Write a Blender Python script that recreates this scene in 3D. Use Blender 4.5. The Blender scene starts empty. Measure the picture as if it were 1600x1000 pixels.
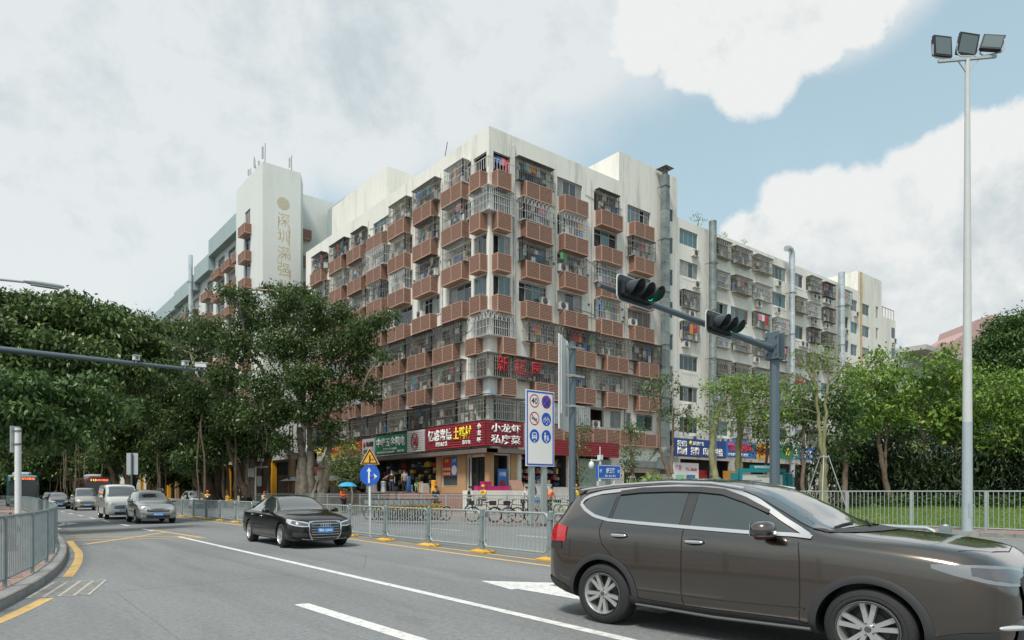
import bpy, bmesh, math, random
import numpy as np
from mathutils import Vector, Matrix
from mathutils.bvhtree import BVHTree
from math import sin, cos, pi, radians as rad
SC = bpy.context.scene
COL = SC.collection
# world frame: +Y runs along the main road away from the camera, +X across it towards the big block
FWD = Vector((.6297, .7768, 0)); RGT = Vector((.7768, -.6297, 0))
# ---------------------------------------------------------------- camera, sky, sun, exposure
cd = bpy.data.cameras.new('camera'); cam = bpy.data.objects.new('camera', cd); COL.objects.link(cam)
cam.location = (0, 0, 1.55); cam.rotation_euler = (rad(90), 0, -math.atan2(.6297, .7768))
cd.sensor_width = 36; cd.lens = 36 * 1063 / 1600; cd.shift_y = 268 / 1600; cd.clip_end = 3000; cd.clip_start = .1
SC.camera = cam
SUN_DIR = (FWD * -0.55 + RGT * -0.25).normalized()        # horizontally, where the sun stands (behind, a little left)
SUN_EL = rad(58)
world = bpy.data.worlds.new("World"); SC.world = world; world.use_nodes = True
def build_sky():
    nt = world.node_tree; N = nt.nodes; L = nt.links
    for n in list(N): N.remove(n)
    def nd(t, **k):
        n = N.new(t)
        for a, b in k.items(): setattr(n, a, b)
        return n
    def mth(op, a, b=None, c=None, clamp=False):
        n = nd('ShaderNodeMath', operation=op, use_clamp=clamp)
        for i, x in enumerate((a, b, c)):
            if x is None: continue
            if isinstance(x, (int, float)): n.inputs[i].default_value = x
            else: L.new(x, n.inputs[i])
        return n.outputs[0]
    out = nd('ShaderNodeOutputWorld')
    sky = nd('ShaderNodeTexSky', sky_type='NISHITA', sun_disc=False)
    sky.sun_elevation = SUN_EL; sky.sun_rotation = math.atan2(SUN_DIR.x, SUN_DIR.y)
    sky.air_density = 1.0; sky.dust_density = 2.5; sky.ozone_density = 1.2
    tc = nd('ShaderNodeTexCoord'); nrm = nd('ShaderNodeVectorMath', operation='NORMALIZE')
    L.new(tc.outputs['Generated'], nrm.inputs[0]); D = nrm.outputs[0]
    def noise(scale, det, rough, w=0, stretch=(1, 1, 1.7), dist=0):
        mp = nd('ShaderNodeMapping'); L.new(D, mp.inputs[0]); mp.inputs['Scale'].default_value = stretch
        mp.inputs['Location'].default_value = (w, w * .7, w * 1.3)
        n = nd('ShaderNodeTexNoise'); L.new(mp.outputs[0], n.inputs['Vector'])
        n.inputs['Scale'].default_value = scale; n.inputs['Detail'].default_value = det; n.inputs['Roughness'].default_value = rough
        n.inputs['Distortion'].default_value = dist
        return n.outputs['Fac']
    def blobs(lst):
        acc = None
        for px, py, r, amp in lst:                        # cloud masses as soft caps of the celestial sphere
            d = (FWD + RGT * ((px - 800) / 1063) + Vector((0, 0, (768 - py) / 1063))).normalized()
            dp = nd('ShaderNodeVectorMath', operation='DOT_PRODUCT'); L.new(D, dp.inputs[0]); dp.inputs[1].default_value = d
            mr = nd('ShaderNodeMapRange', interpolation_type='SMOOTHSTEP')
            L.new(dp.outputs['Value'], mr.inputs[0]); mr.inputs[1].default_value = cos(r / 1063 * 1.25); mr.inputs[2].default_value = cos(r / 1063 * .25)
            mr.inputs[3].default_value = 0; mr.inputs[4].default_value = amp
            acc = mr.outputs[0] if acc is None else mth('MAXIMUM', acc, mr.outputs[0])
        return acc
    soft = blobs([(40, 130, 230, .8), (330, 60, 210, 1), (560, 130, 150, .85), (620, -60, 250, 1), (760, 60, 150, .8), (860, -20, 170, .9),
                  (450, 210, 100, .5), (250, 190, 110, .6), (-200, 0, 420, 1), (100, -300, 420, .9), (700, -350, 420, .9), (30, 440, 90, .55), (1120, -80, 150, 1), (180, 470, 70, .5), (1330, -90, 120, .9), (-300, 380, 260, .8)])
    firm = blobs([(1180, 90, 75, 1), (1100, 50, 80, 1), (1010, 40, 70, .85), (1130, 0, 110, 1), (1260, 10, 85, 1), (1340, -20, 75, 1),
                  (1235, 345, 70, 1), (1180, 375, 55, 1), (1290, 330, 60, 1), (1350, 350, 85, 1), (1420, 320, 75, 1), (1480, 275, 60, 1), (1545, 245, 60, 1), (1600, 225, 60, 1),
                  (1480, 400, 150, 1), (1320, 430, 130, 1), (1600, 400, 150, 1), (1700, 330, 150, 1), (1550, 520, 150, .9), (1900, 380, 260, 1), (1150, 470, 90, .7)])
    n1 = noise(2.2, 7, .55, 3.1); n2 = noise(7.5, 9, .62, 8.0, (1, 1, 1.15), .25); n3 = noise(1.3, 5, .5, 21); n4 = noise(22, 6, .6, 5.5, (1, 1, 1))
    msk1 = nd('ShaderNodeMapRange', interpolation_type='SMOOTHSTEP')
    L.new(mth('ADD', soft, mth('ADD', mth('MULTIPLY', n1, .7), mth('MULTIPLY', n2, .35))), msk1.inputs[0]); msk1.inputs[1].default_value = .55; msk1.inputs[2].default_value = 1.25
    msk2 = nd('ShaderNodeMapRange', interpolation_type='SMOOTHSTEP')
    L.new(mth('ADD', firm, mth('ADD', mth('MULTIPLY', mth('SUBTRACT', n2, .5), 1.3), mth('MULTIPLY', mth('SUBTRACT', n4, .5), .9))), msk2.inputs[0]); msk2.inputs[1].default_value = .40; msk2.inputs[2].default_value = .78
    gen = nd('ShaderNodeMapRange', interpolation_type='SMOOTHSTEP')       # loose cloud over the rest of the sky
    L.new(n3, gen.inputs[0]); gen.inputs[1].default_value = .42; gen.inputs[2].default_value = .66; gen.inputs[4].default_value = .85
    away = nd('ShaderNodeVectorMath', operation='DOT_PRODUCT'); L.new(D, away.inputs[0]); away.inputs[1].default_value = (FWD + Vector((0, 0, .3))).normalized()
    am = nd('ShaderNodeMapRange', interpolation_type='SMOOTHSTEP'); L.new(away.outputs['Value'], am.inputs[0]); am.inputs[1].default_value = .60; am.inputs[2].default_value = .35
    am.inputs[3].default_value = 0; am.inputs[4].default_value = 1
    genm = mth('MULTIPLY', gen.outputs[0], am.outputs[0])
    mask = mth('MAXIMUM', mth('MAXIMUM', mth('MULTIPLY', msk1.outputs[0], .80), msk2.outputs[0]), genm)
    # cloud brightness: bright billows, greyer bellies
    br = nd('ShaderNodeValToRGB'); e = br.color_ramp.elements
    e[0].position = .37; e[0].color = (.70, .77, .80, 1); e[1].position = .56; e[1].color = (.99, 1.01, 1.0, 1)
    n2 = mth('ADD', mth('MULTIPLY', n2, .75), mth('MULTIPLY', n4, .25)); grey = blobs([(1480, 470, 190, 1), (1250, 470, 120, .8), (1600, 390, 130, .6), (600, 70, 160, .8), (420, 30, 160, .7), (1000, 20, 110, .4), (130, 210, 160, .5), (1180, 420, 70, .5), (760, 90, 120, .6)])
    L.new(mth('SUBTRACT', mth('ADD', n2, mth('MULTIPLY', n1, .25)), mth('MULTIPLY', grey, .13)), br.inputs[0])
    hz = nd('ShaderNodeSeparateXYZ'); L.new(D, hz.inputs[0])
    hm = nd('ShaderNodeMapRange', interpolation_type='SMOOTHSTEP'); L.new(hz.outputs[2], hm.inputs[0]); hm.inputs[1].default_value = .02; hm.inputs[2].default_value = .55
    hm.inputs[3].default_value = .85; hm.inputs[4].default_value = .58
    bg1 = nd('ShaderNodeBackground'); bg2 = nd('ShaderNodeBackground'); mx = nd('ShaderNodeMixShader')
    # thin high veil pales the blue, more so near the horizon
    veil = nd('ShaderNodeMix', data_type='RGBA'); L.new(hm.outputs[0], veil.inputs[0])
    skc = nd('ShaderNodeMix', data_type='RGBA', blend_type='MULTIPLY'); skc.inputs[0].default_value = 1
    L.new(sky.outputs[0], skc.inputs[6]); skc.inputs[7].default_value = (1.25, 1.35, 1.10, 1)
    L.new(skc.outputs[2], veil.inputs[6]); veil.inputs[7].default_value = (3.65, 4.75, 5.3, 1)
    L.new(veil.outputs[2], bg1.inputs[0]); bg1.inputs[1].default_value = .085
    L.new(br.outputs[0], bg2.inputs[0]); bg2.inputs[1].default_value = .48
    L.new(mask, mx.inputs[0]); L.new(bg1.outputs[0], mx.inputs[1]); L.new(bg2.outputs[0], mx.inputs[2]); L.new(mx.outputs[0], out.inputs[0])
build_sky()
sd = bpy.data.lights.new('sun', 'SUN'); sun = bpy.data.objects.new('sun', sd); COL.objects.link(sun)
sd.energy = 2.1; sd.angle = rad(11); sd.color = (1, .955, .89)
sun.rotation_euler = (-(SUN_DIR * cos(SUN_EL) + Vector((0, 0, sin(SUN_EL))))).to_track_quat('-Z', 'Y').to_euler()
SC.view_settings.view_transform = 'Standard'; SC.view_settings.look = 'None'; SC.view_settings.exposure = .85; SC.view_settings.gamma = 1
SC.view_settings.use_curve_mapping = False
SC.cycles.max_bounces = 6; SC.cycles.diffuse_bounces = 3; SC.cycles.glossy_bounces = 3; SC.cycles.transparent_max_bounces = 6
# ---------------------------------------------------------------- materials
MATS = {}
def mat(name, col, rough=.7, metal=0, var=0, vscale=3, bump=0, bscale=40, coat=0, trans=0, emit=0, spec=.5, coords='Object'):
    if name in MATS: return MATS[name]
    m = bpy.data.materials.new(name); m.use_nodes = True; nt = m.node_tree; b = nt.nodes['Principled BSDF']
    c = (*col, 1); b.inputs['Base Color'].default_value = c; b.inputs['Roughness'].default_value = rough; b.inputs['Metallic'].default_value = metal
    b.inputs['Coat Weight'].default_value = coat; b.inputs['Coat Roughness'].default_value = .04; b.inputs['Specular IOR Level'].default_value = spec
    if emit: b.inputs['Emission Color'].default_value = c; b.inputs['Emission Strength'].default_value = emit
    if trans: b.inputs['Transmission Weight'].default_value = trans
    tc = nt.nodes.new('ShaderNodeTexCoord')
    if var:
        n = nt.nodes.new('ShaderNodeTexNoise'); n.inputs['Scale'].default_value = vscale; n.inputs['Detail'].default_value = 8; n.inputs['Roughness'].default_value = .65
        nt.links.new(tc.outputs[coords], n.inputs['Vector'])
        r = nt.nodes.new('ShaderNodeMapRange'); nt.links.new(n.outputs['Fac'], r.inputs[0]); r.inputs[1].default_value = .3; r.inputs[2].default_value = .7
        r.inputs[3].default_value = 1 - var; r.inputs[4].default_value = 1 + var * .6
        oi = nt.nodes.new('ShaderNodeObjectInfo'); r2 = nt.nodes.new('ShaderNodeMapRange'); nt.links.new(oi.outputs['Random'], r2.inputs[0]); r2.inputs[3].default_value = 1 - var * .5; r2.inputs[4].default_value = 1 + var * .3
        mu = nt.nodes.new('ShaderNodeMath'); mu.operation = 'MULTIPLY'; nt.links.new(r.outputs[0], mu.inputs[0]); nt.links.new(r2.outputs[0], mu.inputs[1])
        v = nt.nodes.new('ShaderNodeVectorMath'); v.operation = 'SCALE'; v.inputs[0].default_value = col; nt.links.new(mu.outputs[0], v.inputs['Scale'])
        nt.links.new(v.outputs[0], b.inputs['Base Color'])
    if bump:
        n = nt.nodes.new('ShaderNodeTexNoise'); n.inputs['Scale'].default_value = bscale; n.inputs['Detail'].default_value = 4
        nt.links.new(tc.outputs[coords], n.inputs['Vector'])
        bp = nt.nodes.new('ShaderNodeBump'); bp.inputs['Strength'].default_value = bump; bp.inputs['Distance'].default_value = .02
        nt.links.new(n.outputs['Fac'], bp.inputs['Height']); nt.links.new(bp.outputs[0], b.inputs['Normal'])
    MATS[name] = m; return m
def nodes_of(name, rough=.8):
    m = bpy.data.materials.new(name); m.use_nodes = True; MATS[name] = m
    nt = m.node_tree; b = nt.nodes['Principled BSDF']; b.inputs['Roughness'].default_value = rough
    g = nt.nodes.new('ShaderNodeNewGeometry')
    def tex(kind, scale, st=(1, 1, 1), det=8, rg=.6, dist=0):
        mp = nt.nodes.new('ShaderNodeMapping'); mp.inputs['Scale'].default_value = st; nt.links.new(g.outputs['Position'], mp.inputs[0])
        if kind == 'V':
            t = nt.nodes.new('ShaderNodeTexVoronoi'); t.feature = 'DISTANCE_TO_EDGE'; t.inputs['Scale'].default_value = scale; o = t.outputs['Distance']
        else:
            t = nt.nodes.new('ShaderNodeTexNoise'); t.inputs['Scale'].default_value = scale; t.inputs['Detail'].default_value = det; t.inputs['Roughness'].default_value = rg; t.inputs['Distortion'].default_value = dist; o = t.outputs['Fac']
        nt.links.new(mp.outputs[0], t.inputs['Vector']); return o
    def rng(x, a, b_, c, d):
        r = nt.nodes.new('ShaderNodeMapRange'); nt.links.new(x, r.inputs[0])
        for i, q in enumerate((a, b_, c, d)): r.inputs[i + 1].default_value = q
        return r.outputs[0]
    def mix(f, a, b_):
        x = nt.nodes.new('ShaderNodeMix'); x.data_type = 'RGBA'
        if isinstance(f, float): x.inputs[0].default_value = f
        else: nt.links.new(f, x.inputs[0])
        for i, q in ((6, a), (7, b_)):
            if isinstance(q, tuple): x.inputs[i].default_value = (*q, 1)
            else: nt.links.new(q, x.inputs[i])
        return x.outputs[2]
    def mul(a, b_):
        x = nt.nodes.new('ShaderNodeMath'); x.operation = 'MULTIPLY'; nt.links.new(a, x.inputs[0])
        if isinstance(b_, (int, float)): x.inputs[1].default_value = b_
        else: nt.links.new(b_, x.inputs[1])
        return x.outputs[0]
    def bump(h, s, d=.01):
        bp = nt.nodes.new('ShaderNodeBump'); bp.inputs['Strength'].default_value = s; bp.inputs['Distance'].default_value = d
        nt.links.new(h, bp.inputs['Height']); nt.links.new(bp.outputs[0], b.inputs['Normal'])
    return m, nt, b, tex, rng, mix, mul, bump
def plaster(name, base, stain, rust=0.0, dirt=.55):
    m, nt, b, tex, rng, mix, mul, bump = nodes_of(name, .85)
    big = rng(tex('N', .22, (1, 1, .5)), .35, .7, 0, 1)
    streak = rng(tex('N', 1.25, (1, 1, .10), 12, .78, .15), .46, .70, 0, 1)
    fine = rng(tex('N', 7, (1, 1, 1), 6, .7), .62, .72, 0, 1)
    spots = rng(tex('N', 2.3, (1, 1, .7), 10, .75), .63, .69, 0, 1)
    c = mix(mul(big, .35), base, tuple(x * .86 for x in base))
    blot = rng(tex('N', .45, (1, 1, .35), 5, .6), .42, .62, .05, 1); hit = mul(mul(streak, blot), dirt)
    c = mix(hit, c, stain)
    c = mix(mul(spots, .55), c, tuple(x * .62 for x in base))
    c = mix(mul(fine, .22), c, tuple(x * .6 for x in base))
    if rust:
        rs = rng(tex('N', 2.8, (1, 1, .03), 9, .7), .66, .78, 0, rust)
        c = mix(rs, c, (.38, .26, .14))
    nt.links.new(c, b.inputs['Base Color']); bump(tex('N', 12), .35, .01)
    return m
WALL = plaster('weathered_plaster', (.73, .72, .66), (.31, .315, .27), .6, .85)
WALL2 = plaster('tower_plaster', (.64, .665, .635), (.46, .48, .44), .15, .5)
TEAL = plaster('teal_render', (.32, .40, .40), (.17, .23, .23), 0, .5)
PINK = plaster('pink_tile', (.40, .27, .25), (.30, .21, .19), 0, .5)
GREYB = plaster('grey_render', (.32, .36, .37), (.2, .23, .24), 0, .6)
CONC = plaster('concrete', (.42, .42, .39), (.24, .24, .22), .2, .6)
def asphalt():
    m, nt, b, tex, rng, mix, mul, bump = nodes_of('asphalt', .88)
    agg = tex('N', 55, (1, 1, 1), 3, .8); agg2 = tex('N', 190, (1, 1, 1), 2, .8)
    pat = rng(tex('N', .35, (1.6, .35, 1), 6, .6, .6), .38, .66, 0, 1)
    big = rng(tex('N', 1.6, (1.5, .6, 1), 8, .7), .35, .7, 0, 1)
    c = mix(rng(agg, .35, .66, 0, 1), (.13, .138, .14), (.255, .268, .272))
    c = mix(mul(rng(agg2, .6, .72, 0, 1), .75), c, (.34, .35, .35))
    c = mix(mul(rng(agg2, .40, .30, 0, 1), .5), c, (.045, .047, .05))
    c = mix(mul(pat, .5), c, (.095, .10, .103))
    c = mix(mul(big, .25), c, (.20, .205, .2))
    mid = tex('N', 13, (1, 1, 1), 6, .75)
    c = mix(rng(mid, .52, .66, 0, .45), c, (.30, .31, .31)); c = mix(rng(mid, .46, .34, 0, .5), c, (.06, .063, .066))
    spot = rng(tex('N', 1.15, (1, 1, 1), 5, .8), .69, .73, 0, .6)
    c = mix(spot, c, (.05, .05, .052))
    wheel = rng(tex('N', 1.1, (1, .035, 1), 4, .6), .52, .70, 0, .38); c = mix(wheel, c, (.085, .088, .09))
    oil = rng(tex('N', 3.1, (1.3, .8, 1), 4, .7), .70, .78, 0, .55); c = mix(oil, c, (.055, .055, .057))
    cr = rng(tex('V', .13, (1, .45, 1)), .0, .002, .35, 0)
    c = mix(cr, c, (.04, .04, .042))
    c = mix(rng(tex('N', .9, (2.2, .5, 1), 7, .7), .60, .64, 0, .28), c, (.10, .104, .106))
    nt.links.new(c, b.inputs['Base Color']); bump(agg, .7, .012)
    return m
ASPH = asphalt()
def paving(name, c1, c2, sc, w=.5, h=.25):
    m, nt, b, tex, rng, mix, mul, bump = nodes_of(name, .85)
    g = nt.nodes.new('ShaderNodeNewGeometry'); br = nt.nodes.new('ShaderNodeTexBrick'); nt.links.new(g.outputs['Position'], br.inputs['Vector'])
    br.inputs['Color1'].default_value = (*c1, 1); br.inputs['Color2'].default_value = (*c2, 1); br.inputs['Mortar'].default_value = (*[x * .45 for x in c1], 1)
    br.inputs['Scale'].default_value = sc; br.inputs['Mortar Size'].default_value = .012; br.inputs['Brick Width'].default_value = w; br.inputs['Row Height'].default_value = h
    c = mix(rng(tex('N', 1.2), .35, .7, 0, .5), br.outputs['Color'], tuple(x * .55 for x in c1))
    nt.links.new(c, b.inputs['Base Color']); bump(br.outputs['Fac'], -.4, .005); return m
PAVE = paving('red_paving', (.33, .215, .185), (.27, .225, .20), 1.0, .4, .2)
def paintmark(name, col):
    m, nt, b, tex, rng, mix, mul, bump = nodes_of(name, .7)
    c = mix(rng(tex('N', 9, (1, 1, 1), 8, .75), .5, .66, 0, .8), col, (.15, .155, .155))
    c = mix(rng(tex('N', 1.3), .4, .7, 0, .35), c, tuple(x * .6 for x in col))
    nt.links.new(c, b.inputs['Base Color']); return m
WHITEP = paintmark('white_road_paint', (.66, .66, .64)); YELP = paintmark('yellow_road_paint', (.62, .40, .14))
def grass():
    m, nt, b, tex, rng, mix, mul, bump = nodes_of('lawn', .9)
    c = mix(rng(tex('N', 14, (1, 1, 1), 8, .8), .3, .7, 0, 1), (.045, .085, .018), (.15, .21, .05))
    c = mix(rng(tex('N', .8), .45, .7, 0, .5), c, (.20, .19, .09))
    nt.links.new(c, b.inputs['Base Color']); bump(tex('N', 30), 1, .05); return m
LAWN = grass()
def leafmat(name, ramp, rough=.45, tr=.22):
    m = bpy.data.materials.new(name); m.use_nodes = True; nt = m.node_tree; b = nt.nodes['Principled BSDF']
    a = nt.nodes.new('ShaderNodeAttribute'); a.attribute_name = 'var'
    r = nt.nodes.new('ShaderNodeValToRGB'); el = r.color_ramp.elements
    while len(el) < len(ramp): el.new(.5)
    for e, (p, c) in zip(el, ramp): e.position = p; e.color = (*c, 1)
    nt.links.new(a.outputs['Fac'], r.inputs[0]); nt.links.new(r.outputs[0], b.inputs['Base Color'])
    b.inputs['Roughness'].default_value = rough; b.inputs['Specular IOR Level'].default_value = .35
    t = nt.nodes.new('ShaderNodeBsdfTranslucent'); nt.links.new(r.outputs[0], t.inputs[0])
    mx = nt.nodes.new('ShaderNodeMixShader'); mx.inputs[0].default_value = tr
    nt.links.new(b.outputs[0], mx.inputs[1]); nt.links.new(t.outputs[0], mx.inputs[2]); nt.links.new(mx.outputs[0], nt.nodes['Material Output'].inputs[0])
    MATS[name] = m; return m
LEAF_DARK = leafmat('dark_green_leaves', [(0, (.028, .052, .018)), (.5, (.075, .125, .038)), (.80, (.14, .21, .06)), (1, (.29, .36, .11))], .36, .3)
LEAF_BAN = leafmat('banyan_leaves', [(0, (.03, .058, .018)), (.5, (.068, .118, .036)), (.85, (.12, .18, .06)), (1, (.22, .19, .08))], .33, .28)
LEAF_LITE = leafmat('light_green_leaves', [(0, (.07, .13, .025)), (.45, (.15, .25, .045)), (.85, (.25, .38, .075)), (1, (.42, .44, .11))], .45, .35)
LEAF_MID = leafmat('mid_green_leaves', [(0, (.03, .065, .02)), (.5, (.07, .135, .04)), (1, (.19, .27, .08))], .42, .28)
BARK = mat('grey_bark', (.31, .27, .22), .9, var=.45, vscale=2.5, bump=1, bscale=14)
BARKG = mat('green_bark', (.24, .24, .12), .85, var=.35, vscale=3, bump=.6, bscale=20)
BARKB = mat('brown_bark', (.17, .125, .09), .9, var=.4, vscale=4, bump=.8, bscale=25)
GALV = mat('galvanised_steel', (.36, .41, .41), .5, .35, var=.12, vscale=6)
GALVD = mat('dull_galvanised_steel', (.26, .31, .32), .55, .3, var=.2, vscale=5)
YELB = mat('yellow_base_paint', (.62, .36, .05), .65, var=.25, vscale=9)
GREYBLUE = mat('grey_blue_paint', (.10, .135, .16), .45, .2, var=.08)
WHITEM = mat('white_metal_paint', (.62, .63, .62), .45, var=.06)
GREYM = mat('pale_grey_metal', (.42, .46, .47), .5, .1, var=.08)
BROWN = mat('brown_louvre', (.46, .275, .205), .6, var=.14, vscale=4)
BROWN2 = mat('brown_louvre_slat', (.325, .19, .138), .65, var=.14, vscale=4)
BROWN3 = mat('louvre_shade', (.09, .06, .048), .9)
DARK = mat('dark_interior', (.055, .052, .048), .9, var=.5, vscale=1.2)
DARK2 = mat('black_plastic_and_shade', (.012, .012, .013), .45)
RUBBER = mat('rubber', (.018, .018, .019), .8, bump=.3, bscale=60)
BARM = mat('weathered_bars', (.36, .35, .31), .6, .2, var=.4, vscale=5)
BARD = mat('dark_bars', (.18, .165, .15), .6, .2, var=.5, vscale=5)
BARW = mat('white_bars', (.6, .61, .59), .5, .2, var=.25, vscale=5)
GLASS = [mat('dark_glass', (.03, .038, .04), .08, spec=.9), mat('teal_glass', (.07, .15, .16), .12, spec=.8), mat('curtained_glass', (.30, .30, .27), .3, spec=.7, var=.4, vscale=2),
         mat('brown_curtain_glass', (.14, .10, .075), .3, spec=.6, var=.4, vscale=2), mat('grey_glass', (.10, .12, .125), .1, spec=.9, var=.4, vscale=1.2)]
ALU = mat('window_aluminium', (.42, .43, .42), .45, .3, var=.15)
ACW = mat('ac_white', (.60, .60, .56), .5, var=.2)
# ---------------------------------------------------------------- mesh helpers
class MB:
    def __init__(s): s.v = []; s.f = []; s.m = []
    def quad(s, a, b, c, d, m=0):
        i = len(s.v); s.v += [tuple(a), tuple(b), tuple(c), tuple(d)]; s.f.append((i, i + 1, i + 2, i + 3)); s.m.append(m)
    def poly(s, pts, m=0):
        i = len(s.v); s.v += [tuple(p) for p in pts]; s.f.append(tuple(range(i, i + len(pts)))); s.m.append(m)
    def box(s, x0, x1, y0, y1, z0, z1, m=0):
        i = len(s.v); s.v += [(x, y, z) for z in (z0, z1) for y in (y0, y1) for x in (x0, x1)]
        for f in ((0, 2, 3, 1), (4, 5, 7, 6), (0, 1, 5, 4), (2, 6, 7, 3), (0, 4, 6, 2), (1, 3, 7, 5)): s.f.append(tuple(i + k for k in f)); s.m.append(m)
    def bar(s, p, q, w, h=None, m=0):          # rectangular bar from p to q
        h = h or w; p = Vector(p); q = Vector(q); d = (q - p).normalized(); up = Vector((0, 0, 1)) if abs(d.z) < .9 else Vector((0, 1, 0))
        a = d.cross(up).normalized() * w / 2; b = a.cross(d).normalized() * h / 2; i = len(s.v)
        for c in (p, q): s.v += [tuple(c - a - b), tuple(c + a - b), tuple(c + a + b), tuple(c - a + b)]
        for f in ((0, 1, 2, 3), (7, 6, 5, 4), (0, 4, 5, 1), (1, 5, 6, 2), (2, 6, 7, 3), (3, 7, 4, 0)): s.f.append(tuple(i + k for k in f)); s.m.append(m)
    def tube(s, pts, rs, n=8, m=0, caps=True):
        pts = [Vector(p) for p in pts]
        if isinstance(rs, (int, float)): rs = [rs] * len(pts)
        i0 = len(s.v); prev = None
        for k, p in enumerate(pts):
            d = (pts[min(k + 1, len(pts) - 1)] - pts[max(k - 1, 0)])
            d = d.normalized() if d.length > 1e-9 else Vector((0, 0, 1))
            if prev is None:
                a = d.orthogonal().normalized()
            else:
                a = (prev - d * prev.dot(d)); a = a.normalized() if a.length > 1e-6 else d.orthogonal().normalized()
            prev = a; b = d.cross(a)
            for j in range(n):
                t = 2 * pi * j / n; s.v.append(tuple(p + (a * cos(t) + b * sin(t)) * rs[k]))
        for k in range(len(pts) - 1):
            for j in range(n):
                a = i0 + k * n + j; b = i0 + k * n + (j + 1) % n; s.f.append((a, b, b + n, a + n)); s.m.append(m)
        if caps:
            s.f.append(tuple(i0 + j for j in range(n))[::-1]); s.m.append(m)
            e = i0 + (len(pts) - 1) * n; s.f.append(tuple(e + j for j in range(n))); s.m.append(m)
    def lathe(s, prof, n=24, axis='y', c=(0, 0, 0), m=0):    # prof: (radius, offset along axis)
        i0 = len(s.v)
        for r, h in prof:
            for j in range(n):
                t = 2 * pi * j / n
                if axis == 'y': s.v.append((c[0] + r * cos(t), c[1] + h, c[2] + r * sin(t)))
                elif axis == 'z': s.v.append((c[0] + r * cos(t), c[1] + r * sin(t), c[2] + h))
                else: s.v.append((c[0] + h, c[1] + r * cos(t), c[2] + r * sin(t)))
        for k in range(len(prof) - 1):
            for j in range(n):
                a = i0 + k * n + j; b = i0 + k * n + (j + 1) % n; s.f.append((a, b, b + n, a + n)); s.m.append(m)
    def ell(s, c, r, nu=12, nv=8, m=0, e=1.0):              # (super)ellipsoid
        i0 = len(s.v); pw = lambda x: math.copysign(abs(x) ** e, x)
        for k in range(nv + 1):
            ph = -pi / 2 + pi * k / nv
            for j in range(nu):
                t = 2 * pi * j / nu
                s.v.append((c[0] + r[0] * pw(cos(ph)) * pw(cos(t)), c[1] + r[1] * pw(cos(ph)) * pw(sin(t)), c[2] + r[2] * pw(sin(ph))))
        for k in range(nv):
            for j in range(nu):
                a = i0 + k * nu + j; b = i0 + k * nu + (j + 1) % nu; s.f.append((a, b, b + nu, a + nu)); s.m.append(m)
    def mesh(s, name, mats, smooth=0, merge=False):
        me = bpy.data.meshes.new(name); me.from_pydata(s.v, [], s.f)
        for m in (mats if isinstance(mats, (list, tuple)) else [mats]): me.materials.append(m)
        me.polygons.foreach_set('material_index', s.m)
        if merge:
            bm = bmesh.new(); bm.from_mesh(me); bmesh.ops.remove_doubles(bm, verts=bm.verts, dist=1e-4); bmesh.ops.recalc_face_normals(bm, faces=bm.faces); bm.to_mesh(me); bm.free()
        if smooth:
            me.polygons.foreach_set('use_smooth', [True] * len(me.polygons)); me.set_sharp_from_angle(angle=rad(smooth))
        me.update(); return me
    def build(s, name, mats, parent=None, smooth=0, loc=None, rz=0, **k):
        return put(name, s.mesh(name, mats, smooth), parent, loc, rz, **k)
def put(name, me, parent=None, loc=None, rz=0, label=None, cat=None, group=None, kind=None, rot=None, scale=None):
    o = bpy.data.objects.new(name, me); COL.objects.link(o); o.parent = parent
    if loc is not None: o.location = loc
    if rz: o.rotation_euler = (0, 0, rz)
    if rot is not None: o.rotation_euler = rot
    if scale is not None: o.scale = scale
    if label: o['label'] = label
    if cat: o['category'] = cat
    if group: o['group'] = group
    if kind: o['kind'] = kind
    return o
def thing(name, label, cat, loc=(0, 0, 0), rz=0, group=None):
    return put(name, None, None, loc, rz, label, cat, group)
def struct(name, mb, m, smooth=0, parent=None, **k):
    o = mb.build(name, m, parent, smooth, **k)
    if parent is None: o['kind'] = 'structure'
    return o
def copy_tree(o, parent=None):
    c = o.copy(); COL.objects.link(c); c.parent = parent
    for ch in list(o.children): copy_tree(ch, c)
    return c
TXT = {}
def text_mesh(body, w, h, m, bold=.012, depth=.02, font_w=None):
    """lettering stretched to w x h, lower left at the origin, in the xz plane facing -y"""
    key = (body, w, h, m.name, bold, depth)
    if key in TXT: return TXT[key]
    cu = bpy.data.curves.new('lettering', 'FONT'); cu.body = body; cu.size = 1; cu.offset = bold; cu.extrude = 0; cu.resolution_u = 2; cu.space_line = .95
    o = bpy.data.objects.new('t', cu); COL.objects.link(o)
    bpy.context.view_layer.update()
    me = bpy.data.meshes.new_from_object(o.evaluated_get(bpy.context.evaluated_depsgraph_get()))
    bpy.data.objects.remove(o)
    n = len(me.vertices)
    if n == 0: return None
    co = np.empty(n * 3, np.float32); me.vertices.foreach_get('co', co); co = co.reshape(-1, 3)
    mn = co.min(0); mx = co.max(0); sp = np.maximum(mx - mn, 1e-6)
    X = (co[:, 0] - mn[0]) / sp[0] * w; Z = (co[:, 1] - mn[1]) / sp[1] * h
    out = np.stack([X, np.full(n, -depth), Z], 1).astype(np.float32)
    me.vertices.foreach_set('co', out.ravel())
    bm = bmesh.new(); bm.from_mesh(me)
    bmesh.ops.recalc_face_normals(bm, faces=bm.faces)
    for f in bm.faces:
        if f.normal.y > 0: f.normal_flip()
    if depth > .015:
        r = bmesh.ops.extrude_face_region(bm, geom=list(bm.faces))
        for v in [g for g in r['geom'] if isinstance(g, bmesh.types.BMVert)]: v.co.y += depth * .9
        bmesh.ops.recalc_face_normals(bm, faces=bm.faces)
    bm.to_mesh(me); bm.free(); me.materials.clear(); me.materials.append(m); me.name = 'lettering'
    TXT[key] = me; return me
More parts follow.
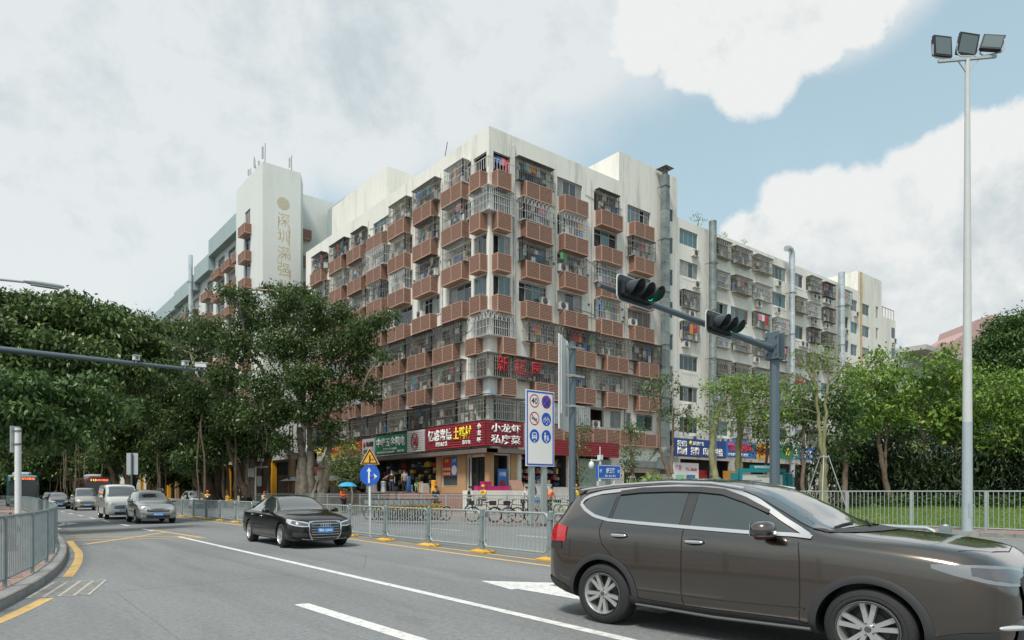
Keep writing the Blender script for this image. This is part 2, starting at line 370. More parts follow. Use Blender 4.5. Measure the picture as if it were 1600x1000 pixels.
def lettering(body, x, z, w, h, m, parent, y=0, bold=.012, depth=.02, name='lettering'):
    me = text_mesh(body, w, h, m, bold, depth)
    return put(name, me, parent, (x, y, z)) if me else None
# ---------------------------------------------------------------- ground, road, pavements
g = MB(); g.quad((-600, -300, -.03), (600, -300, -.03), (600, 900, -.03), (-600, 900, -.03)); struct('ground', g, mat('dark_earth', (.07, .065, .055), .95, var=.3, vscale=.3))
r = MB(); r.quad((-60, -60, 0), (120, -60, 0), (120, 320, 0), (-60, 320, 0)); struct('road', r, ASPH)
KERB = mat('kerb_stone', (.27, .275, .265), .85, var=.25, vscale=5, bump=.4, bscale=25)
def offset_poly(pts, d):
    out = []
    for i, p in enumerate(pts):
        a = Vector(pts[max(i - 1, 0)]); b = Vector(pts[min(i + 1, len(pts) - 1)]); t = (b - a).normalized(); out.append((p[0] + t.y * d, p[1] - t.x * d))
    return out
def resample(pts, step):
    pts = [Vector(p) for p in pts]; L = [0]
    for a, b in zip(pts, pts[1:]): L.append(L[-1] + (b - a).length)
    n = max(2, int(L[-1] / step) + 1); out = []
    for k in range(n):
        t = L[-1] * k / (n - 1); i = max(j for j in range(len(L)) if L[j] <= t + 1e-9); i = min(i, len(pts) - 2)
        f = (t - L[i]) / (L[i + 1] - L[i]); out.append(pts[i].lerp(pts[i + 1], f))
    return out
def smooth_line(pts, it=2):
    pts = [Vector(p) for p in pts]
    for _ in range(it):
        o = [pts[0]]
        for a, b in zip(pts, pts[1:]): o += [a.lerp(b, .25), a.lerp(b, .75)]
        pts = o + [pts[-1]]
    return pts
def kerb(pts, side, h=.15, w=.18, nmax=90, start=0):
    """a row of separate kerb stones along a polyline; the ones beyond nmax are one piece"""
    root = MB(); P = resample(pts, 1.0); rest = MB(); rowb = MB()
    q = offset_poly(P, w * side)
    for a, b, c, d in zip(P, P[1:], q[1:], q): rowb.quad((a.x, a.y, h - .03), (b.x, b.y, h - .03), (c[0], c[1], h - .03), (d[0], d[1], h - .03))
    ro = struct('kerb', rowb, KERB)
    for i in range(len(P) - 1):
        a, b = Vector(P[i]), Vector(P[i + 1]); t = (b - a).normalized() * .006; a2 = a + t; b2 = b - t
        c = Vector(q[i + 1]) - t; d = Vector(q[i]) + t; m = MB() if i < nmax else rest
        hh = h + random.uniform(-.004, .004); k = len(m.v); e = .02
        ai = a2.lerp(d, .12); bi = b2.lerp(c, .12)
        m.v += [(*a2, -.02), (*b2, -.02), (*b2, hh - e), (*a2, hh - e), (*bi, hh), (*ai, hh), (*c, hh), (*d, hh), (*c, -.02), (*d, -.02)]
        for f in ((0, 1, 2, 3), (3, 2, 4, 5), (5, 4, 6, 7), (7, 6, 8, 9), (0, 3, 5, 7, 9), (1, 8, 6, 4, 2)): m.f.append(tuple(k + x for x in f)); m.m.append(0)
        if i < nmax: m.build('kerb_stone', KERB, ro)
    if rest.v: rest.build('kerb_row', KERB, ro, kind='stuff')
# right-hand pavement (behind the side of the main road and round the corner)
kr = smooth_line([(20.2, 170), (20.0, 28), (20.5, 20), (21.2, 13.6), (22.6, 11.6), (27.0, 11.2), (27.35, 10.6), (27.35, -14)], 2)
kerb(list(reversed(kr)), -1, nmax=75)
pv = MB(); top = [(p.x, p.y) for p in kr]
poly = top + [(120, -14), (120, 170)]
pv.poly([(x, y, .145) for x, y in poly]); struct('pavement', pv, PAVE)
# left island behind the curved railing
kl = smooth_line([(-2.5, 4.5), (-.6, 8.2), (.62, 11.7), (1.45, 15.4), (2.0, 19.4), (2.4, 24), (2.75, 31), (3.4, 44), (4.0, 60), (4.2, 75), (3.0, 82)], 2)
kerb(kl, -1, h=.14, w=.22, nmax=75)
pv = MB(); pv.poly([(p.x, p.y, .13) for p in kl] + [(1.2, 82, .13), (1.4, 75, .13), (1.5, 60, .13), (1.3, 44, .13), (.9, 31, .13), (.3, 24, .13), (-1.2, 17, .13), (-4, 12, .13), (-8, 8, .13), (-10, 4.5, .13)]); isl = struct('traffic_island', pv, PAVE)
pavers = [mat('paver_red', (.34, .20, .17), .85, var=.25, bump=.3), mat('paver_grey', (.30, .27, .24), .85, var=.25, bump=.3)]
pm = MB(); pm.box(-.096, .096, -.046, .046, -.03, .008); pmesh = [pm.mesh('paver', p) for p in pavers]
def inside(x, y):
    xs = np.interp(y, [p.y for p in kl], [p.x for p in kl]); xi = np.interp(y, [4.5, 8, 12, 17, 24], [-9, -7.5, -3.6, -1.0, .4]); return x < xs - .36 and x > xi + .1
n = 0
for j in range(0, 110):
    for i in range(0, 14):
        y = 9.6 + j * .104; xs = np.interp(y, [p.y for p in kl], [p.x for p in kl]); x = round((xs - .5) / .2) * .2 - i * .2 + (.1 if j % 2 else 0)
        if n < 300 and i < 4 and inside(x, y):
            n += 1; put('paving_brick', pmesh[random.random() < .3], isl, (x, y, .13 + random.uniform(-.002, .002)), random.uniform(-.02, .02))
# lawn rising away from the side road, far right
lw = MB(); lx = [29.5, 31, 36, 42, 60, 110]; lz = [.16, .2, .42, .62, .75, .8]; ly = [-14, -4, 2, 8, 13, 17.5, 20]
for i in range(5):
    for j in range(6): lw.quad((lx[i], ly[j], lz[i]), (lx[i + 1], ly[j], lz[i + 1]), (lx[i + 1], ly[j + 1], lz[i + 1]), (lx[i], ly[j + 1], lz[i]))
lawn = struct('lawn', lw, LAWN)
# road paint, 4 mm sheets
def strip(pts, w, z=.004, m=None, mb=None):
    P = [Vector(p) for p in pts]; a = offset_poly(P, w / 2); b = offset_poly(P, -w / 2)
    for i in range(len(P) - 1): mb.quad((*a[i], z), (*b[i], z), (*b[i + 1], z), (*a[i + 1], z))
mk = MB(); strip([(5.30, 2), (5.42, 5), (5.62, 14), (5.82, 25.5)], .15, mb=mk); struct('white_lane_line', mk, WHITEP)
mk = MB(); strip([(3.72, 5.0), (3.68, 7.0), (3.64, 9.1)], .2, mb=mk); struct('white_lane_dash', mk, WHITEP)
for k in range(9):
    mk = MB(); y = 29.5 + k * 5.2; x = 5.85 + (y - 29) * .006; strip([(x, y), (x + .01, y + 2.1)], .15, mb=mk); struct('white_lane_dash', mk, WHITEP)
mk = MB(); strip([(9.3, 3), (9.55, 12), (9.9, 22), (10.1, 40), (10.15, 110)], .14, mb=mk); struct('yellow_line', mk, YELP)
mk = MB(); strip([(9.95, 3), (10.2, 13.6), (10.6, 22), (10.85, 40), (10.95, 110)], .14, mb=mk); struct('yellow_line', mk, YELP)
mk = MB()    # lane arrow beside the rear wheel
for q in ([(7.0, 9.5), (7.95, 8.35), (7.35, 8.35), (6.75, 8.35)],): mk.poly([(x, y, .004) for x, y in q][::-1])
mk.quad((6.88, 8.36, .004), (6.88, 5.5, .004), (7.55, 5.5, .004), (7.55, 8.36, .004)); struct('white_road_arrow', mk, WHITEP)
mk = MB()
for q in ([(2.95, 33.5), (3.25, 33.5), (3.35, 40), (3.1, 40)], [(2.85, 40), (3.6, 40), (3.25, 43.5)], [(3.25, 37), (4.0, 39.5), (4.0, 38.6), (3.3, 36)], [(3.85, 40.6), (4.5, 39.3), (3.85, 37.6)]): mk.poly([(x, y, .004) for x, y in q])
struct('white_road_arrow', mk, WHITEP)
mk = MB(); strip(smooth_line([(.1, 9.6), (.5, 10.5), (.98, 11.9)]), .17, mb=mk); struct('yellow_edge_line', mk, YELP)
mk = MB(); strip(smooth_line([(1.5, 14.6), (1.85, 16.6), (2.14, 18.6), (2.36, 20.6), (2.5, 23), (2.65, 25.2)]), .17, mb=mk); struct('yellow_edge_line', mk, YELP)
mk = MB()    # yellow box junction hatching
for q in ([(2.8, 23.3), (6.1, 28.4)], [(6.0, 30.8), (6.3, 24.2)], [(2.9, 28.2), (6.2, 30.9)], [(2.7, 25.6), (6.4, 24.2)], [(2.75, 27.3), (6.35, 25.0)]): strip(q, .16, z=.004 + .0015 * len(mk.f) / 4, mb=mk)
struct('yellow_hatching', mk, YELP)
mk = MB(); strip([(19.6, 28), (20.1, 20), (20.8, 13)], .13, mb=mk); strip([(19.3, 150), (19.6, 28)], .13, mb=mk); struct('yellow_line', mk, YELP)
for k in range(5):
    mk = MB(); y = 16 + k * 6; strip([(15.3, y), (15.3, y + 2.6)], .13, mb=mk); struct('white_lane_dash', mk, WHITEP)
mk = MB(); strip([(26.6, -12), (26.7, 9.5)], .13, mb=mk); struct('yellow_line', mk, YELP)
# storm drain in the near gutter
dr = thing('storm_drain', 'rusty slotted drain grate in the gutter below the curved railing', 'drain grate', (1.33, 12.9, .006), rad(-15))
m = MB(); m.box(-.36, .42, -.92, .92, -.12, -.004); m.build('pit', DARK2, dr)  # solid block whose black colour stands in for shade below the bars
m = MB(); GR = mat('grate_iron', (.42, .41, .38), .7, .3, var=.35, vscale=8)
for k in range(5): m.box(-.37 + k * .19, -.325 + k * .19, -.95, .95, -.001, .002)
for k in range(14): m.box(-.36, .42, -.94 + k * .142, -.875 + k * .142, -.002, .001)
m.build('grate', GR, dr)
# ---------------------------------------------------------------- buildings
def grid_wall(mb, P, a0, a1, z0, z1, holes, depth=.22, m=0, mi=1):
    """wall face with real openings; P(a, out, z) gives the point, holes are (a0,a1,z0,z1)"""
    xs = sorted({a0, a1} | {h[i] for h in holes for i in (0, 1) if a0 < h[i] < a1}); zs = sorted({z0, z1} | {h[i] for h in holes for i in (2, 3) if z0 < h[i] < z1})
    for i in range(len(xs) - 1):
        for j in range(len(zs) - 1):
            cx = (xs[i] + xs[i + 1]) / 2; cz = (zs[j] + zs[j + 1]) / 2
            if any(h[0] < cx < h[1] and h[2] < cz < h[3] for h in holes): continue
            mb.quad(P(xs[i], 0, zs[j]), P(xs[i + 1], 0, zs[j]), P(xs[i + 1], 0, zs[j + 1]), P(xs[i], 0, zs[j + 1]), m)
    for h in holes:
        for (p, q) in (((h[0], h[2]), (h[0], h[3])), ((h[1], h[2]), (h[1], h[3])), ((h[0], h[2]), (h[1], h[2])), ((h[0], h[3]), (h[1], h[3]))):
            mb.quad(P(p[0], 0, p[1]), P(q[0], 0, q[1]), P(q[0], -depth, q[1]), P(p[0], -depth, p[1]), m)
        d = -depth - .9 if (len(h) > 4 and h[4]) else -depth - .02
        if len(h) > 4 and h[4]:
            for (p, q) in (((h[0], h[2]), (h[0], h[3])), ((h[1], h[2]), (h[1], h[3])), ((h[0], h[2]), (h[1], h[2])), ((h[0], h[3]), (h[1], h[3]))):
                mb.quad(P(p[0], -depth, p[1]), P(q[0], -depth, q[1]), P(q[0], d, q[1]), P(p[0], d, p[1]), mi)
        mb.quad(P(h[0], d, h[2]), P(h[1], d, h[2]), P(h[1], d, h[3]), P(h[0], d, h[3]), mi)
RL = -pi / 2                                    # rotation of things fixed to a face that looks towards -X
CACHE = {}
def cover_mesh(w, h, d, panels=2):
    k = ('cov', w, h, d, panels)
    if k in CACHE: return CACHE[k]
    f = MB(); t = .06
    for x in (-w / 2, w / 2 - t):
        for y in (-d, -t): f.box(x, x + t, y, y + t, 0, h)
    for z in (0, h - t):
        f.box(-w / 2 + t, w / 2 - t, -d, -d + t, z, z + t)
        for x in (-w / 2, w / 2 - t): f.box(x, x + t, -d + t, -t, z, z + t)
    for p in range(1, panels): x = -w / 2 + w * p / panels; f.box(x - t / 2, x + t / 2, -d - .005, -d + t, .06, h - .06)
    f.box(-w / 2 + .02, w / 2 - .02, -d + .03, 0, .01, .04)
    f.box(-w / 2 + .05, w / 2 - .05, -d + .05, -.01, .045, h - .07, 1)  # dark inner box, painted shade behind the slats
    s = MB(); n = max(4, int(h / .125))
    for i in range(n):
        z = .07 + (h - .14) * i / n; zz = z + (h - .14) / n * .62; o = i % 2 * .004
        for p in range(panels): s.box(-w / 2 + t + p * w / panels, -w / 2 + (p + 1) * w / panels - (t if p == panels - 1 else 0), -d + .012 + o, -d + .045, z, zz)
        for x in (-w / 2 + .012, w / 2 - .045): s.box(x, x + .033, -d + t, -t, z, zz)
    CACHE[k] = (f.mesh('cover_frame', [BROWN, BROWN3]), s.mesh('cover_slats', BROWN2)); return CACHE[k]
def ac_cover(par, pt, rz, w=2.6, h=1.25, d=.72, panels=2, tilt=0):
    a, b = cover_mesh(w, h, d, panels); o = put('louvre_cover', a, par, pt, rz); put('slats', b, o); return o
def window_mesh(w, h, n, style=0):
    k = ('win', w, h, n, style)
    if k in CACHE: return CACHE[k]
    f = MB(); t = .05
    f.box(-w / 2, w / 2, -.03, .03, 0, t); f.box(-w / 2, w / 2, -.03, .03, h - t, h)
    for i in range(n + 1): x = -w / 2 + (w - t) * i / n; f.box(x, x + t, -.028, .028, t, h - t)
    if style == 1: f.box(-w / 2 + t, w / 2 - t, -.026, .026, h * .72, h * .72 + t)
    pw = (w - t) / n - t; pn = MB(); pn.box(-pw / 2, pw / 2, -.008, .008, 0, h - 2 * t)
    CACHE[k] = (f.mesh('window_frame', ALU), {}, pn, pw, t); return CACHE[k]
def window(par, pt, rz, w, h, n=4, style=0, pick=None, rnd=random):
    w = round(w, 1); h = round(h, 1); fm, pc, pn, pw, t = window_mesh(w, h, n, style); o = put('window', fm, par, pt, rz)
    base = pick if pick is not None else rnd.choices([0, 0, 1, 2, 3, 4], k=1)[0]
    for i in range(n):
        gi = base if rnd.random() < .6 else rnd.choice([0, 4, 2, 0, 1]); 
        if rnd.random() < .08: continue
        if gi not in pc: pc[gi] = pn.mesh('pane', GLASS[gi])
        put('pane', pc[gi], o, (-w / 2 + t + pw / 2 + i * (pw + t), rnd.choice([-.006, .006]), t))
    return o
def cage_mesh(w, h, d, style):
    w = round(w * 2) / 2; k = ('cage', w, h, d, style)
    if k in CACHE: return CACHE[k], w
    f = MB(); b = .024; m = (BARM, BARD, BARW)[style % 3]; st = style // 3
    n = int(w / .17)
    for i in range(n + 1):
        x = -w / 2 + w * i / n; f.box(x - b / 2, x + b / 2, -d, -d + b, 0, h)
    for x in (-w / 2, w / 2):
        for j in range(4): y = -d + d * j / 4; f.box(x - b / 2, x + b / 2, y, y + b, 0, h)
        for z in (0, h * .5, h): f.box(x - b * .6, x + b * .6, -d + b, 0, z - b, z + b)
    for z in [0, h * .36, h * .7, h]: f.box(-w / 2 - b, w / 2 + b, -d - .012, -d + b * .9, z - b * .7, z + b * .7)
    if st == 1:     # scroll work across the top
        q = int(w / .34)
        for i in range(q):
            x = -w / 2 + w * i / q; s = w / q
            P = [(x + s * (.5 - .45 * cos(t)), -d - .02, h * .72 + h * .24 * sin(t)) for t in np.linspace(0, pi, 6)]
            for a, c in zip(P, P[1:]): f.bar(a, c, .03)
    if st == 2:
        q = int(w / .3)
        for i in range(q):
            x = -w / 2 + w * i / q; f.bar((x, -d - .02, h * .7), (x + w / q, -d - .02, h * .98), .026); f.bar((x, -d - .02, h * .98), (x + w / q, -d - .02, h * .7), .026)
    f.box(-w / 2 - .05, w / 2 + .05, -d - .05, 0, h + .02, h + .05)       # sheet roof
    for i in range(6): x = -w / 2 + w * i / 5; f.box(x - .02, x + .02, -d, 0, -.05, -.01)
    if w > 1.2: f.box(-w / 2 + .04, w / 2 - .04, -d + .05, -.02, -.008, .008)
    CACHE[k] = f.mesh('window_cage', m); return CACHE[k], w
CLOT = [mat('cloth_' + n, c, .9) for n, c in (('red', (.45, .03, .04)), ('blue', (.04, .16, .42)), ('white', (.6, .6, .6)), ('orange', (.6, .22, .04)), ('teal', (.04, .3, .34)), ('pink', (.6, .2, .3)), ('green', (.1, .35, .14)), ('navy', (.03, .05, .13)), ('black', (.02, .02, .022)), ('beige', (.42, .36, .26)))]
CNAM = ['red', 'blue', 'white', 'orange', 'teal', 'pink', 'green', 'navy', 'black', 'beige']
def clutter(par, pt, rz, w, rnd, h=1.5, d=.4, n=12):
    f = MB(); ms = [CLOT[2], CLOT[9], CLOT[7], BARD, ACW, CLOT[1], BROWN2, BARM, LEAF_MID, GREYM, ACW, CONC, CLOT[2]]
    for i in range(n):
        x = rnd.uniform(-w / 2, w / 2 - .3); s = rnd.uniform(.15, .5); z = 0 if rnd.random() < .6 else rnd.uniform(.2, h * .6)
        y = -rnd.uniform(.05, d - .12); f.box(x, x + s, y - .04, y + .04, z, min(z + rnd.uniform(.15, .8), h), rnd.randrange(len(ms)))
    return f.build('stored_items', ms, par, loc=pt, rz=rz, kind='stuff')
def ac_mesh():
    if 'ac' in CACHE: return CACHE['ac']
    b = MB(); b.box(-.42, .42, -.34, 0, 0, .58); b.box(-.44, .44, -.36, 0.01, .555, .575)
    for x in (-.3, .3): b.bar((x, 0, -.04), (x, -.42, -.04), .03); b.bar((x, -.38, -.05), (x, 0, -.34), .025)
    gmb = MB(); gmb.lathe([(.0, -.365), (.05, -.362), (.20, -.352), (.235, -.35), (.25, -.362), (.262, -.345)], 16, 'y', (-.1, 0, .29))
    for k in range(8): t = 2 * pi * k / 8; gmb.bar((-.1, -.372, .29), (-.1 + .24 * cos(t), -.368, .29 + .24 * sin(t)), .012)
    CACHE['ac'] = (b.mesh('ac_unit', ACW), gmb.mesh('fan_grille', mat('fan_dark', (.10, .10, .10), .6))); return CACHE['ac']
def ac_unit(par, pt, rz):
    a, b = ac_mesh(); o = put('ac_unit', a, par, pt, rz); put('fan_grille', b, o); return o
laundry = []; LBS = set()
def garment(pt, rz, ci, rnd, where):
    f = MB(); w = rnd.uniform(.22, .34); h = rnd.uniform(.5, .75); kind = rnd.choice(['shirt', 'shirt', 'towel', 'trousers'])
    if kind == 'shirt':
        pts = [(-w * .6, 0), (w * .6, 0), (w * 1.05, -h * .22), (w * .85, -h * .34), (w * .6, -h * .25), (w * .62, -h), (-w * .62, -h), (-w * .6, -h * .25), (-w * .85, -h * .34), (-w * 1.05, -h * .22)]
    elif kind == 'towel': pts = [(-w, 0), (w, 0), (w * .95, -h), (-w, -h * .97)]
    else: pts = [(-w * .6, 0), (w * .6, 0), (w * .7, -h * 1.2), (w * .12, -h * 1.2), (0, -h * .4), (-w * .12, -h * 1.2), (-w * .7, -h * 1.2)]
    k = len(f.v); n = len(pts); f.v += [(x, -.03 - .03 * sin(x * 9), z) for x, z in pts] + [(x, .03 - .03 * sin(x * 9), z) for x, z in pts]
    f.f += [tuple(range(n - 1, -1, -1)), tuple(range(n, 2 * n))] + [(i, (i + 1) % n, n + (i + 1) % n, n + i) for i in range(n)]; f.m += [0] * (n + 2)
    o = f.build('laundry_' + kind, CLOT[ci], None, loc=pt, rz=rz)
    lb = '%s %s drying %s' % (CNAM[ci], kind, where)
    if lb in LBS: bpy.data.objects.remove(o); return
    LBS.add(lb); o['label'] = lb; o['category'] = 'laundry'; o['group'] = 'laundry hung outside the flats'
FLOOR = ['top', 'seventh', 'sixth', 'fifth', 'fourth', 'third']
# --- corner block
blk = thing('apartment_building', 'eight storey corner apartment block with brown louvre boxes and shops below', 'apartment building', (29.6, 39.1, 0))
OX, OY = 29.6, 39.1
PL = lambda a, o, z: (0 - o, a - OY, z)           # left face: a is world Y
PR = lambda a, o, z: (a - OX, 0 - o, z)           # right face: a is world X
LEND, REND, H1 = 72.6, 51.3, 27.9
LS = {k: ([41.6, 45.9, 50.1, 54.1, 58.1, 62.2, 66.9] if k < 4 else [42.7, 46.8, 50.9, 55.0, 59.1, 63.2, 67.6]) for k in range(6)}
RS = {k: ([32.5, 36.4, 40.5, 44.6] if k < 4 else [33.4, 37.3, 41.2, 45.2]) for k in range(6)}
BT = [24.6 - 2.97 * k for k in range(6)]
rnd = random.Random(5)
hl = []; hr = []
for k in range(6):
    for i, a in enumerate(LS[k]): hl.append((a - .25, a + 2.75, BT[k] + .05, BT[k] + 1.62, (k + i) % 3 == 0))
    for i, a in enumerate(RS[k]): hr.append((a - .15, a + (2.6 if i < 3 else 2.9), BT[k] + .05, BT[k] + 1.62, (k + i) % 3 == 1))
    hl.append((39.45, 41.05, BT[k] + .05, BT[k] + 1.62, k in (0, 2)))
    hr.append((29.95, 31.55, BT[k] + .05, BT[k] + 1.62, k in (0, 2)))
hl.append((39.5, 72.0, 6.75, 8.25)); hr.append((29.95, 35.0, 6.75, 8.25)); hr += [(35.3, 41.5, 6.9, 8.3, True), (42.3, 43.6, 6.9, 8.3), (44.0, 44.9, 6.9, 8.3), (45.6, 47.8, 6.9, 8.3)]
hl += [(46.0, 56.5, 1.55, 4.75, True), (43.0, 45.3, 1.95, 4.2), (39.5, 41.9, 1.5, 4.1, True), (57.4, 64, .3, 4.4, True), (64.6, 71.5, .3, 4.4, True)]
hr += [(29.9, 31.4, 1.6, 4.2, True), (32.6, 37.4, 1.9, 4.4, True), (38.2, 42.2, .3, 4.4), (44, 47, 1, 3.2)]
for k in range(8): hr.append((49.9, 50.65, 27.65 - 2.93 * k - 1.45, 27.65 - 2.93 * k))
m = MB(); grid_wall(m, PL, OY, LEND, 0, H1, hl); grid_wall(m, PR, OX, REND, 0, H1, hr)
m.quad(PL(LEND, 0, 0), PL(LEND, -15, 0), PL(LEND, -15, H1), PL(LEND, 0, H1))
for P_, a0, a1 in ((PL, OY, LEND), (PR, OX, REND)): m.quad(P_(a0 + .25, -.25, H1), P_(a1, -.25, H1), P_(a1, -.25, H1 - 1.1), P_(a0 + .25, -.25, H1 - 1.1)); m.quad(P_(a0, 0, H1), P_(a1, 0, H1), P_(a1, -.25, H1), P_(a0, -.25, H1))
m.quad(PR(REND, 0, 0), PR(REND, -15, 0), PR(REND, -15, H1), PR(REND, 0, H1))
m.quad((.2, .2, H1 - 1.1), (22, .2, H1 - 1.1), (22, 14, H1 - 1.1), (.2, 14, H1 - 1.1)); m.quad((.2, 14, H1 - 1.1), (14, 14, H1 - 1.1), (14, 33, H1 - 1.1), (.2, 33, H1 - 1.1))
m.build('wall', [WALL, DARK], blk)
# stair house flush with the right face, and the one on the left wing
m = MB(); m.box(43.4 - OX, 51.3 - OX, .004, 9, H1 - .6, 30.4); m.build('stair_house', WALL, blk)
m = MB(); m.box(2.9, 11, 20.5, 33.2, H1 - 1.1, 33.5); m.build('stair_house', WALL, blk)
m = MB(); m.box(2.6, 2.9, 20.9, 22.4, H1 - 1.0, 30.0); m.build('roof_hutch', CONC, blk)
m = MB(); m.box(4.5, 9, 33.3, 38, 20, 35.2); m.build('lift_house', TEAL, blk)
# string courses under some floors and downpipes
PIPE = mat('pvc_pipe', (.52, .53, .50), .5, var=.3, vscale=3)
for a, z0, z1 in ((31.85, 4.6, 27.2), (32.15, .3, 8.2), (44.1, 5, 20)):
    m = MB(); m.tube([PR(a, .09, z0), PR(a, .09, z1)], .07, 8); m.build('downpipe', PIPE, blk, smooth=40)
for a, z0, z1 in ((61.9, 4.6, 16), (41.25, .3, 6.4), (45.2, 12, 26)):
    m = MB(); m.tube([PL(a, .09, z0), PL(a, .09, z1)], .06, 8); m.build('downpipe', PIPE, blk, smooth=40)
def face_items(par, P_, rz, k, a0, i, w, side):
    z = BT[k]; pt = lambda a, o, zz: P_(a, o, zz); c = a0 + 1.25
    typ = rnd.random(); cont = (k == 4) or (k == 5)
    window(par, pt(c, -.14, z + .07), rz, 2.9, 1.5, rnd.choice([3, 4, 5]), rnd.choice([0, 1]), rnd=rnd)
    if cont or typ < .68:
        st = rnd.choice([0, 1, 2, 0, 3, 5, 6, 1]) if k != 4 else rnd.choice([3, 5, 4]); d = rnd.choice([.45, .6, .7]) if not cont else .55
        if k == 5: st = 0
        wd = rnd.choice([2.5, 3.0, 3.5]) if not cont else 4.0; hh = 1.65
        me, _ = cage_mesh(wd, hh, d, st); put('window_cage', me, par, pt(c, 0, z + .06), rz)
        clutter(par, pt(c, -.0, z + .10), rz, wd, rnd, d=d, n=rnd.randint(6, 14))
        if rnd.random() < .55:
            for q in range(rnd.randint(1, 4)):
                ga = c + rnd.uniform(-1.2, 1.2); p = pt(ga, d - .12, z + 1.45)
                laundry.append(((p[0] + OX, p[1] + OY, p[2]), rz, side, k, i))
    if rnd.random() < .22: ac_unit(par, pt(c + rnd.choice([-1.0, 1.0]), .05, z + .1), rz)
for k in range(6):
    for i, a in enumerate(LS[k]):
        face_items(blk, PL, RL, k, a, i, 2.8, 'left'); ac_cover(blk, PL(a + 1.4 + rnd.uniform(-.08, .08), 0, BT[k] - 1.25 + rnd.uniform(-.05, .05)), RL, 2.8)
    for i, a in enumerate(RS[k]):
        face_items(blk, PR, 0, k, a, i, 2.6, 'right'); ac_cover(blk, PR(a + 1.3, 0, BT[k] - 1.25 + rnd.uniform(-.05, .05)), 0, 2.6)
    da = .0 if k < 4 else 1.0
    ac_cover(blk, PL(39.95 + da * .55, 0, BT[k] - 1.25), RL, 1.3, panels=1); ac_cover(blk, PR(30.45 + da * .5, 0, BT[k] - 1.25), 0, 1.3, panels=1)
    if k in (3, 2, 1):
        window(blk, PL(40.25, -.1, BT[k] + .07), RL, 1.6, 1.5, 3, pick=(1 if k == 3 else 0), rnd=rnd); window(blk, PR(30.75, -.1, BT[k] + .07), 0, 1.6, 1.5, 3, pick=(1 if k == 3 else 0), rnd=rnd)
    if k in (1, 4, 5):
        f = MB(); b = .026; dd = .55; st_ = 0
        for i in range(15): x = -dd + i * .17; f.box(x, x + b, -dd, -dd + b, 0, 1.65); f.box(-dd, -dd + b, x, x + b, 0, 1.65)
        for zz in (0, .55, 1.1, 1.62): f.box(-dd - .01, 1.95, -dd - .015, -dd + b, zz, zz + b); f.box(-dd - .015, -dd + b, -dd + b, 1.95, zz, zz + b)
        if k == 4:
            for i in range(6):
                for t0, t1 in zip(np.linspace(0, pi, 6), np.linspace(0, pi, 6)[1:]):
                    for sw in (0, 1):
                        p = [(-dd + .41 * i + .2 - .19 * cos(t), 1.12 + .45 * sin(t)) for t in (t0, t1)]
                        q = [((a_, -dd - .03, c_) if not sw else (-dd - .03, a_, c_)) for a_, c_ in p]; f.bar(q[0], q[1], .035)
        f.box(-dd - .05, 2.0, -dd - .05, .0, 1.68, 1.71); f.box(-dd - .05, -.0, 0, 2.0, 1.68, 1.71); f.box(-dd, 1.9, -dd, 0, -.06, -.03); f.box(-dd, 0, 0, 1.9, -.06, -.03)
        f.build('corner_cage', BARW if k != 5 else BARM, blk, loc=(0, 0, BT[k] + .05))
    if k == 0:
        f = MB(); b = .03
        for i in range(10): x = -.5 + i * .27; f.box(x, x + b, -.5, -.47, 0, .75); f.box(-.5, -.47, x, x + b, 0, .75)
        f.box(-.5, 1.95, -.51, -.47, .75, .79); f.box(-.51, -.47, -.47, 1.95, .75, .79); f.build('balcony_rail', BARW, blk, loc=(0, 0, BT[k] + .05))
        for q in range(4): laundry.append(((30.0 + q * .42, 39.1 + .1, BT[0] + 1.4), 0, 'corner', 0, 0))
# continuous barred rows on the second floor
for i in range(9):
    me, w = cage_mesh(3.5, 1.65, .75, 1 if i % 3 else 0); put('window_cage', me, blk, PL(40.4 + i * 3.6, 0, 6.68), RL); window(blk, PL(40.9 + i * 3.6, -.12, 6.8), RL, 3.4, 1.4, 5, rnd=rnd); clutter(blk, PL(40.9 + i * 3.6, 0, 6.72), RL, 3.3, rnd, d=.7, n=12)
me, w = cage_mesh(3.0, 1.65, .75, 0); put('window_cage', me, blk, PR(31.0, 0, 6.68), 0); window(blk, PR(32.4, -.12, 6.8), 0, 4.8, 1.4, 6, rnd=rnd)
for i in range(9): window(blk, PR(36.4 + .0, -.12, 6.92), 0, 2.2, 1.3, 3, rnd=rnd) if i == 0 else None
window(blk, PR(42.95, -.12, 6.95), 0, 1.3, 1.3, 2, pick=4, rnd=rnd); window(blk, PR(44.45, -.12, 6.95), 0, .9, 1.3, 1, pick=4, rnd=rnd); window(blk, PR(46.7, -.12, 6.95), 0, 2.2, 1.3, 2, pick=1, rnd=rnd)
TARP = mat('blue_tarpaulin', (.08, .24, .42), .6, var=.3)
m = MB()
for i in range(14): x = OY - .5 + i * 1.6; m.quad(PL(x, .05, 8.62), PL(x + 1.6, .05, 8.60), PL(x + 1.6, .85, 8.42 + .06 * (i % 2)), PL(x, .85, 8.42 + .06 * ((i + 1) % 2)))
m.quad(PR(OX - .8, .05, 8.6), PR(OX + .6, .05, 8.6), PR(OX + .6, .85, 8.45), PR(OX - .8, .85, 8.4)); m.quad(PR(34, .05, 8.55), PR(43.5, .05, 8.5), PR(43.5, .7, 8.38), PR(34, .7, 8.4))
m.build('tarpaulin_strip', TARP, blk)
CORR = mat('corrugated_zinc', (.45, .47, .47), .45, .5, var=.35, vscale=2)
m = MB()
for i in range(40):
    x = 34.9 + i * .11; m.quad(PR(x, .62 + .05 * (i % 2), 6.75), PR(x + .11, .62 + .05 * ((i + 1) % 2), 6.75), PR(x + .11, .62 + .05 * ((i + 1) % 2), 8.35), PR(x, .62 + .05 * (i % 2), 8.35))
m.build('corrugated_sheet', CORR, blk)
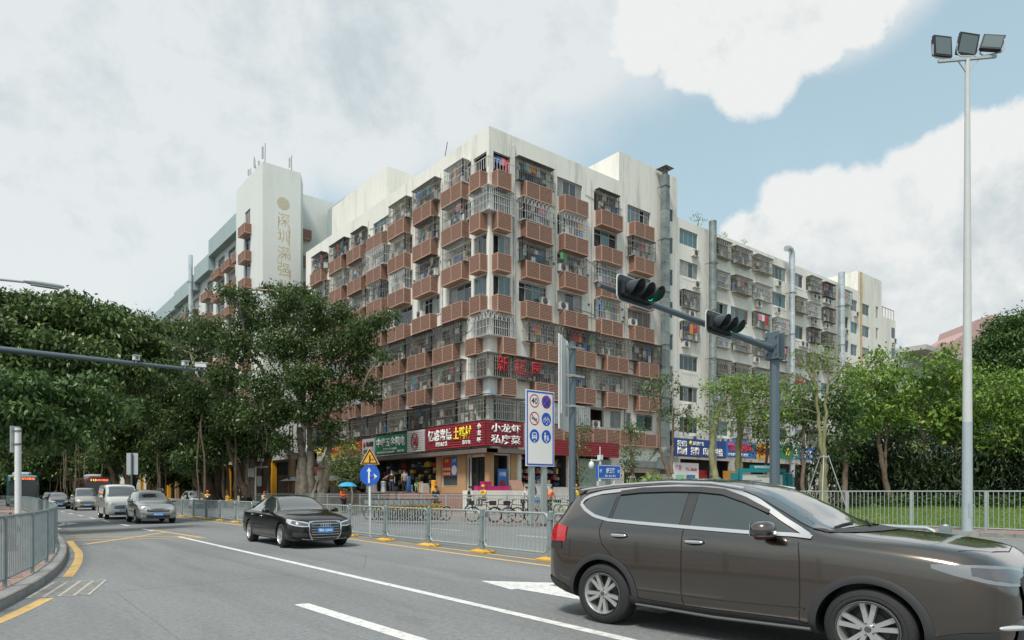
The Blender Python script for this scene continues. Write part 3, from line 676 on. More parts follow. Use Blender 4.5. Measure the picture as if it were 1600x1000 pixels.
ac_unit(blk, PR(40.2, .1, 6.75), 0)
for i in range(7): ac_cover(blk, PR(35.6 + i * 1.62, 0, 5.42), 0, 1.6, 1.25, .6, 1)
for i in range(3): ac_cover(blk, PR(45.4 + i * 1.62, 0, 5.42), 0, 1.6, 1.15, .45, 1)
for k in range(8): window(blk, PR(50.27, -.12, 27.65 - 2.93 * k - 1.45), 0, .75, 1.45, 1, pick=0, rnd=rnd)
# red signage on the third floor bars
REDP = mat('red_paint', (.40, .015, .02), .7, var=.3); 
f = lettering('新', .2, 10.1, 1.15, 1.25, REDP, blk, y=-.66); lettering('起', 1.8, 10.05, 1.15, 1.2, REDP, blk, y=-.66); lettering('屋', 3.35, 10.0, 1.15, 1.2, REDP, blk, y=-.66)
me, w = cage_mesh(7.5, 1.65, .6, 1); put('window_cage', me, blk, PR(35.0, 0, 9.82), 0)
# cables, conduits and little vents strung over the plaster
CAB = mat('black_cable', (.03, .03, .03), .7); rq = random.Random(12)
for i in range(16):
    f_ = PL if i % 2 else PR; a = (rq.uniform(41, 68) if i % 2 else rq.uniform(31.5, 48)); z = rq.uniform(9, 26.3); L_ = rq.uniform(2, 7); m = MB()
    P = [f_(a + L_ * t, .035, z - .35 * sin(pi * t) * rq.uniform(.4, 1) - (.8 if i % 3 == 0 else 0) * t) for t in np.linspace(0, 1, 7)]; m.tube(P, .018, 4); m.build('cable', CAB, blk)
for a in (36.0, 40.0, 44.2): m = MB(); m.tube([PR(a, .04, 8.7), PR(a + .05, .04, 16), PR(a, .04, 27)], .028, 5); m.build('conduit', PIPE, blk)
for a in (45.5, 49.7, 53.8, 57.8, 66): m = MB(); m.tube([PL(a, .04, 8.7), PL(a + .04, .04, 17), PL(a, .04, 26.8)], .028, 5); m.build('conduit', PIPE, blk)
for i in range(22): 
    f_ = PL if i % 2 else PR; a = (rq.choice([45.3, 49.4, 53.4, 57.5]) if i % 2 else rq.choice([35.7, 39.7, 43.9])) + rq.uniform(-.15, .15); z = BT[rq.randrange(6)] + rq.uniform(.2, 1.4); m = MB(); p = f_(a, .0, z); m.box(p[0] - .09, p[0] + .09, p[1] - .09, p[1] + .09, p[2], p[2] + .14); m.build('vent', BARD, blk)
SBX = mat('stock_yellow', (.55, .38, .05), .6); GREYX = mat('stock_grey', (.28, .29, .29), .5)
# shop level
TAN = plaster('tan_tile', (.42, .27, .14), (.30, .19, .10), 0, .3)
for q in ((-.12, -.003, 2.8, 3.9, 1.45, 4.3), (-.12, -.003, 6.2, 6.9, 1.45, 4.3), (-.12, -.003, -.1, .4, 1.45, 4.3), (-.11, -.004, 3.905, 6.195, 1.45, 1.95), (.0, .32, -.12, -.003, 1.45, 4.4), (1.9, 2.6, -.12, -.003, 1.45, 4.4)): m = MB(); m.box(*q); m.build('tiled_pier', TAN, blk)
m = MB(); m.box(-1.0, -.01, -1.0, 27, 4.3, 4.6); m.box(-.99, 3, -1.0, -.01, 4.31, 4.62); m.build('canopy_soffit', mat('canopy_brown', (.14, .115, .10), .8, var=.3), blk)
for (f_, a0, a1, z0, z1, dp) in ((PL, 46.3, 56.2, 1.6, 4.4, 1.0), (PL, 57.8, 63.8, .3, 4.0, 1.0), (PR, 32.8, 37.2, 1.95, 4.2, 1.0), (PL, 64.9, 71.2, .3, 4.0, 1.0)):
    m = MB(); ms = [BARD, CLOT[8], SBX, GREYX, CLOT[9], BARM, CLOT[7], CLOT[0]]; rs = random.Random(int(a0))
    for q in range(90):
        a = rs.uniform(a0, a1 - .5); z = z0 + rs.choice([0, .5, 1.0, 1.5, 2.0]) + .01 * (q % 7); w = rs.uniform(.15, .5); h = rs.uniform(.12, .45); p = f_(a, -dp + .02 * (q % 9), z); e_ = f_(a + w, -dp + .3 + .02 * (q % 9), z + h)
        m.box(min(p[0], e_[0]), max(p[0], e_[0]), min(p[1], e_[1]), max(p[1], e_[1]), p[2], min(e_[2], z1), rs.randrange(8))
    m.build('shelved_stock', ms, blk, kind='stuff')
window(blk, PL(44.15, -.1, 1.97), RL, 2.2, 2.2, 1, pick=0, rnd=rnd); 
f = MB(); f.box(-1.1, -.05, -.02, .02, 0, 2.5); f.box(.05, 1.1, -.02, .02, 0, 2.5); f.build('glass_door', GLASS[0], blk, loc=PL(40.6, -.2, 1.52), rz=RL)
TANS = CLOT[9]
# brick terrace in front of the shops
BRICKW = paving('red_brick_wall', (.36, .17, .12), (.28, .15, .11), 3.5, .5, .25)
m = MB(); m.box(26.4, 29.59, 37.6, 58, .1, 1.45); m.box(26.0, 26.4, 44, 58, .1, .8); m.box(25.6, 26.0, 44, 58, .1, .45)
struct('brick_terrace', m, BRICKW)
m = MB(); m.box(26.2, 31.6, 36.4, 37.59, .1, 1.62); struct('whitewashed_terrace_wall', m, WALL)
for q, (pt, rz, side, k, i) in enumerate(laundry):
    ci = rnd.randrange(len(CLOT)); nth = ['first', 'second', 'third', 'fourth', 'fifth', 'sixth', 'seventh']
    garment(pt, rz, ci, rnd, ('in the open top corner balcony' if side == 'corner' else 'in %s cage from corner, %s floor, %s face' % (nth[i], FLOOR[k], side)))
# --- long right wing
wing = thing('apartment_building', 'long white eight storey rear wing with caged windows and metal flues', 'apartment building', (51.3, 39.3, 0))
WX, WY = 51.3, 39.3; PW = lambda a, o, z: (a - WX, 0 - o, z)
WC = [(51.8, 54.8), (56.8, 59.8), (60.1, 63.4), (63.9, 67.4), (67.8, 70.9), (71.8, 74.6), (75.1, 78.0), (78.6, 81.6), (83.5, 85.7)]
WT = [26.1 - 2.93 * k for k in range(7)]; rnd = random.Random(11); hw = []
for k in range(7):
    for a0, a1 in WC: hw.append((a0 + .1, a1 - .1, WT[k] - 1.45, WT[k]))
    hw.append((86.2, 88.0, 25.6 - 2.8 * k - 1.4, 25.6 - 2.8 * k)); hw.append((89.4, 91.4, 25.6 - 2.8 * k - 1.4, 25.6 - 2.8 * k)); hw.append((93.3, 94.1, 25.9 - 2.8 * k - 1.5, 25.9 - 2.8 * k))
hw += [(52, 60, .3, 4.6, True), (61, 68, .3, 4.6, True), (69, 76, .3, 4.6, True)]
m = MB(); grid_wall(m, PW, WX, 95.1, 0, 26.95, hw)
m.box(.02, 36, .26, 14, 25.5, 25.8); m.box(36.9, 43.8, .004, 12, 26.95, 29.5); m.box(43.8, 48.9, .3, 12, 0, 25.1); m.quad(PW(95.1, 0, 0), PW(95.1, -12, 0), PW(95.1, -12, 26.95), PW(95.1, 0, 26.95))
m.quad(PW(WX, 0, 26.95), PW(88.2, 0, 26.95), PW(88.2, -.25, 26.95), PW(WX, -.25, 26.95))
m.build('wall', [WALL, DARK], wing)
for k in range(7):
    for j, (a0, a1) in enumerate(WC):
        w = a1 - a0 - .2; c = (a0 + a1) / 2; z = WT[k] - 1.45
        window(wing, PW(c, -.12, z), 0, w, 1.4, 3 if w < 2.6 else 4, 0, rnd=rnd)
        if (j > 0 or k in (2, 3)) and rnd.random() < .62:
            me, _ = cage_mesh(int((w + .05) * 2) / 2, 1.62, rnd.choice([.35, .5, .6]), rnd.choice([0, 2, 3, 6, 1, 5])); put('window_cage', me, wing, PW(c, 0, z - .1), 0)
            clutter(wing, PW(c, 0, z - .05), 0, w, rnd, d=.45, n=9)
            if rnd.random() < .35:
                for q in range(3): garment((c - .7 + q * .6, WY - .35, z + 1.35), 0, rnd.randrange(10), rnd, 'in rear wing cage, column %s, storey %s from top' % ('one two three four five six seven eight nine'.split()[j], 'one two three four five six seven'.split()[k]))
        if rnd.random() < .62:
            x = (a0 + rnd.uniform(.4, w - .3)); ac_unit(wing, PW(x, .02, z - .85), 0)
            if rnd.random() < .4: ac_unit(wing, PW(x + .92, .02, z - .85), 0)
        if rnd.random() < .5:
            f = MB()
            for q in range(6): f.bar((q * .4 - 1.0, 0, 0), (q * .4 - 1.2, -.5, -.35), .02)
            f.build('rack_arms', BARD, wing, loc=PW(c, 0, z - .25))
    for x, wd in ((87.1, 1.8), (90.4, 2.0), (93.7, .8)):
        window(wing, PW(x, -.12, (25.6 if wd > 1 else 25.9) - 2.8 * k - 1.4), 0, wd, 1.4, 2 if wd > 1 else 1, rnd=rnd)
        if wd > 1 and rnd.random() < .5: ac_unit(wing, PW(x + .3, .02, 25.6 - 2.8 * k - 2.1), 0)
    f = MB(); f.box(47.6, 48.6, .27, .3, 24 - 2.8 * k - 1.4, 24 - 2.8 * k); f.build('window', GLASS[0], wing); ac_unit(wing, (48.1, .3, 24 - 2.8 * k - 2.1), 0)
m = MB(); m.tube([PW(88.9, .1, 0), PW(88.9, .1, 29.4)], .12, 8); m.build('downpipe', mat('ochre_pipe', (.42, .30, .14), .7, var=.3), wing, smooth=40)
f = MB()
for x in range(6): f.box(44 + x * .9, 44.05 + x * .9, .35, .4, 25.1, 26.4)
f.box(44, 48.6, .35, .4, 26.35, 26.42); f.build('roof_railing', mat('rust_rail', (.25, .12, .10), .8), wing)
FLUEM = mat('flue_steel', (.25, .29, .285), .5, .45, var=.4, vscale=1.5); FLUES = mat('bright_flue_steel', (.55, .60, .62), .35, .6, var=.2, vscale=1.5)
FLUER = mat('rusty_flue', (.17, .13, .10), .75, .2, var=.6, vscale=2)
def flue(x, y, z1, r, mt, label, square=False, bend=False, hood=False):
    t = thing('metal_flue', label, 'flue', (x, y, .1), 0, 'tall exhaust flues on the rear wing'); f = MB(); n = int((z1 - 3) / 1.5)
    for i in range(n):
        z0 = 3 + (z1 - 3) * i / n; z2 = 3 + (z1 - 3) * (i + 1) / n; rr = r + .006 * (i % 2)
        s = MB()
        if square: s.box(-rr, rr, -rr, rr, z0 + .01, z2 - .01)
        else: s.tube([(0, 0, z0 + .01), (0, 0, z2 - .01)], rr, 14)
        s.build('duct_section', mt, t, smooth=30)
        if i % 3 == 1:
            b = MB(); b.box(-r - .05, r + .05, -r - .05, -r - .015, z0 + .5, z0 + .56); b.box(-r - .05, -r - .012, -r, .6, z0 + .5, z0 + .56); b.box(r + .012, r + .05, -r, .6, z0 + .5, z0 + .56); b.build('bracket', BARD, t)
    if bend:
        s = MB(); s.tube([(0, 0, z1), (0, 0, z1 + .35), (-.25, 0, z1 + .7), (-.7, 0, z1 + .75), (-1.2, 0, z1 + .6)], r, 12); s.build('elbow', mt, t, smooth=50)
    if hood:
        s = MB(); s.v += [(-r - .3, -r - .3, z1 + .55), (r + .3, -r - .3, z1 + .55), (r + .3, r + .3, z1 + .55), (-r - .3, r + .3, z1 + .55), (-r * .5, -r * .5, z1 + .8), (r * .5, -r * .5, z1 + .8), (r * .5, r * .5, z1 + .8), (-r * .5, r * .5, z1 + .8)]
        s.f += [(0, 3, 2, 1), (4, 5, 6, 7), (0, 1, 5, 4), (1, 2, 6, 5), (2, 3, 7, 6), (3, 0, 4, 7)]; s.m += [0] * 6; s.box(-r * .6, r * .6, -r * .6, r * .6, z1, z1 + .56); s.build('hood', BARD, t)
    return t
flue(48.7, 38.45, 29.6, .29, FLUEM, 'square rust streaked flue with a small hood beside the stair tower', True, hood=True)
flue(49.15, 38.55, 25.6, .15, FLUER, 'narrow brown rusted duct tucked against the hooded flue', True)
flue(56.1, 38.6, 27.4, .36, FLUEM, 'thick dull grey round flue nearest the stair tower')
flue(70.8, 38.6, 27.2, .31, FLUES, 'bright silver flue with a bent top', bend=True)
flue(82.3, 38.6, 27.8, .38, FLUES, 'silver flue with a cut top near the far stair tower')
# --- tower with faded lettering and the left wing behind the banyans
tow = thing('apartment_tower', 'pale tower with faded vertical characters and emblem standing behind the corner block', 'tower', (25.9, 75.6, 0))
m = MB(); TL = lambda a, o, z: (0 - o, a, z)
ht = [(4.2, 6.0, 34.2 - 3.12 * k - 1.9, 34.2 - 3.12 * k) for k in range(9)]
grid_wall(m, TL, 0, 9.3, 0, 37.95, ht, m=0)
m.quad((0, 0, 0), (4.3, 0, 0), (4.3, 0, 37.95), (0, 0, 37.95)); m.quad((4.3, 0, 0), (4.75, .45, 0), (4.75, .45, 36.9), (4.3, 0, 37.95)); m.quad((4.75, .45, 0), (4.75, 9.3, 0), (4.75, 9.3, 36.9), (4.75, .45, 36.9))
m.quad((0, 0, 37.95), (4.3, 0, 37.95), (4.3, 9.3, 37.95), (0, 9.3, 37.95)); m.quad((0, 9.3, 0), (4.75, 9.3, 0), (4.75, 9.3, 36.9), (0, 9.3, 37.95))
m.box(4.76, 10.5, 2.4, 9, 0, 36.7); m.build('wall', [WALL2, DARK], tow)
for k in range(9):
    window(tow, TL(5.1, -.12, 34.2 - 3.12 * k - 1.9), RL, 1.8, 1.9, 2, 1, pick=(3 if k == 0 else 0), rnd=rnd)
    ac_cover(tow, TL(4.9, 0, 34.2 - 3.12 * k - 3.1), RL, 2.4, 1.1, .8); ac_cover(tow, (5.6, 2.4, 34.3 - 3.12 * k - 3.1), 0, 1.4, 1.15, .8, 1)
    w_ = MB(); w_.box(4.755, 4.8, 1.2, 2.0, 34.2 - 3.12 * k - 1.9, 34.2 - 3.12 * k); w_.build('window', GLASS[0], tow)
FADE = mat('faded_ochre_lettering', (.50, .40, .22), .85, var=.25, vscale=3)
RUSTS = mat('rust_stain', (.50, .34, .17), .9, var=.2, vscale=3)
e = MB(); e.lathe([(0, -.006), (.72, -.006), (.73, 0)], 28, 'y'); e.build('faded_emblem', mat('faded_emblem_paint', (.49, .455, .35), .9, var=.15, vscale=6), tow, loc=(2.3, 0, 33.9))
for i, ch in enumerate('深圳深强业'): lettering(ch, 1.65, 31.4 - i * 1.87, 1.35, 1.42, FADE, tow, y=0, bold=-.006, depth=.01)
m = MB(); q = random.Random(3)
for i in range(30):
    x = q.choice([1.7, 2.1, 2.8, 3.0]) + q.uniform(-.08, .08); z = q.uniform(20, 32.5); m.box(x, x + .05, -.009, -.003, z - q.uniform(.4, 1.4), z)
m.build('rust_streaks', RUSTS, tow, kind='stuff')
def antenna(x, y, z, h, lab, n=1, tilt=0):
    t = thing('antenna', lab, 'antenna', (x, y, z), 0, 'antennas on the tower roof'); f = MB(); f.tube([(0, 0, 0), (tilt, 0, h)], .035, 6); f.build('mast', BARD, t)
    for k in range(n): f = MB(); f.box(-.34 + k * .5, -.16 + k * .5, -.1, .08, h * .25, h * .8); f.build('panel_antenna', GREYM, t)
antenna(26.2, 78.5, 37.9, 1.7, 'panel antennas leaning over the left edge of the tower roof', 2, -.3); antenna(26.3, 76.1, 37.9, 2.4, 'tallest thin whip antenna at the tower corner', 1, .05)
antenna(29.3, 76.0, 37.9, 1.9, 'single panel antenna near the right end of the tower roof', 1); antenna(26.2, 80.5, 37.9, 1.2, 'short stubby panel antenna on the left side of the tower', 1)
antenna(30.5, 46.5, 27.9, 2.2, 'bent pole aerial on the corner block parapet', 0, .4)
lw_ = thing('apartment_building', 'left wing with teal parapet and stepped roof seen over the trees', 'apartment building', (27.5, 84.9, 0))
LZ = [(0, 14.5, 36.2), (14.5, 22, 33.2 + 1.2), (22, 34, 33.4), (34, 56, 33.0), (56, 110, 31.5)]
for (a0, a1, zt) in LZ:
    m = MB(); hh = []
    for j in range(int((a1 - a0) / 4.6)):
        for k in range(8): c = a0 + 1.0 + j * 4.6; hh.append((c, c + 3.0, zt - 4.6 - 3.05 * k, zt - 2.9 - 3.05 * k))
    grid_wall(m, TL, a0, a1, 0, zt - 2.1, hh); m.quad((0, a0, 0), (12, a0, 0), (12, a0, zt), (0, a0, zt)); m.build('wall', [WALL2, DARK], lw_)
    m = MB(); m.box(-.9, .4, a0 + .02, a1 - .02, zt - 2.2, zt); m.build('teal_parapet', TEAL, lw_)
    for h in hh:
        c = (h[0] + h[1]) / 2
        if h[2] > 8: window(lw_, TL(c, -.12, h[2]), RL, 3.0, 1.7, 4, 1, rnd=rnd); ac_cover(lw_, TL(c + .3, 0, h[2] - 1.15), RL, 3.4, 1.05, .8)
flue(26.3, 107.5, 36.2, .3, FLUES, 'thin grey flue rising by the teal parapet of the left wing')
# far pink and grey buildings at the right
gb = thing('office_building', 'grey blue building with deep overhanging roof and window band', 'building', (107.9, 47, 0))
# placed along the ray between the wing end and the street pole
m = MB(); m.box(0, 40, -5.7, 2, 0, 22.0); m.build('wall', GREYB, gb)
m = MB(); m.box(-.3, 40, -8.6, 2, 22.02, 22.7); m.build('roof', CONC, gb)
for i in range(26): f = MB(); f.box(.9 + i * 1.25, 1.85 + i * 1.25, -5.78, -5.72, 17.3, 19.2); f.build('window', GLASS[i % 2 * 4], gb)
m = MB(); m.box(0, 40, -6.5, -5.72, 16.4, 17.0); m.build('ledge', CONC, gb)
pk = thing('apartment_building', 'far pink tiled building with stepped sloping roofline', 'apartment building', (180 * .6297 + 119.4 * .7768, 180 * .7768 - 119.4 * .6297, 0), rad(-41))
m = MB(); prof = [(-16, 0), (-16, 37), (-8, 39), (-6, 41), (-3, 40.8), (-2, 41.8), (2.5, 44.8), (3.2, 46.8), (7.4, 48.3), (8.6, 47.6), (8.6, 0)]
n_ = len(prof); m.v += [(x, 0, z) for x, z in prof] + [(x, 16, z) for x, z in prof]; m.f += [tuple(range(n_)), tuple(range(2 * n_ - 1, n_ - 1, -1))] + [(i, n_ + i, n_ + (i + 1) % n_, (i + 1) % n_) for i in range(n_)]; m.m += [0] * (n_ + 2)
m.build('wall', PINK, pk)
for i, (x, z) in enumerate([(-4, 33), (0, 33.5), (5.2, 34), (5.2, 30), (0, 30), (6, 43), (-4, 29)]): f = MB(); f.box(x, x + 1.8, -.1, .02, z, z + 1.5); f.build('window', GLASS[4], pk)
# ---------------------------------------------------------------- shop signs
def sign(name, label, P0, rz, w, h, face, letters, depth=.25, cat='shop sign', slats=None):
    t = thing(name, label, cat, P0, rz); m = MB(); m.box(0, w, 0, depth, 0, h); m.build('sign_board', face, t)
    if slats:
        for i in range(int(h / .17)): s = MB(); s.box(.02, w - .02, -.03, -.003, .03 + i * .17, .13 + i * .17); s.build('slat', slats, t)
    y = -.035 if slats else -.004
    for (b, x, z, ww, hh, mt) in letters: lettering(b, x, z, ww, hh, mt, t, y=y, bold=.02, depth=.05)
    return t
SW = mat('sign_white', (.75, .75, .73), .5); SY = mat('sign_yellow', (.80, .62, .03), .5); SR = mat('sign_red', (.42, .02, .025), .5); SG = mat('sign_green', (.01, .19, .09), .5)
SMAR = mat('sign_maroon', (.16, .012, .02), .6, var=.15); SMAR2 = mat('sign_maroon_slat', (.30, .025, .04), .55, var=.1); SYB = mat('sign_orange', (.75, .36, .02), .5); SGR = mat('sign_grey', (.42, .44, .44), .5)
SBLU = mat('sign_navy', (.012, .045, .22), .45); SBL2 = mat('sign_blue', (.02, .16, .50), .45); SBLK = mat('sign_black', (.02, .02, .02), .5); SWS = mat('sign_cream_slat', (.62, .62, .60), .6)
# left face signs run towards the corner (local x = towards the viewer's right)
SGY = 1.75
def lsign(a_hi, a_lo, z0, z1, label, face, letters, slats=None, name='shop_sign'):
    return sign(name, label, (28.55, a_hi, z0), RL, a_hi - a_lo, z1 - z0, face, letters, slats=slats)
lsign(70.5, 65.1, 4.95, 6.2, 'grey shop sign with gold characters half hidden behind the banyan trunk', SGR, [('文具百货', .5, .25, 4.2, .7, SY)])
lsign(64.9, 61.4, 4.9, 6.1, 'orange shop sign with a round red and white logo', SYB, [('四季小吃', 1.2, .35, 2.1, .55, SR), ('●', .2, .25, .75, .8, SR), ('●', .36, .42, .42, .45, SW)])
lsign(61.2, 57.2, 4.9, 6.2, 'red shop sign with yellow characters behind the small street tree', SR, [('永家家电行', .3, .55, 3.4, .6, SY)])
lsign(57.0, 54.6, 4.75, 6.3, 'pale grey shop sign with a red mark between red and green signs', SGR, [('明山公寓', .9, .85, 1.3, .45, SBLK), ('●', .3, .8, .4, .5, SR), ('安居客栈', .4, .3, 1.6, .3, SBLK)])
lsign(54.4, 49.0, 4.75, 6.35, 'green hardware shop sign with white characters', SG, [('中泰五金机电', .25, .62, 4.9, .82, SW), ('主营五金电器', 1.4, .36, 2.4, .2, SW), ('TEL:27956189 13530625397', .3, .1, 3.1, .17, SW), ('批发零售', 3.9, .1, 1.1, .2, SW)])
s_ = lsign(48.9, 46.2, 4.75, 6.5, 'cream slatted sign panel with a round brown line emblem', SGR, [], slats=SWS)
mm = MB()
for rr in (.62, .5):
    P = [(rr * .9 * cos(t), 0, rr * 1.1 * sin(t)) for t in np.linspace(0, 2 * pi, 29)]
    for a, b in zip(P, P[1:]): mm.bar(a, b, .045, .02)
mm.build('round_emblem', SMAR2, s_, loc=(1.25, -.06, .85)); lettering('湘', .93, .5, .64, .72, SMAR2, s_, y=-.045)
s_ = lsign(46.1, 38.2, 4.78, 6.55, 'long maroon slatted restaurant sign wrapping to the corner', SMAR, [('忆惑常德', .5, .62, 3.3, .88, SW), ('土鸭村', 4.0, .58, 2.3, .95, SY), ('湘家私房菜', 1.6, .2, 1.6, .34, SW), ('酱仔兔', 5.2, .2, 1.0, .3, SW), ('小', 7.0, 1.2, .5, .4, SW), ('龙', 7.0, .72, .5, .4, SW), ('虾', 7.0, .2, .5, .42, SW)], slats=SMAR2)
sign('shop_sign', 'maroon slatted sign with two rows of thick white characters on the corner', (28.6, 38.1, 4.78), 0, 3.4, 1.75, SMAR, [('小龙虾', .35, .98, 2.7, .6, SW), ('私房菜', .35, .15, 2.7, .66, SW)], slats=SMAR2)
sign('shop_sign', 'plain maroon slatted fascia right of the blue and white traffic board', (33.0, 38.2, 4.35), 0, 9.4, 1.15, SMAR, [], slats=SMAR2)
sign('shop_sign', 'navy print shop sign with white characters', (49.9, 38.3, 4.75), 0, 7.9, 1.65, SBLU, [('招印\n牌刷', .3, .15, 1.4, 1.3, SW), ('深新捷广告', 2.6, 1.05, 1.7, .38, SW), ('●', 2.1, 1.05, .38, .42, SY), ('招牌', 2.3, .15, 1.3, .75, SW), ('印刷', 4.2, .15, 1.3, .75, SW), ('喷绘', 6.1, .15, 1.3, .75, SW)])
sign('shop_sign', 'bright blue shop sign with red characters', (57.9, 38.35, 4.9), 0, 5.4, 1.6, SBL2, [('世纪通讯', .3, .6, 4.4, .85, mat('sign_bright_red', (.7, .02, .03), .5)), ('手机维修 充值缴费', .3, .15, 3.6, .28, SW)])
sign('shop_sign', 'yellow shop sign with red characters behind the thin trees', (63.4, 38.4, 5.0), 0, 4.5, 1.5, SYB, [('美味快餐', .4, .35, 3.4, .8, SR)])
sign('shop_sign', 'green shop sign with one white character at its end', (68.0, 38.35, 5.05), 0, 3.9, 1.5, SG, [('饮', 2.6, .3, .9, .9, SW), ('冷', 1.0, .3, .9, .9, SY)])
sign('shop_sign', 'small blue sign with white characters furthest right on the shop row', (72.1, 38.35, 5.05), 0, 3.4, 1.4, SBL2, [('手机', .5, .25, 2.2, .8, SW)])
# shop windows, posters, interiors
def poster(label, P0, rz, w, h, face, letters, extra=()):
    t = thing('poster', label, 'poster', P0, rz); m = MB(); m.box(0, w, 0, .02, 0, h); m.build('poster_sheet', face, t)
    for (b, x, z, ww, hh, mt) in letters: lettering(b, x, z, ww, hh, mt, t, y=-.003, bold=.02, depth=.012)
    for (x, z, r_, mt) in extra: e = MB(); e.lathe([(0, -.012), (r_, -.01), (r_ * 1.02, -.001)], 14, 'y'); e.build('dish_picture', mt, t, loc=(x, 0, z))
DISH = mat('dish_cream', (.6, .45, .22), .6, var=.3, vscale=12); DISHR = mat('dish_red', (.35, .05, .03), .6, var=.5, vscale=12)
poster('red menu poster with rows of round dishes in the restaurant window', (29.5, 45.05, 2.75), RL, 1.15, 1.45, SR, [('土鸭村', .3, 1.05, .6, .3, SY)], [(.2 + .25 * i, .2 + .35 * j, .12, DISH) for i in range(4) for j in range(2)])
poster('blue and white poster with a plate of crayfish beside the red menu', (29.5, 43.88, 2.75), RL, .85, 1.45, SBL2, [('小龙虾', .12, 1.05, .6, .28, SW)], [(.42, .45, .34, DISHR), (.42, .45, .36, SW)])
poster('tall blue food poster right of the restaurant door', (30.3, 39.0, 1.7), 0, .85, 1.5, SBL2, [('大排档', .12, .95, .6, .35, SW)], [(.42, .4, .3, DISHR)])
poster('white price poster with green and blue blocks by the print shop', (50.0, 38.7, .5), 0, 4.0, 3.7, SW, [('广告', .5, 3.0, .9, .5, mat('sign_magenta', (.6, .05, .25), .5)), ('75-3868', 2.0, 2.95, 1.7, .3, SR)])
f = MB(); f.box(50.5, 51.8, 38.66, 38.69, .8, 3.1); o = f.build('poster', mat('mint_print', (.25, .6, .45), .6), None); o['label'] = 'mint green price panel on the white print shop poster'; o['category'] = 'poster'
f = MB(); f.box(52.1, 53.4, 38.66, 38.69, .8, 3.1); o = f.build('poster', SBL2, None); o['label'] = 'blue price panel on the white print shop poster'; o['category'] = 'poster'
rr = random.Random(8)
for (x, w, mt, nm) in ((54.3, 1.6, SR, 'red'), (56.2, 1.3, GLASS[0], 'dark'), (58.6, 2.2, SYB, 'orange'), (61.5, 2.0, CONC, 'grey'), (66.0, 2.0, SYB, 'yellow'), (70.0, 2.2, GLASS[4], 'glazed')):
    t = MB(); t.box(x - WX, x + w - WX, -.2, -.1, .2, 3.6); t.box(x + .1 - WX, x + w - .1 - WX, -.25, -.205, .4, 2.2); t.build('shop_front_panel', mt, wing)
CURT = mat('green_grey_curtain', (.26, .36, .32), .9, var=.15)
t = MB()
for i in range(22): x = 38.5 + i * .17; t.quad((x, 38.95 + .05 * (i % 2), .9), (x + .17, 38.95 + .05 * ((i + 1) % 2), .9), (x + .17, 38.95 + .05 * ((i + 1) % 2), 4.2), (x, 38.95 + .05 * (i % 2), 4.2))
o = t.build('curtain', CURT, None); o['label'] = 'large grey green curtain hanging over a shop opening'; o['category'] = 'curtain'
# duct fan box on the wall at the end of the right face
t = thing('exhaust_duct', 'flared grey metal exhaust duct on the wall left of the print shop', 'exhaust duct', (44.5, 38.6, 3.6)); m = MB()
m.box(-.4, 2.6, -.45, .4, 0, .55); m.build('duct_body', FLUEM, t)
m = MB(); i = len(m.v); m.v += [(2.6, -.45, 0), (2.6, .4, 0), (2.6, .4, .55), (2.6, -.45, .55), (3.9, -.6, -.1), (3.9, .45, -.1), (3.9, .45, 1.9), (3.9, -.6, 1.9)]
m.f += [(0, 1, 5, 4), (1, 2, 6, 5), (2, 3, 7, 6), (3, 0, 4, 7), (4, 5, 6, 7)]; m.m += [0] * 5; m.build('flared_hood', FLUEM, t)
for (x, y, z, lab) in ((34.2, 38.6, 1.0, 'boxy outdoor condenser beside the blue street name sign'), (33.0, 38.5, 1.0, 'outdoor condenser behind the posts of the traffic board'), (46.2, 38.6, 1.5, 'condenser under the flared exhaust duct')):
    a, b = ac_mesh(); o = put('outdoor_condenser', a, None, (x, y, z), 0, lab, 'air conditioner', scale=(1.5, 1.2, 1.9)); put('fan_grille', b, o)
# crates and goods on the terrace
CR = mat('magenta_crate', (.42, .015, .13), .55)
for i, (x, y, z, lab) in enumerate([(27.2, 37.0, 1.62, 'left magenta crate on the whitewashed terrace wall'), (27.9, 37.0, 1.62, 'middle magenta crate on the whitewashed terrace wall'), (28.6, 37.0, 1.62, 'right magenta crate in the bottom row on the terrace wall'), (27.7, 37.0, 1.93, 'topmost magenta crate stacked over the others'), (29.3, 37.05, 1.62, 'last magenta crate before the brown tilted board')]):
    t = MB(); t.box(-.33, .33, -.22, .22, 0, .03); 
    for a in (-.33, .31): t.box(a, a + .02, -.22, .22, .03, .3)
    for b in (-.22, .2): t.box(-.31, .31, b, b + .02, .03, .3)
    t.box(-.345, .345, -.235, -.221, .25, .3); t.box(-.345, .345, -.235, -.221, .1, .14); put('crate', t.mesh('crate', CR), None, (x, y, z), rr.uniform(-.1, .1), lab, 'crate', 'magenta crates on the terrace')
t = MB(); t.box(-.6, .6, -.03, .03, 0, .8); t.box(-.5, .5, -.045, -.031, .1, .7); put('board', t.mesh('board', BROWN2), None, (30.5, 36.9, 1.62), .1, 'brown tilted board beside the magenta crates', 'board', rot=(rad(-25), 0, .1))
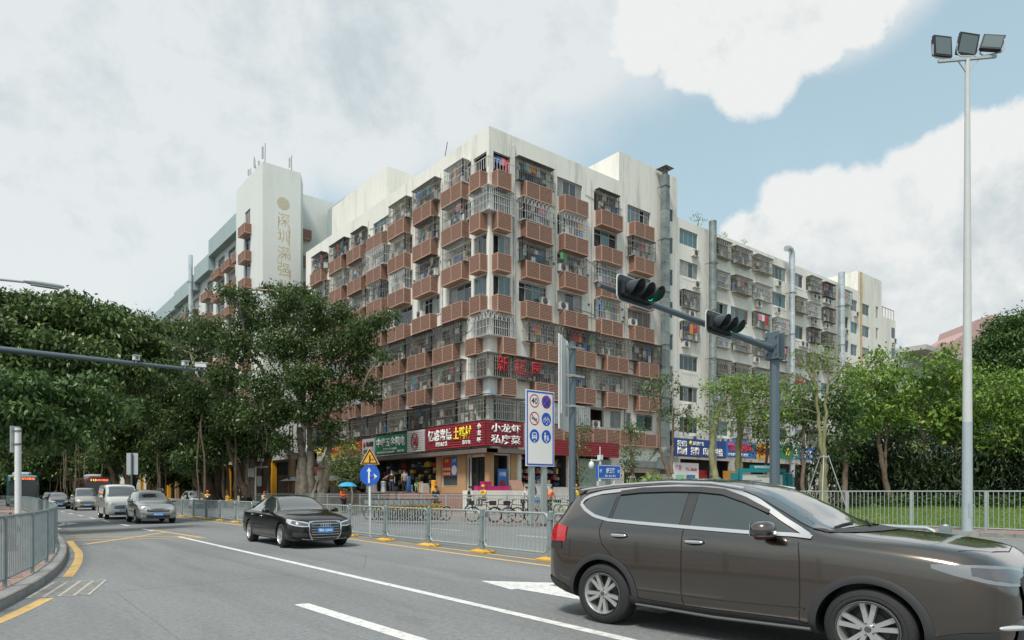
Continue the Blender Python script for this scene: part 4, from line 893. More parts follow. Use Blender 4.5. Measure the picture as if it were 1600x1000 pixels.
# kiosk with red roof behind the banyan trunk
kx = thing('kiosk', 'small tan kiosk with a red hipped roof behind the banyan trunk', 'kiosk', (24.2, 58.2, .1), 0)
m = MB(); m.box(0, 3.0, 0, 5.6, 0, 2.45); m.build('wall', TAN, kx)
m = MB(); a = [(-.6, -.6, 2.45), (3.6, -.6, 2.45), (3.6, 6.2, 2.45), (-.6, 6.2, 2.45)]; b = [(.3, .3, 2.85), (2.7, .3, 2.85), (2.7, 5.3, 2.85), (.3, 5.3, 2.85)]
for i in range(4): m.quad(a[i], a[(i + 1) % 4], b[(i + 1) % 4], b[i])
m.quad(*a[::-1]); m.build('eaves', GREYM, kx)
m = MB(); c = [(1.2, 1.6, 3.7), (1.8, 1.6, 3.7), (1.8, 4.0, 3.7), (1.2, 4.0, 3.7)]
for i in range(4): m.quad(b[i], b[(i + 1) % 4], c[(i + 1) % 4], c[i])
m.quad(*c); m.build('roof', mat('red_roof_felt', (.16, .03, .03), .8, var=.2), kx)
window(kx, (-.03, .9, 1.3), RL, 1.3, .7, 3, pick=2); window(kx, (1.4, -.04, 1.3), 0, 1.6, .7, 4, pick=2)

# dark arcade of shops under the banyans
ar = thing('shop_arcade', 'dark low arcade with yellow columns behind the banyan trunks', 'arcade', (24.6, 64, .1))
m = MB(); m.box(2.2, 2.6, 0, 75, 0, 5.4); m.build('back_wall', DARK, ar); m = MB(); m.box(0, 2.6, 0, 75, 4.6, 5.2); m.build('awning', CONC, ar)
for i in range(15): m = MB(); m.box(0, .45, i * 5, i * 5 + .5, 0, 4.6); m.build('column', SYB if i % 3 else TAN, ar)
for i in range(14): m = MB(); m.box(1.9, 2.18, i * 5 + 1, i * 5 + 3.6, .3, 3.2); m.build('shop_window', (GLASS[0], GLASS[3], GLASS[2])[i % 3], ar)
# ---------------------------------------------------------------- vehicles
def pchip(xk, yk, x):
    xk = np.asarray(xk, float); yk = np.asarray(yk, float); h = np.diff(xk); d = np.diff(yk) / h; n = len(xk); m = np.zeros(n)
    for i in range(1, n - 1):
        if d[i - 1] * d[i] > 0: w1 = 2 * h[i] + h[i - 1]; w2 = h[i] + 2 * h[i - 1]; m[i] = (w1 + w2) / (w1 / d[i - 1] + w2 / d[i])
    m[0] = d[0]; m[-1] = d[-1]; x = np.clip(x, xk[0], xk[-1]); i = np.clip(np.searchsorted(xk, x) - 1, 0, n - 2); t = (x - xk[i]) / h[i]
    return (2 * t**3 - 3 * t**2 + 1) * yk[i] + (t**3 - 2 * t**2 + t) * h[i] * m[i] + (-2 * t**3 + 3 * t**2) * yk[i + 1] + (t**3 - t**2) * h[i] * m[i + 1]
PLATE = mat('blue_plate', (.02, .22, .60), .4); CHROME = mat('chrome', (.75, .75, .75), .12, 1.0); SILVT = mat('satin_trim', (.62, .62, .62), .28, .8)
LAMPG = mat('lamp_glass', (.55, .56, .57), .08, .35, coat=1); LAMPD = mat('lamp_dark', (.10, .10, .11), .1, .4, coat=1); REDL = mat('red_lamp', (.45, .008, .012), .12, coat=1); ORGL = mat('amber_lamp', (.6, .2, .02), .2)
CARGL = mat('car_glass', (.030, .037, .036), .03, spec=.9, coat=1); SHIELD = mat('windscreen', (.045, .055, .055), .04, spec=1, coat=1); RIM = mat('alloy_rim', (.55, .55, .54), .32, .75); CLAD = mat('black_cladding', (.028, .028, .030), .55, bump=.2, bscale=300)
SEAM = mat('panel_gap', (.008, .008, .008), .8)
def paint(name, c, metal=.5, rough=.32): return mat(name, c, rough, metal, coat=1, var=0)
class Car:
    def __init__(s, name, label, cat, spec, front, rz, paintm, group=None, res=1.0):
        s.sp = spec; L = spec['L']; s.L = L; s.W = spec['W']; s.t = thing(name, label, cat, (front[0], front[1], 0), rz, group)
        K = spec['keys']; xk = [k[0] for k in K]
        e = [0, .03, .07, .12, .2, .3]
        xs = sorted(set([round(v, 3) for v in e + [L - v for v in e] + list(np.linspace(.3, L - .3, int(60 * res)))]))
        xs = np.array(xs); cols = [pchip(xk, [k[j] for k in K], xs) for j in range(1, 8)]
        mb = MB(); ring = None
        for i, x in enumerate(xs):
            zb, wl, zs, ws, zt, wt, we = [c[i] for c in cols]   # we: roof edge softness (drop from centre to edge)
            P = [(0, zb), (wl * .8, zb), (wl * .97, zb + .06), (wl, zb + .16), (wl * 1.0, (zb + zs) * .5), (wl * .992, zs - .14), (ws, zs), (wt + (ws - wt) * .5, zs + (zt - we - zs) * .5), (wt, zt - we), (wt * .8, zt - we * .35), (wt * .4, zt - we * .08), (0, zt)]
            for _ in range(2):
                Q = [P[0]]
                for a, b in zip(P, P[1:]): Q += [(a[0] * .75 + b[0] * .25, a[1] * .75 + b[1] * .25), (a[0] * .25 + b[0] * .75, a[1] * .25 + b[1] * .75)]
                P = Q + [P[-1]]
            full = P + [(-y, z) for y, z in P[-2:0:-1]]; n = len(full); i0 = len(mb.v); mb.v += [(x, y, z) for y, z in full]
            if ring is not None:
                for j in range(n): mb.f.append((ring + j, ring + (j + 1) % n, i0 + (j + 1) % n, i0 + j)); mb.m.append(0)
            else: mb.f.append(tuple(range(i0, i0 + n))[::-1]); mb.m.append(0)
            ring = i0
        mb.f.append(tuple(range(ring, ring + n))); mb.m.append(0)
        me = mb.mesh('body', [paintm, DARK2], merge=True)
        bm = bmesh.new(); bm.from_mesh(me); s.bvh = BVHTree.FromBMesh(bm); bm.free()
        o = put('body', me, s.t)
        cut = MB(); rr = spec['wheel_r']; s.axles = (spec['fo'], spec['fo'] + spec['wb']); ar = rr + spec.get('gap', .055)
        for ax in s.axles:
            for sy in (-1, 1):
                y0 = sy * (s.W / 2 - .26); y1 = sy * (s.W / 2 + .4); i0 = len(cut.v); nn = 40
                for y in (y0, y1):
                    for j in range(nn): t = 2 * pi * j / nn; cut.v.append((ax + ar * cos(t), y, rr + ar * sin(t)))
                for j in range(nn): a = i0 + j; b = i0 + (j + 1) % nn; cut.f.append((a, b, b + nn, a + nn)); cut.m.append(1)
                cut.f.append(tuple(range(i0, i0 + nn))[::-1]); cut.f.append(tuple(range(i0 + nn, i0 + 2 * nn))); cut.m += [1, 1]
        cme = cut.mesh('cut', [paintm, DARK2], merge=False)  # second slot colours the cut wheel wells black as painted shade
        bm = bmesh.new(); bm.from_mesh(cme); bmesh.ops.recalc_face_normals(bm, faces=bm.faces); bm.to_mesh(cme); bm.free()
        co = put('cutter', cme, s.t); md = o.modifiers.new('b', 'BOOLEAN'); md.object = co; md.operation = 'DIFFERENCE'; md.solver = 'EXACT'
        bpy.context.view_layer.update(); nm = bpy.data.meshes.new_from_object(o.evaluated_get(bpy.context.evaluated_depsgraph_get()))
        o.modifiers.clear(); o.data = nm; bpy.data.objects.remove(co)
        nm.polygons.foreach_set('use_smooth', [True] * len(nm.polygons)); nm.set_sharp_from_angle(angle=rad(38)); nm.name = 'body'
        s.body = o; s.paint = paintm; s.ar = ar
    def patch(s, name, m, cols, d, sv, uv=(0, 0, 1), rows=6, off=.004, base=(0, 0, 0), parent=None, sub=1, both=False, thick=0):
        """a panel lying on the body: cols = [(s, lo, hi)], projected along d"""
        res = []
        for sg in ((1, -1) if both else (1,)):
            D_ = Vector((d[0], d[1] * sg, d[2])).normalized(); S_ = Vector((sv[0], sv[1] * sg, sv[2])); U_ = Vector(uv); B_ = Vector((base[0], base[1] * sg, base[2])); mb = MB(); cc = []
            for a, b in zip(cols, cols[1:]):
                for k in range(sub): f = k / sub; cc.append(tuple(a[i] + (b[i] - a[i]) * f for i in range(3)))
            cc.append(cols[-1]); nc = len(cc)
            for (ss, lo, hi) in cc:
                res_last = None
                for j in range(rows + 1):
                    p = B_ + S_ * ss + U_ * (lo + (hi - lo) * j / rows); h = s.bvh.ray_cast(p - D_ * 6, D_)
                    if h[0] is None or (res_last is not None and (h[0] - res_last).length > .9): h = s.bvh.find_nearest(res_last if res_last is not None else p - D_ * .9)
                    res_last = h[0]
                    nrm = h[1] if h[1].dot(D_) < 0 else -h[1]; mb.v.append(tuple(h[0] + nrm * off))
            for i in range(nc - 1):
                for j in range(rows): a = i * (rows + 1) + j; mb.f.append((a, a + rows + 1, a + rows + 2, a + 1)); mb.m.append(0)
            if thick:
                n0 = len(mb.v); mb.v += [tuple(Vector(v) + D_ * thick) for v in mb.v]
                bl = [j for j in range(rows)] ; R1 = rows + 1
                rim = [i * R1 for i in range(nc)] + [(nc - 1) * R1 + j for j in range(1, R1)] + [i * R1 + rows for i in range(nc - 2, -1, -1)] + [j for j in range(rows - 1, 0, -1)]
                for a, b in zip(rim, rim[1:] + rim[:1]): mb.f.append((a, b, b + n0, a + n0)); mb.m.append(0)
            res.append(mb.build(name, m, parent or s.t, smooth=50))
        return res
    def side(s, name, m, cols, both=True, **k): return s.patch(name, m, cols, (0, -1, 0), (1, 0, 0), both=both, **k)
    def screen(s, x0, z0, x1, z1, w0, w1, m, name='windscreen', rows=10, off=.005, bow=.05):
        u = Vector((x1 - x0, 0, z1 - z0)); L = u.length; u.normalize(); D = Vector((u.z, 0, -u.x)); D = D if D.z < 0 else -D; mb = MB(); nc = 17
        for i in range(nc):
            q = -1 + 2 * i / (nc - 1)
            for j in range(rows + 1):
                t = j / rows; w = w0 + (w1 - w0) * t; ub = bow * (1 - q * q); p = Vector((x0, 0, z0)) + u * (L * t + ub * (t * 1.0 - (1 - t) * 1.0) * .6) + Vector((0, q * w, 0)); h = s.bvh.ray_cast(p - D * 1.0, D)
                if h[0] is None: h = s.bvh.find_nearest(p)
                n_ = h[1] if h[1].dot(D) < 0 else -h[1]; mb.v.append(tuple(h[0] + n_ * off))
        for i in range(nc - 1):
            for j in range(rows): a = i * (rows + 1) + j; mb.f.append((a, a + rows + 1, a + rows + 2, a + 1)); mb.m.append(0)
        return mb.build(name, m, s.t, smooth=50)
    def front(s, name, m, cols, **k): return s.patch(name, m, cols, (1, 0, 0), (0, 1, 0), **k)
    def rear(s, name, m, cols, **k): return s.patch(name, m, cols, (-1, 0, 0), (0, 1, 0), **k)
    def seam(s, pts, w=.008, name='panel_gap', m=None, off=.003, both=True):
        for sg in ((1, -1) if both else (1,)):
            mb = MB(); P = resample(pts, .06)
            q = offset_poly(P, w / 2); r = offset_poly(P, -w / 2); V = []
            for a, b in zip(q, r):
                for c in (a, b):
                    h = s.bvh.ray_cast(Vector((c[0], 3 * sg, c[1])), Vector((0, -sg, 0)))
                    if h[0] is None: h = s.bvh.find_nearest(Vector((c[0], sg, c[1])))
                    n_ = h[1] if h[1].y * sg > 0 else -h[1]; V.append(tuple(h[0] + n_ * off))
            mb.v = V
            for i in range(len(q) - 1): mb.f.append((2 * i, 2 * i + 1, 2 * i + 3, 2 * i + 2)); mb.m.append(0)
            mb.build(name, m or SEAM, s.t, smooth=60)
    def wheels(s, rim_r, spokes=10, style=0, n=36, rimm=None):
        r = s.sp['wheel_r']; w = s.sp.get('tw', .21); rimm = rimm or RIM
        ty = MB(); ty.lathe([(rim_r - .01, -.02), (rim_r + .005, 0), (rim_r + .025, -.012), (r - .035, -.004), (r - .012, .012), (r, .035), (r, w - .03), (r - .02, w), (rim_r, w - .01)], n, 'y')
        for k in range(2): ty.lathe([(r - .05 - k * .03, -.007), (r - .055 - k * .03, -.012), (r - .06 - k * .03, -.007)], n, 'y')
        rm = MB(); rm.lathe([(rim_r + .002, -.006), (rim_r - .012, -.008), (rim_r - .02, .004), (rim_r - .035, .05), (rim_r - .04, w - .05)], n, 'y')
        rm.lathe([(0, .008), (.045, .010), (.06, .022), (.07, .05)], 20, 'y')
        for k in range(spokes):
            t = 2 * pi * (k + (.17 if style and k % 2 else -.17 if style else 0)) / spokes; c, s_ = cos(t), sin(t); px, pz = -s_, c; hw0, hw1 = (.026, .040) if spokes <= 6 else (.017, .022)
            if style == 2: hw0, hw1 = .02, .028
            i0 = len(rm.v); R0, R1 = .045, rim_r - .012
            for (R_, hw, y) in ((R0, hw0, .010), ((R0 + R1) / 2, (hw0 + hw1) / 2, .016), (R1, hw1, .006)):
                for sg in (-1, 1): rm.v.append((c * R_ + px * hw * sg, y, s_ * R_ + pz * hw * sg))
                for sg in (-1, 1): rm.v.append((c * R_ + px * (hw + .004) * sg, y + .035, s_ * R_ + pz * (hw + .004) * sg))
            for a in (0, 4): rm.f += [(i0 + a, i0 + a + 1, i0 + a + 5, i0 + a + 4), (i0 + a, i0 + a + 4, i0 + a + 6, i0 + a + 2), (i0 + a + 1, i0 + a + 3, i0 + a + 7, i0 + a + 5)]; rm.m += [0] * 3
        bk = MB(); bk.lathe([(0, .075), (rim_r * .62, .075), (rim_r * .62, .1), (rim_r - .03, .12)], n, 'y'); hb = MB(); hb.lathe([(0, .004), (.026, .005), (.03, .012)], 16, 'y')
        for k in range(5): t = 2 * pi * k / 5; hb.lathe([(0, .006), (.009, .007), (.011, .02)], 8, 'y', (.052 * cos(t), 0, .052 * sin(t)))
        tm, rmm, bm_, hm = ty.mesh('tyre', RUBBER, smooth=40), rm.mesh('rim', rimm, smooth=35), bk.mesh('brake_disc', mat('brake_dark', (.05, .05, .05), .6, .4), smooth=30), hb.mesh('hub_cap', LAMPD, smooth=40)
        for ax in s.axles:
            for sg in (1, -1):
                wh = put('wheel', tm, s.t, (ax, sg * (s.W / 2 - .015), r), rot=(0, random.uniform(0, 1), pi if sg > 0 else 0))
                for nm_, me in (('rim', rmm), ('brake_disc', bm_), ('hub_cap', hm)): put(nm_, me, wh)
    def plate(s, txt, z=.52, y=0, back=False, x=None):
        h = s.bvh.ray_cast(Vector((-3, y, z)), Vector((1, 0, 0))) ; xx = (h[0].x if h[0] else 0) - .03 if x is None else x
        t = MB(); t.box(-.22, .22, -.006, .006, -.07, .07); o = t.build('number_plate', PLATE, s.t, loc=(xx, y, z), rz=-pi / 2)
        lettering(txt, -.19, -.045, .38, .09, SW, o, y=-.007, bold=.03, depth=.002)
    def mirror(s, x, z, m, y=None, r=(.085, .125, .075)):
        y = y or s.W / 2 + .09
        for sg in (1, -1):
            b = MB(); b.ell((0, 0, 0), r, 14, 10, 0, .75); o = b.build('wing_mirror', m, s.t, smooth=60, loc=(x, sg * y, z)); f = MB(); f.bar((0, -sg * .08, -.03), (.02, -sg * .2, -.06), .05, .03); f.build('mirror_arm', CLAD, o)
            g_ = MB(); g_.box(r[0] * .72, r[0] * .8, -r[1] * .75, r[1] * .75, -r[2] * .7, r[2] * .7); g_.build('mirror_glass', CHROME, o)
            i_ = MB(); i_.ell((-.02, sg * .02, -r[2] * .72), (r[0] * .8, r[1] * .9, r[2] * .35), 12, 6); i_.build('mirror_base', CLAD, o, smooth=60)
    def handle(s, x, z, m):
        for sg in (1, -1):
            h = s.bvh.ray_cast(Vector((x, 3 * sg, z)), Vector((0, -sg, 0))); yy = h[0].y
            b = MB(); b.ell((0, 0, 0), (.105, .018, .019), 14, 8, 0, .7); o = b.build('door_handle', m, s.t, smooth=60, loc=(x, yy + sg * .022, z)); c = MB(); c.ell((0, -sg * .02, -.004), (.115, .012, .036), 14, 8); c.build('handle_recess', SEAM, o, smooth=60)
RZC = pi / 2 - .035
# keys: x, bottom, half width low, shoulder z, half width shoulder, top z, half width top, edge drop
XT = dict(L=4.69, W=1.82, wb=2.705, fo=.95, wheel_r=.355, gap=.055, tw=.225, keys=[
    (0, .40, .50, .66, .50, .80, .42, .06), (.03, .33, .60, .72, .60, .90, .50, .06), (.08, .28, .70, .80, .69, .965, .58, .06), (.18, .24, .79, .90, .78, 1.055, .66, .05), (.4, .22, .865, .97, .845, 1.115, .74, .045), (.75, .22, .905, 1.02, .885, 1.16, .78, .045), (1.15, .22, .91, 1.06, .89, 1.20, .78, .055),
    (1.45, .23, .91, 1.08, .89, 1.275, .745, .07), (1.75, .23, .91, 1.10, .885, 1.44, .69, .08), (2.1, .23, .91, 1.115, .885, 1.615, .63, .08), (2.45, .23, .91, 1.125, .885, 1.695, .605, .075), (3.0, .23, .91, 1.14, .885, 1.72, .60, .075), (3.6, .23, .908, 1.16, .88, 1.695, .585, .075), (4.05, .24, .90, 1.18, .87, 1.655, .57, .075), (4.36, .27, .89, 1.19, .85, 1.60, .55, .07), (4.46, .30, .87, 1.17, .82, 1.53, .55, .08), (4.58, .33, .82, 1.12, .77, 1.30, .60, .07), (4.65, .36, .77, 1.02, .72, 1.10, .62, .05), (4.69, .42, .66, .80, .64, .92, .56, .06)])
BRN = paint('bronze_brown_paint', (.150, .127, .110), 1.0, .21)
XT['keys'] = [((3.7 + (k[0] - 3.7) * .87 if k[0] > 3.7 else k[0]), *k[1:]) for k in XT['keys']]; XT['L'] = round(XT['keys'][-1][0], 3); XT['keys'][-1] = (XT['L'], *XT['keys'][-1][1:])
c = Car('sport_utility_car', 'large bronze brown sport utility car driving past in the right foreground', 'car', XT, (7.12, 1.71), pi / 2 + .091, BRN, res=1.6); c.t.scale = (1.074, 1.03, .99)
c.side('quarter_window', CARGL, [(3.62, 1.24, 1.50), (3.76, 1.265, 1.525), (3.90, 1.31, 1.515), (4.03, 1.39, 1.48)], rows=5, sub=3)
c.side('rear_door_window', CARGL, [(2.72, 1.205, 1.575), (3.0, 1.21, 1.58), (3.3, 1.22, 1.57), (3.52, 1.235, 1.535), (3.57, 1.24, 1.52)], rows=8, sub=4)
c.side('front_door_window', CARGL, [(1.60, 1.165, 1.18), (1.75, 1.165, 1.27), (2.0, 1.17, 1.41), (2.3, 1.18, 1.53), (2.50, 1.19, 1.565), (2.60, 1.195, 1.57)], rows=8, sub=4)
c.side('window_pillar', CLAD, [(2.605, 1.195, 1.57), (2.715, 1.2, 1.575)], rows=4); c.side('window_pillar', CLAD, [(3.575, 1.24, 1.52), (3.615, 1.24, 1.505)], rows=4)
c.side('rain_visor', CLAD, [(1.85, 1.34, 1.37), (2.1, 1.445, 1.495), (2.35, 1.525, 1.582), (2.6, 1.55, 1.605), (2.9, 1.555, 1.61), (3.3, 1.545, 1.60), (3.58, 1.515, 1.565)], rows=2, sub=3, off=.022, thick=.02)
cl = [(1.42, 1.135), (1.6, 1.15), (2.0, 1.157), (2.6, 1.18), (3.2, 1.205), (3.6, 1.225), (3.82, 1.265), (3.99, 1.335), (4.11, 1.41), (4.10, 1.46), (4.02, 1.51), (3.85, 1.55), (3.6, 1.575), (3.2, 1.605), (2.8, 1.62), (2.5, 1.612), (2.3, 1.59), (2.0, 1.475), (1.7, 1.285), (1.45, 1.145)]
c.seam(cl[:9], .034, 'chrome_window_trim', SILVT, .010); c.seam(cl[8:15], .042, 'chrome_window_trim', SILVT, .010); c.seam(cl[14:], .042, 'chrome_window_trim', SILVT, .010)
c.seam([(2.66, 1.19), (2.665, .8), (2.66, .45), (2.63, .33)]); c.seam([(1.52, 1.14), (1.5, .95), (1.49, .6), (1.50, .34)]); c.seam([(3.68, 1.23), (3.70, 1.1), (3.66, .95), (3.50, .80), (3.36, .68), (3.28, .5), (3.24, .40)]); c.seam([(1.5, .34), (2.4, .325), (3.24, .345)])
c.seam([(1.56, .86), (2.2, .92), (3.0, .965), (3.6, .99), (4.3, 1.0)], .01, 'body_crease', BRN, .006)
c.seam([(1.45, .47), (2.2, .445), (3.2, .45)], .018, 'door_lower_trim', CLAD, .008)
for ax, sg in ((c.axles[0], 0), (c.axles[1], 0)):      # black arch cladding
    mb = None
    for s_ in (1, -1):
        mb = MB(); n = 34; A = np.linspace(-.22, pi + .22, n)
        for t in A:
            for R_, o_ in ((c.ar - .004, .012), (c.ar + .03, .018), (c.ar + .065, .006)):
                x = ax + R_ * cos(t); z = .355 + R_ * sin(t); h = c.bvh.ray_cast(Vector((x, 3 * s_, z)), Vector((0, -s_, 0)))
                if h[0] is None: h = c.bvh.find_nearest(Vector((x, s_ * .9, z)))
                nn_ = h[1] if h[1].y * s_ > 0 else -h[1]; mb.v.append(tuple(h[0] + nn_ * o_))
        for i in range(n - 1):
            for j in range(2): a = i * 3 + j; mb.f.append((a, a + 1, a + 4, a + 3)); mb.m.append(0)
        mb.build('wheel_arch_trim', CLAD, c.t, smooth=50)
c.side('sill_cladding', CLAD, [(1.36, .24, .33), (1.6, .235, .36), (2.4, .235, .35), (3.1, .235, .36), (3.28, .24, .38)], rows=4, sub=2, off=.008)
for s_ in (1, -1):
    sb = MB(); sb.tube([(1.4, s_ * .90, .29), (2.3, s_ * .925, .275), (3.2, s_ * .90, .29)], .016, 8); sb.build('side_step', mat('dull_grey_trim', (.12, .12, .12), .4, .4), c.t, smooth=50)
c.side('rear_bumper_cladding', CLAD, [(4.1, .26, .36), (4.22, .27, .42), (4.38, .33, .47), (4.5, .38, .50)], rows=3, sub=2, off=.008)
c.side('front_bumper_cladding', CLAD, [(.1, .30, .44), (.3, .26, .42), (.5, .24, .36)], rows=3, sub=2, off=.008)
c.patch('headlight', mat('clear_headlight', (.24, .25, .26), .06, .5, coat=1), [(-.52, .80, .885), (-.35, .79, .93), (-.15, .80, .955), (0.0, .825, .965), (.2, .88, .965), (.32, .93, .962)], (1, -1, 0), (.7071, .7071, 0), rows=6, sub=3, off=.008, base=(.3, .62, 0), both=True)
c.patch('headlight_core', LAMPD, [(-.40, .81, .90), (-.2, .825, .93), (-.05, .85, .935), (.1, .885, .945)], (1, -1, 0), (.7071, .7071, 0), rows=4, sub=2, off=.012, base=(.3, .62, 0), both=True)
c.front('grille', CLAD, [(-.46, .56, .84), (-.3, .52, .87), (0, .5, .88), (.3, .52, .87), (.46, .56, .84)], rows=6, sub=3, off=.012)
c.front('lower_intake', CLAD, [(-.55, .32, .44), (0, .32, .44), (.55, .32, .44)], rows=4, sub=4, off=.012)
for sg in (1, -1):
    h = c.bvh.ray_cast(Vector((-3, sg * .62, .47)), Vector((1, 0, 0)))[0]; fl = MB(); fl.ell((0, 0, 0), (.03, .12, .022), 14, 6, 0, .7); fl.build('fog_light', LAMPG, c.t, smooth=50, loc=h, rz=-sg * .6)
c.screen(1.30, 1.215, 2.14, 1.625, .735, .575, SHIELD, rows=12)
c.front('cowl', CLAD, [(-.72, 1.18, 1.212), (0, 1.185, 1.206), (.72, 1.18, 1.212)], rows=2, sub=5, off=.008)
c.patch('bonnet_gap', SEAM, [(-.70, .36, .368), (-.4, .2, .207), (0, .155, .162), (.4, .2, .207), (.70, .36, .368)], (0, 0, -1), (0, 1, 0), (1, 0, 0), rows=1, sub=4, off=.003)
for sg in (1, -1):
    w = MB(); P0 = Vector((1.30, sg * .38, 1.235))
    P = [c.bvh.ray_cast(Vector((-3, y, z)), Vector((1, 0, 0)))[0] + Vector((-.02, 0, .012)) for y, z in [(sg * .33 + .25, 1.215), (sg * .33, 1.235), (sg * .33 - .27, 1.245)]]
    w.tube(P, .011, 6); w.build('wiper', CLAD, c.t, smooth=40)
    rl = MB(); rl.tube([(2.15, sg * .60, 1.60), (2.5, sg * .59, 1.655), (3.0, sg * .585, 1.675), (3.7, sg * .575, 1.645), (4.2, sg * .56, 1.585)], .016, 8); rl.build('roof_strip', SILVT, c.t, smooth=50)
c.patch('sunroof', CARGL, [(-.40, 2.40, 3.3), (0, 2.38, 3.35), (.40, 2.40, 3.3)], (0, 0, -1), (0, 1, 0), (1, 0, 0), rows=8, sub=4, off=.004)
c.patch('tail_light', REDL, [(-.50, 1.02, 1.06), (-.34, .99, 1.11), (-.12, .955, 1.15), (.08, .94, 1.155), (.24, .95, 1.13)], (-1, -1, 0), (-.7071, .7071, 0), rows=5, sub=3, off=.014, base=(4.38, .74, 0), both=True, thick=.01)
c.patch('tail_light_base', CLAD, [(-.3, .88, .96), (0, .84, .945), (.2, .85, .95)], (-1, -1, 0), (-.7071, .7071, 0), rows=3, sub=3, off=.006, base=(4.38, .74, 0), both=True)
c.patch('bumper_reflector', REDL, [(-.06, .44, .50), (.08, .44, .50)], (-1, -.5, 0), (-.45, .9, 0), rows=2, off=.012, base=(4.42, .70, 0), both=True)
sp_ = MB(); sp_.ell((4.30, 0, 1.615), (.17, .56, .028), 20, 8, 0, .8); sp_.build('roof_spoiler', SILVT if False else BRN, c.t, smooth=50)
c.rear('rear_window', CARGL, [(-.6, 1.18, 1.50), (0, 1.16, 1.53), (.6, 1.18, 1.50)], rows=5, sub=4, off=.006)
c.mirror(1.78, 1.20, BRN, r=(.10, .135, .085)); c.handle(2.52, 1.035, CHROME); c.handle(3.42, 1.06, CHROME); c.wheels(.245, 10, 1, 56); c.plate('粤B·6T52K', .47)
mi = MB(); mi.ell((0, 0, 0), (.05, .10, .02), 10, 6); mi.build('mirror_indicator', REDL, c.t, smooth=50, loc=(1.80, 1.0, 1.115))
# black saloon
A6 = dict(L=4.92, W=1.87, wb=2.91, fo=.93, wheel_r=.335, gap=.045, tw=.22, keys=[
    (0, .34, .52, .56, .52, .66, .45, .05), (.03, .28, .64, .60, .62, .72, .54, .05), (.09, .23, .76, .66, .73, .77, .62, .05), (.2, .20, .86, .72, .81, .83, .68, .05), (.45, .18, .92, .78, .87, .895, .72, .05), (.9, .18, .935, .84, .90, .955, .75, .05), (1.3, .18, .935, .88, .905, .995, .755, .055), (1.55, .18, .935, .895, .905, 1.06, .72, .06), (1.9, .18, .935, .91, .905, 1.245, .65, .07), (2.25, .18, .935, .92, .905, 1.39, .58, .07), (2.6, .18, .935, .93, .905, 1.445, .555, .065),
    (3.05, .18, .935, .94, .90, 1.455, .55, .065), (3.5, .18, .935, .955, .90, 1.405, .55, .07), (3.9, .19, .93, .965, .89, 1.28, .60, .07), (4.25, .20, .92, .97, .88, 1.12, .68, .06), (4.5, .22, .90, .965, .86, 1.06, .68, .05), (4.75, .26, .85, .94, .80, 1.03, .64, .05), (4.87, .31, .76, .86, .72, .97, .58, .05), (4.92, .38, .66, .74, .62, .84, .52, .05)])
BLK = mat('black_paint', (.004, .004, .005), .3, 0, coat=.8, spec=.15)
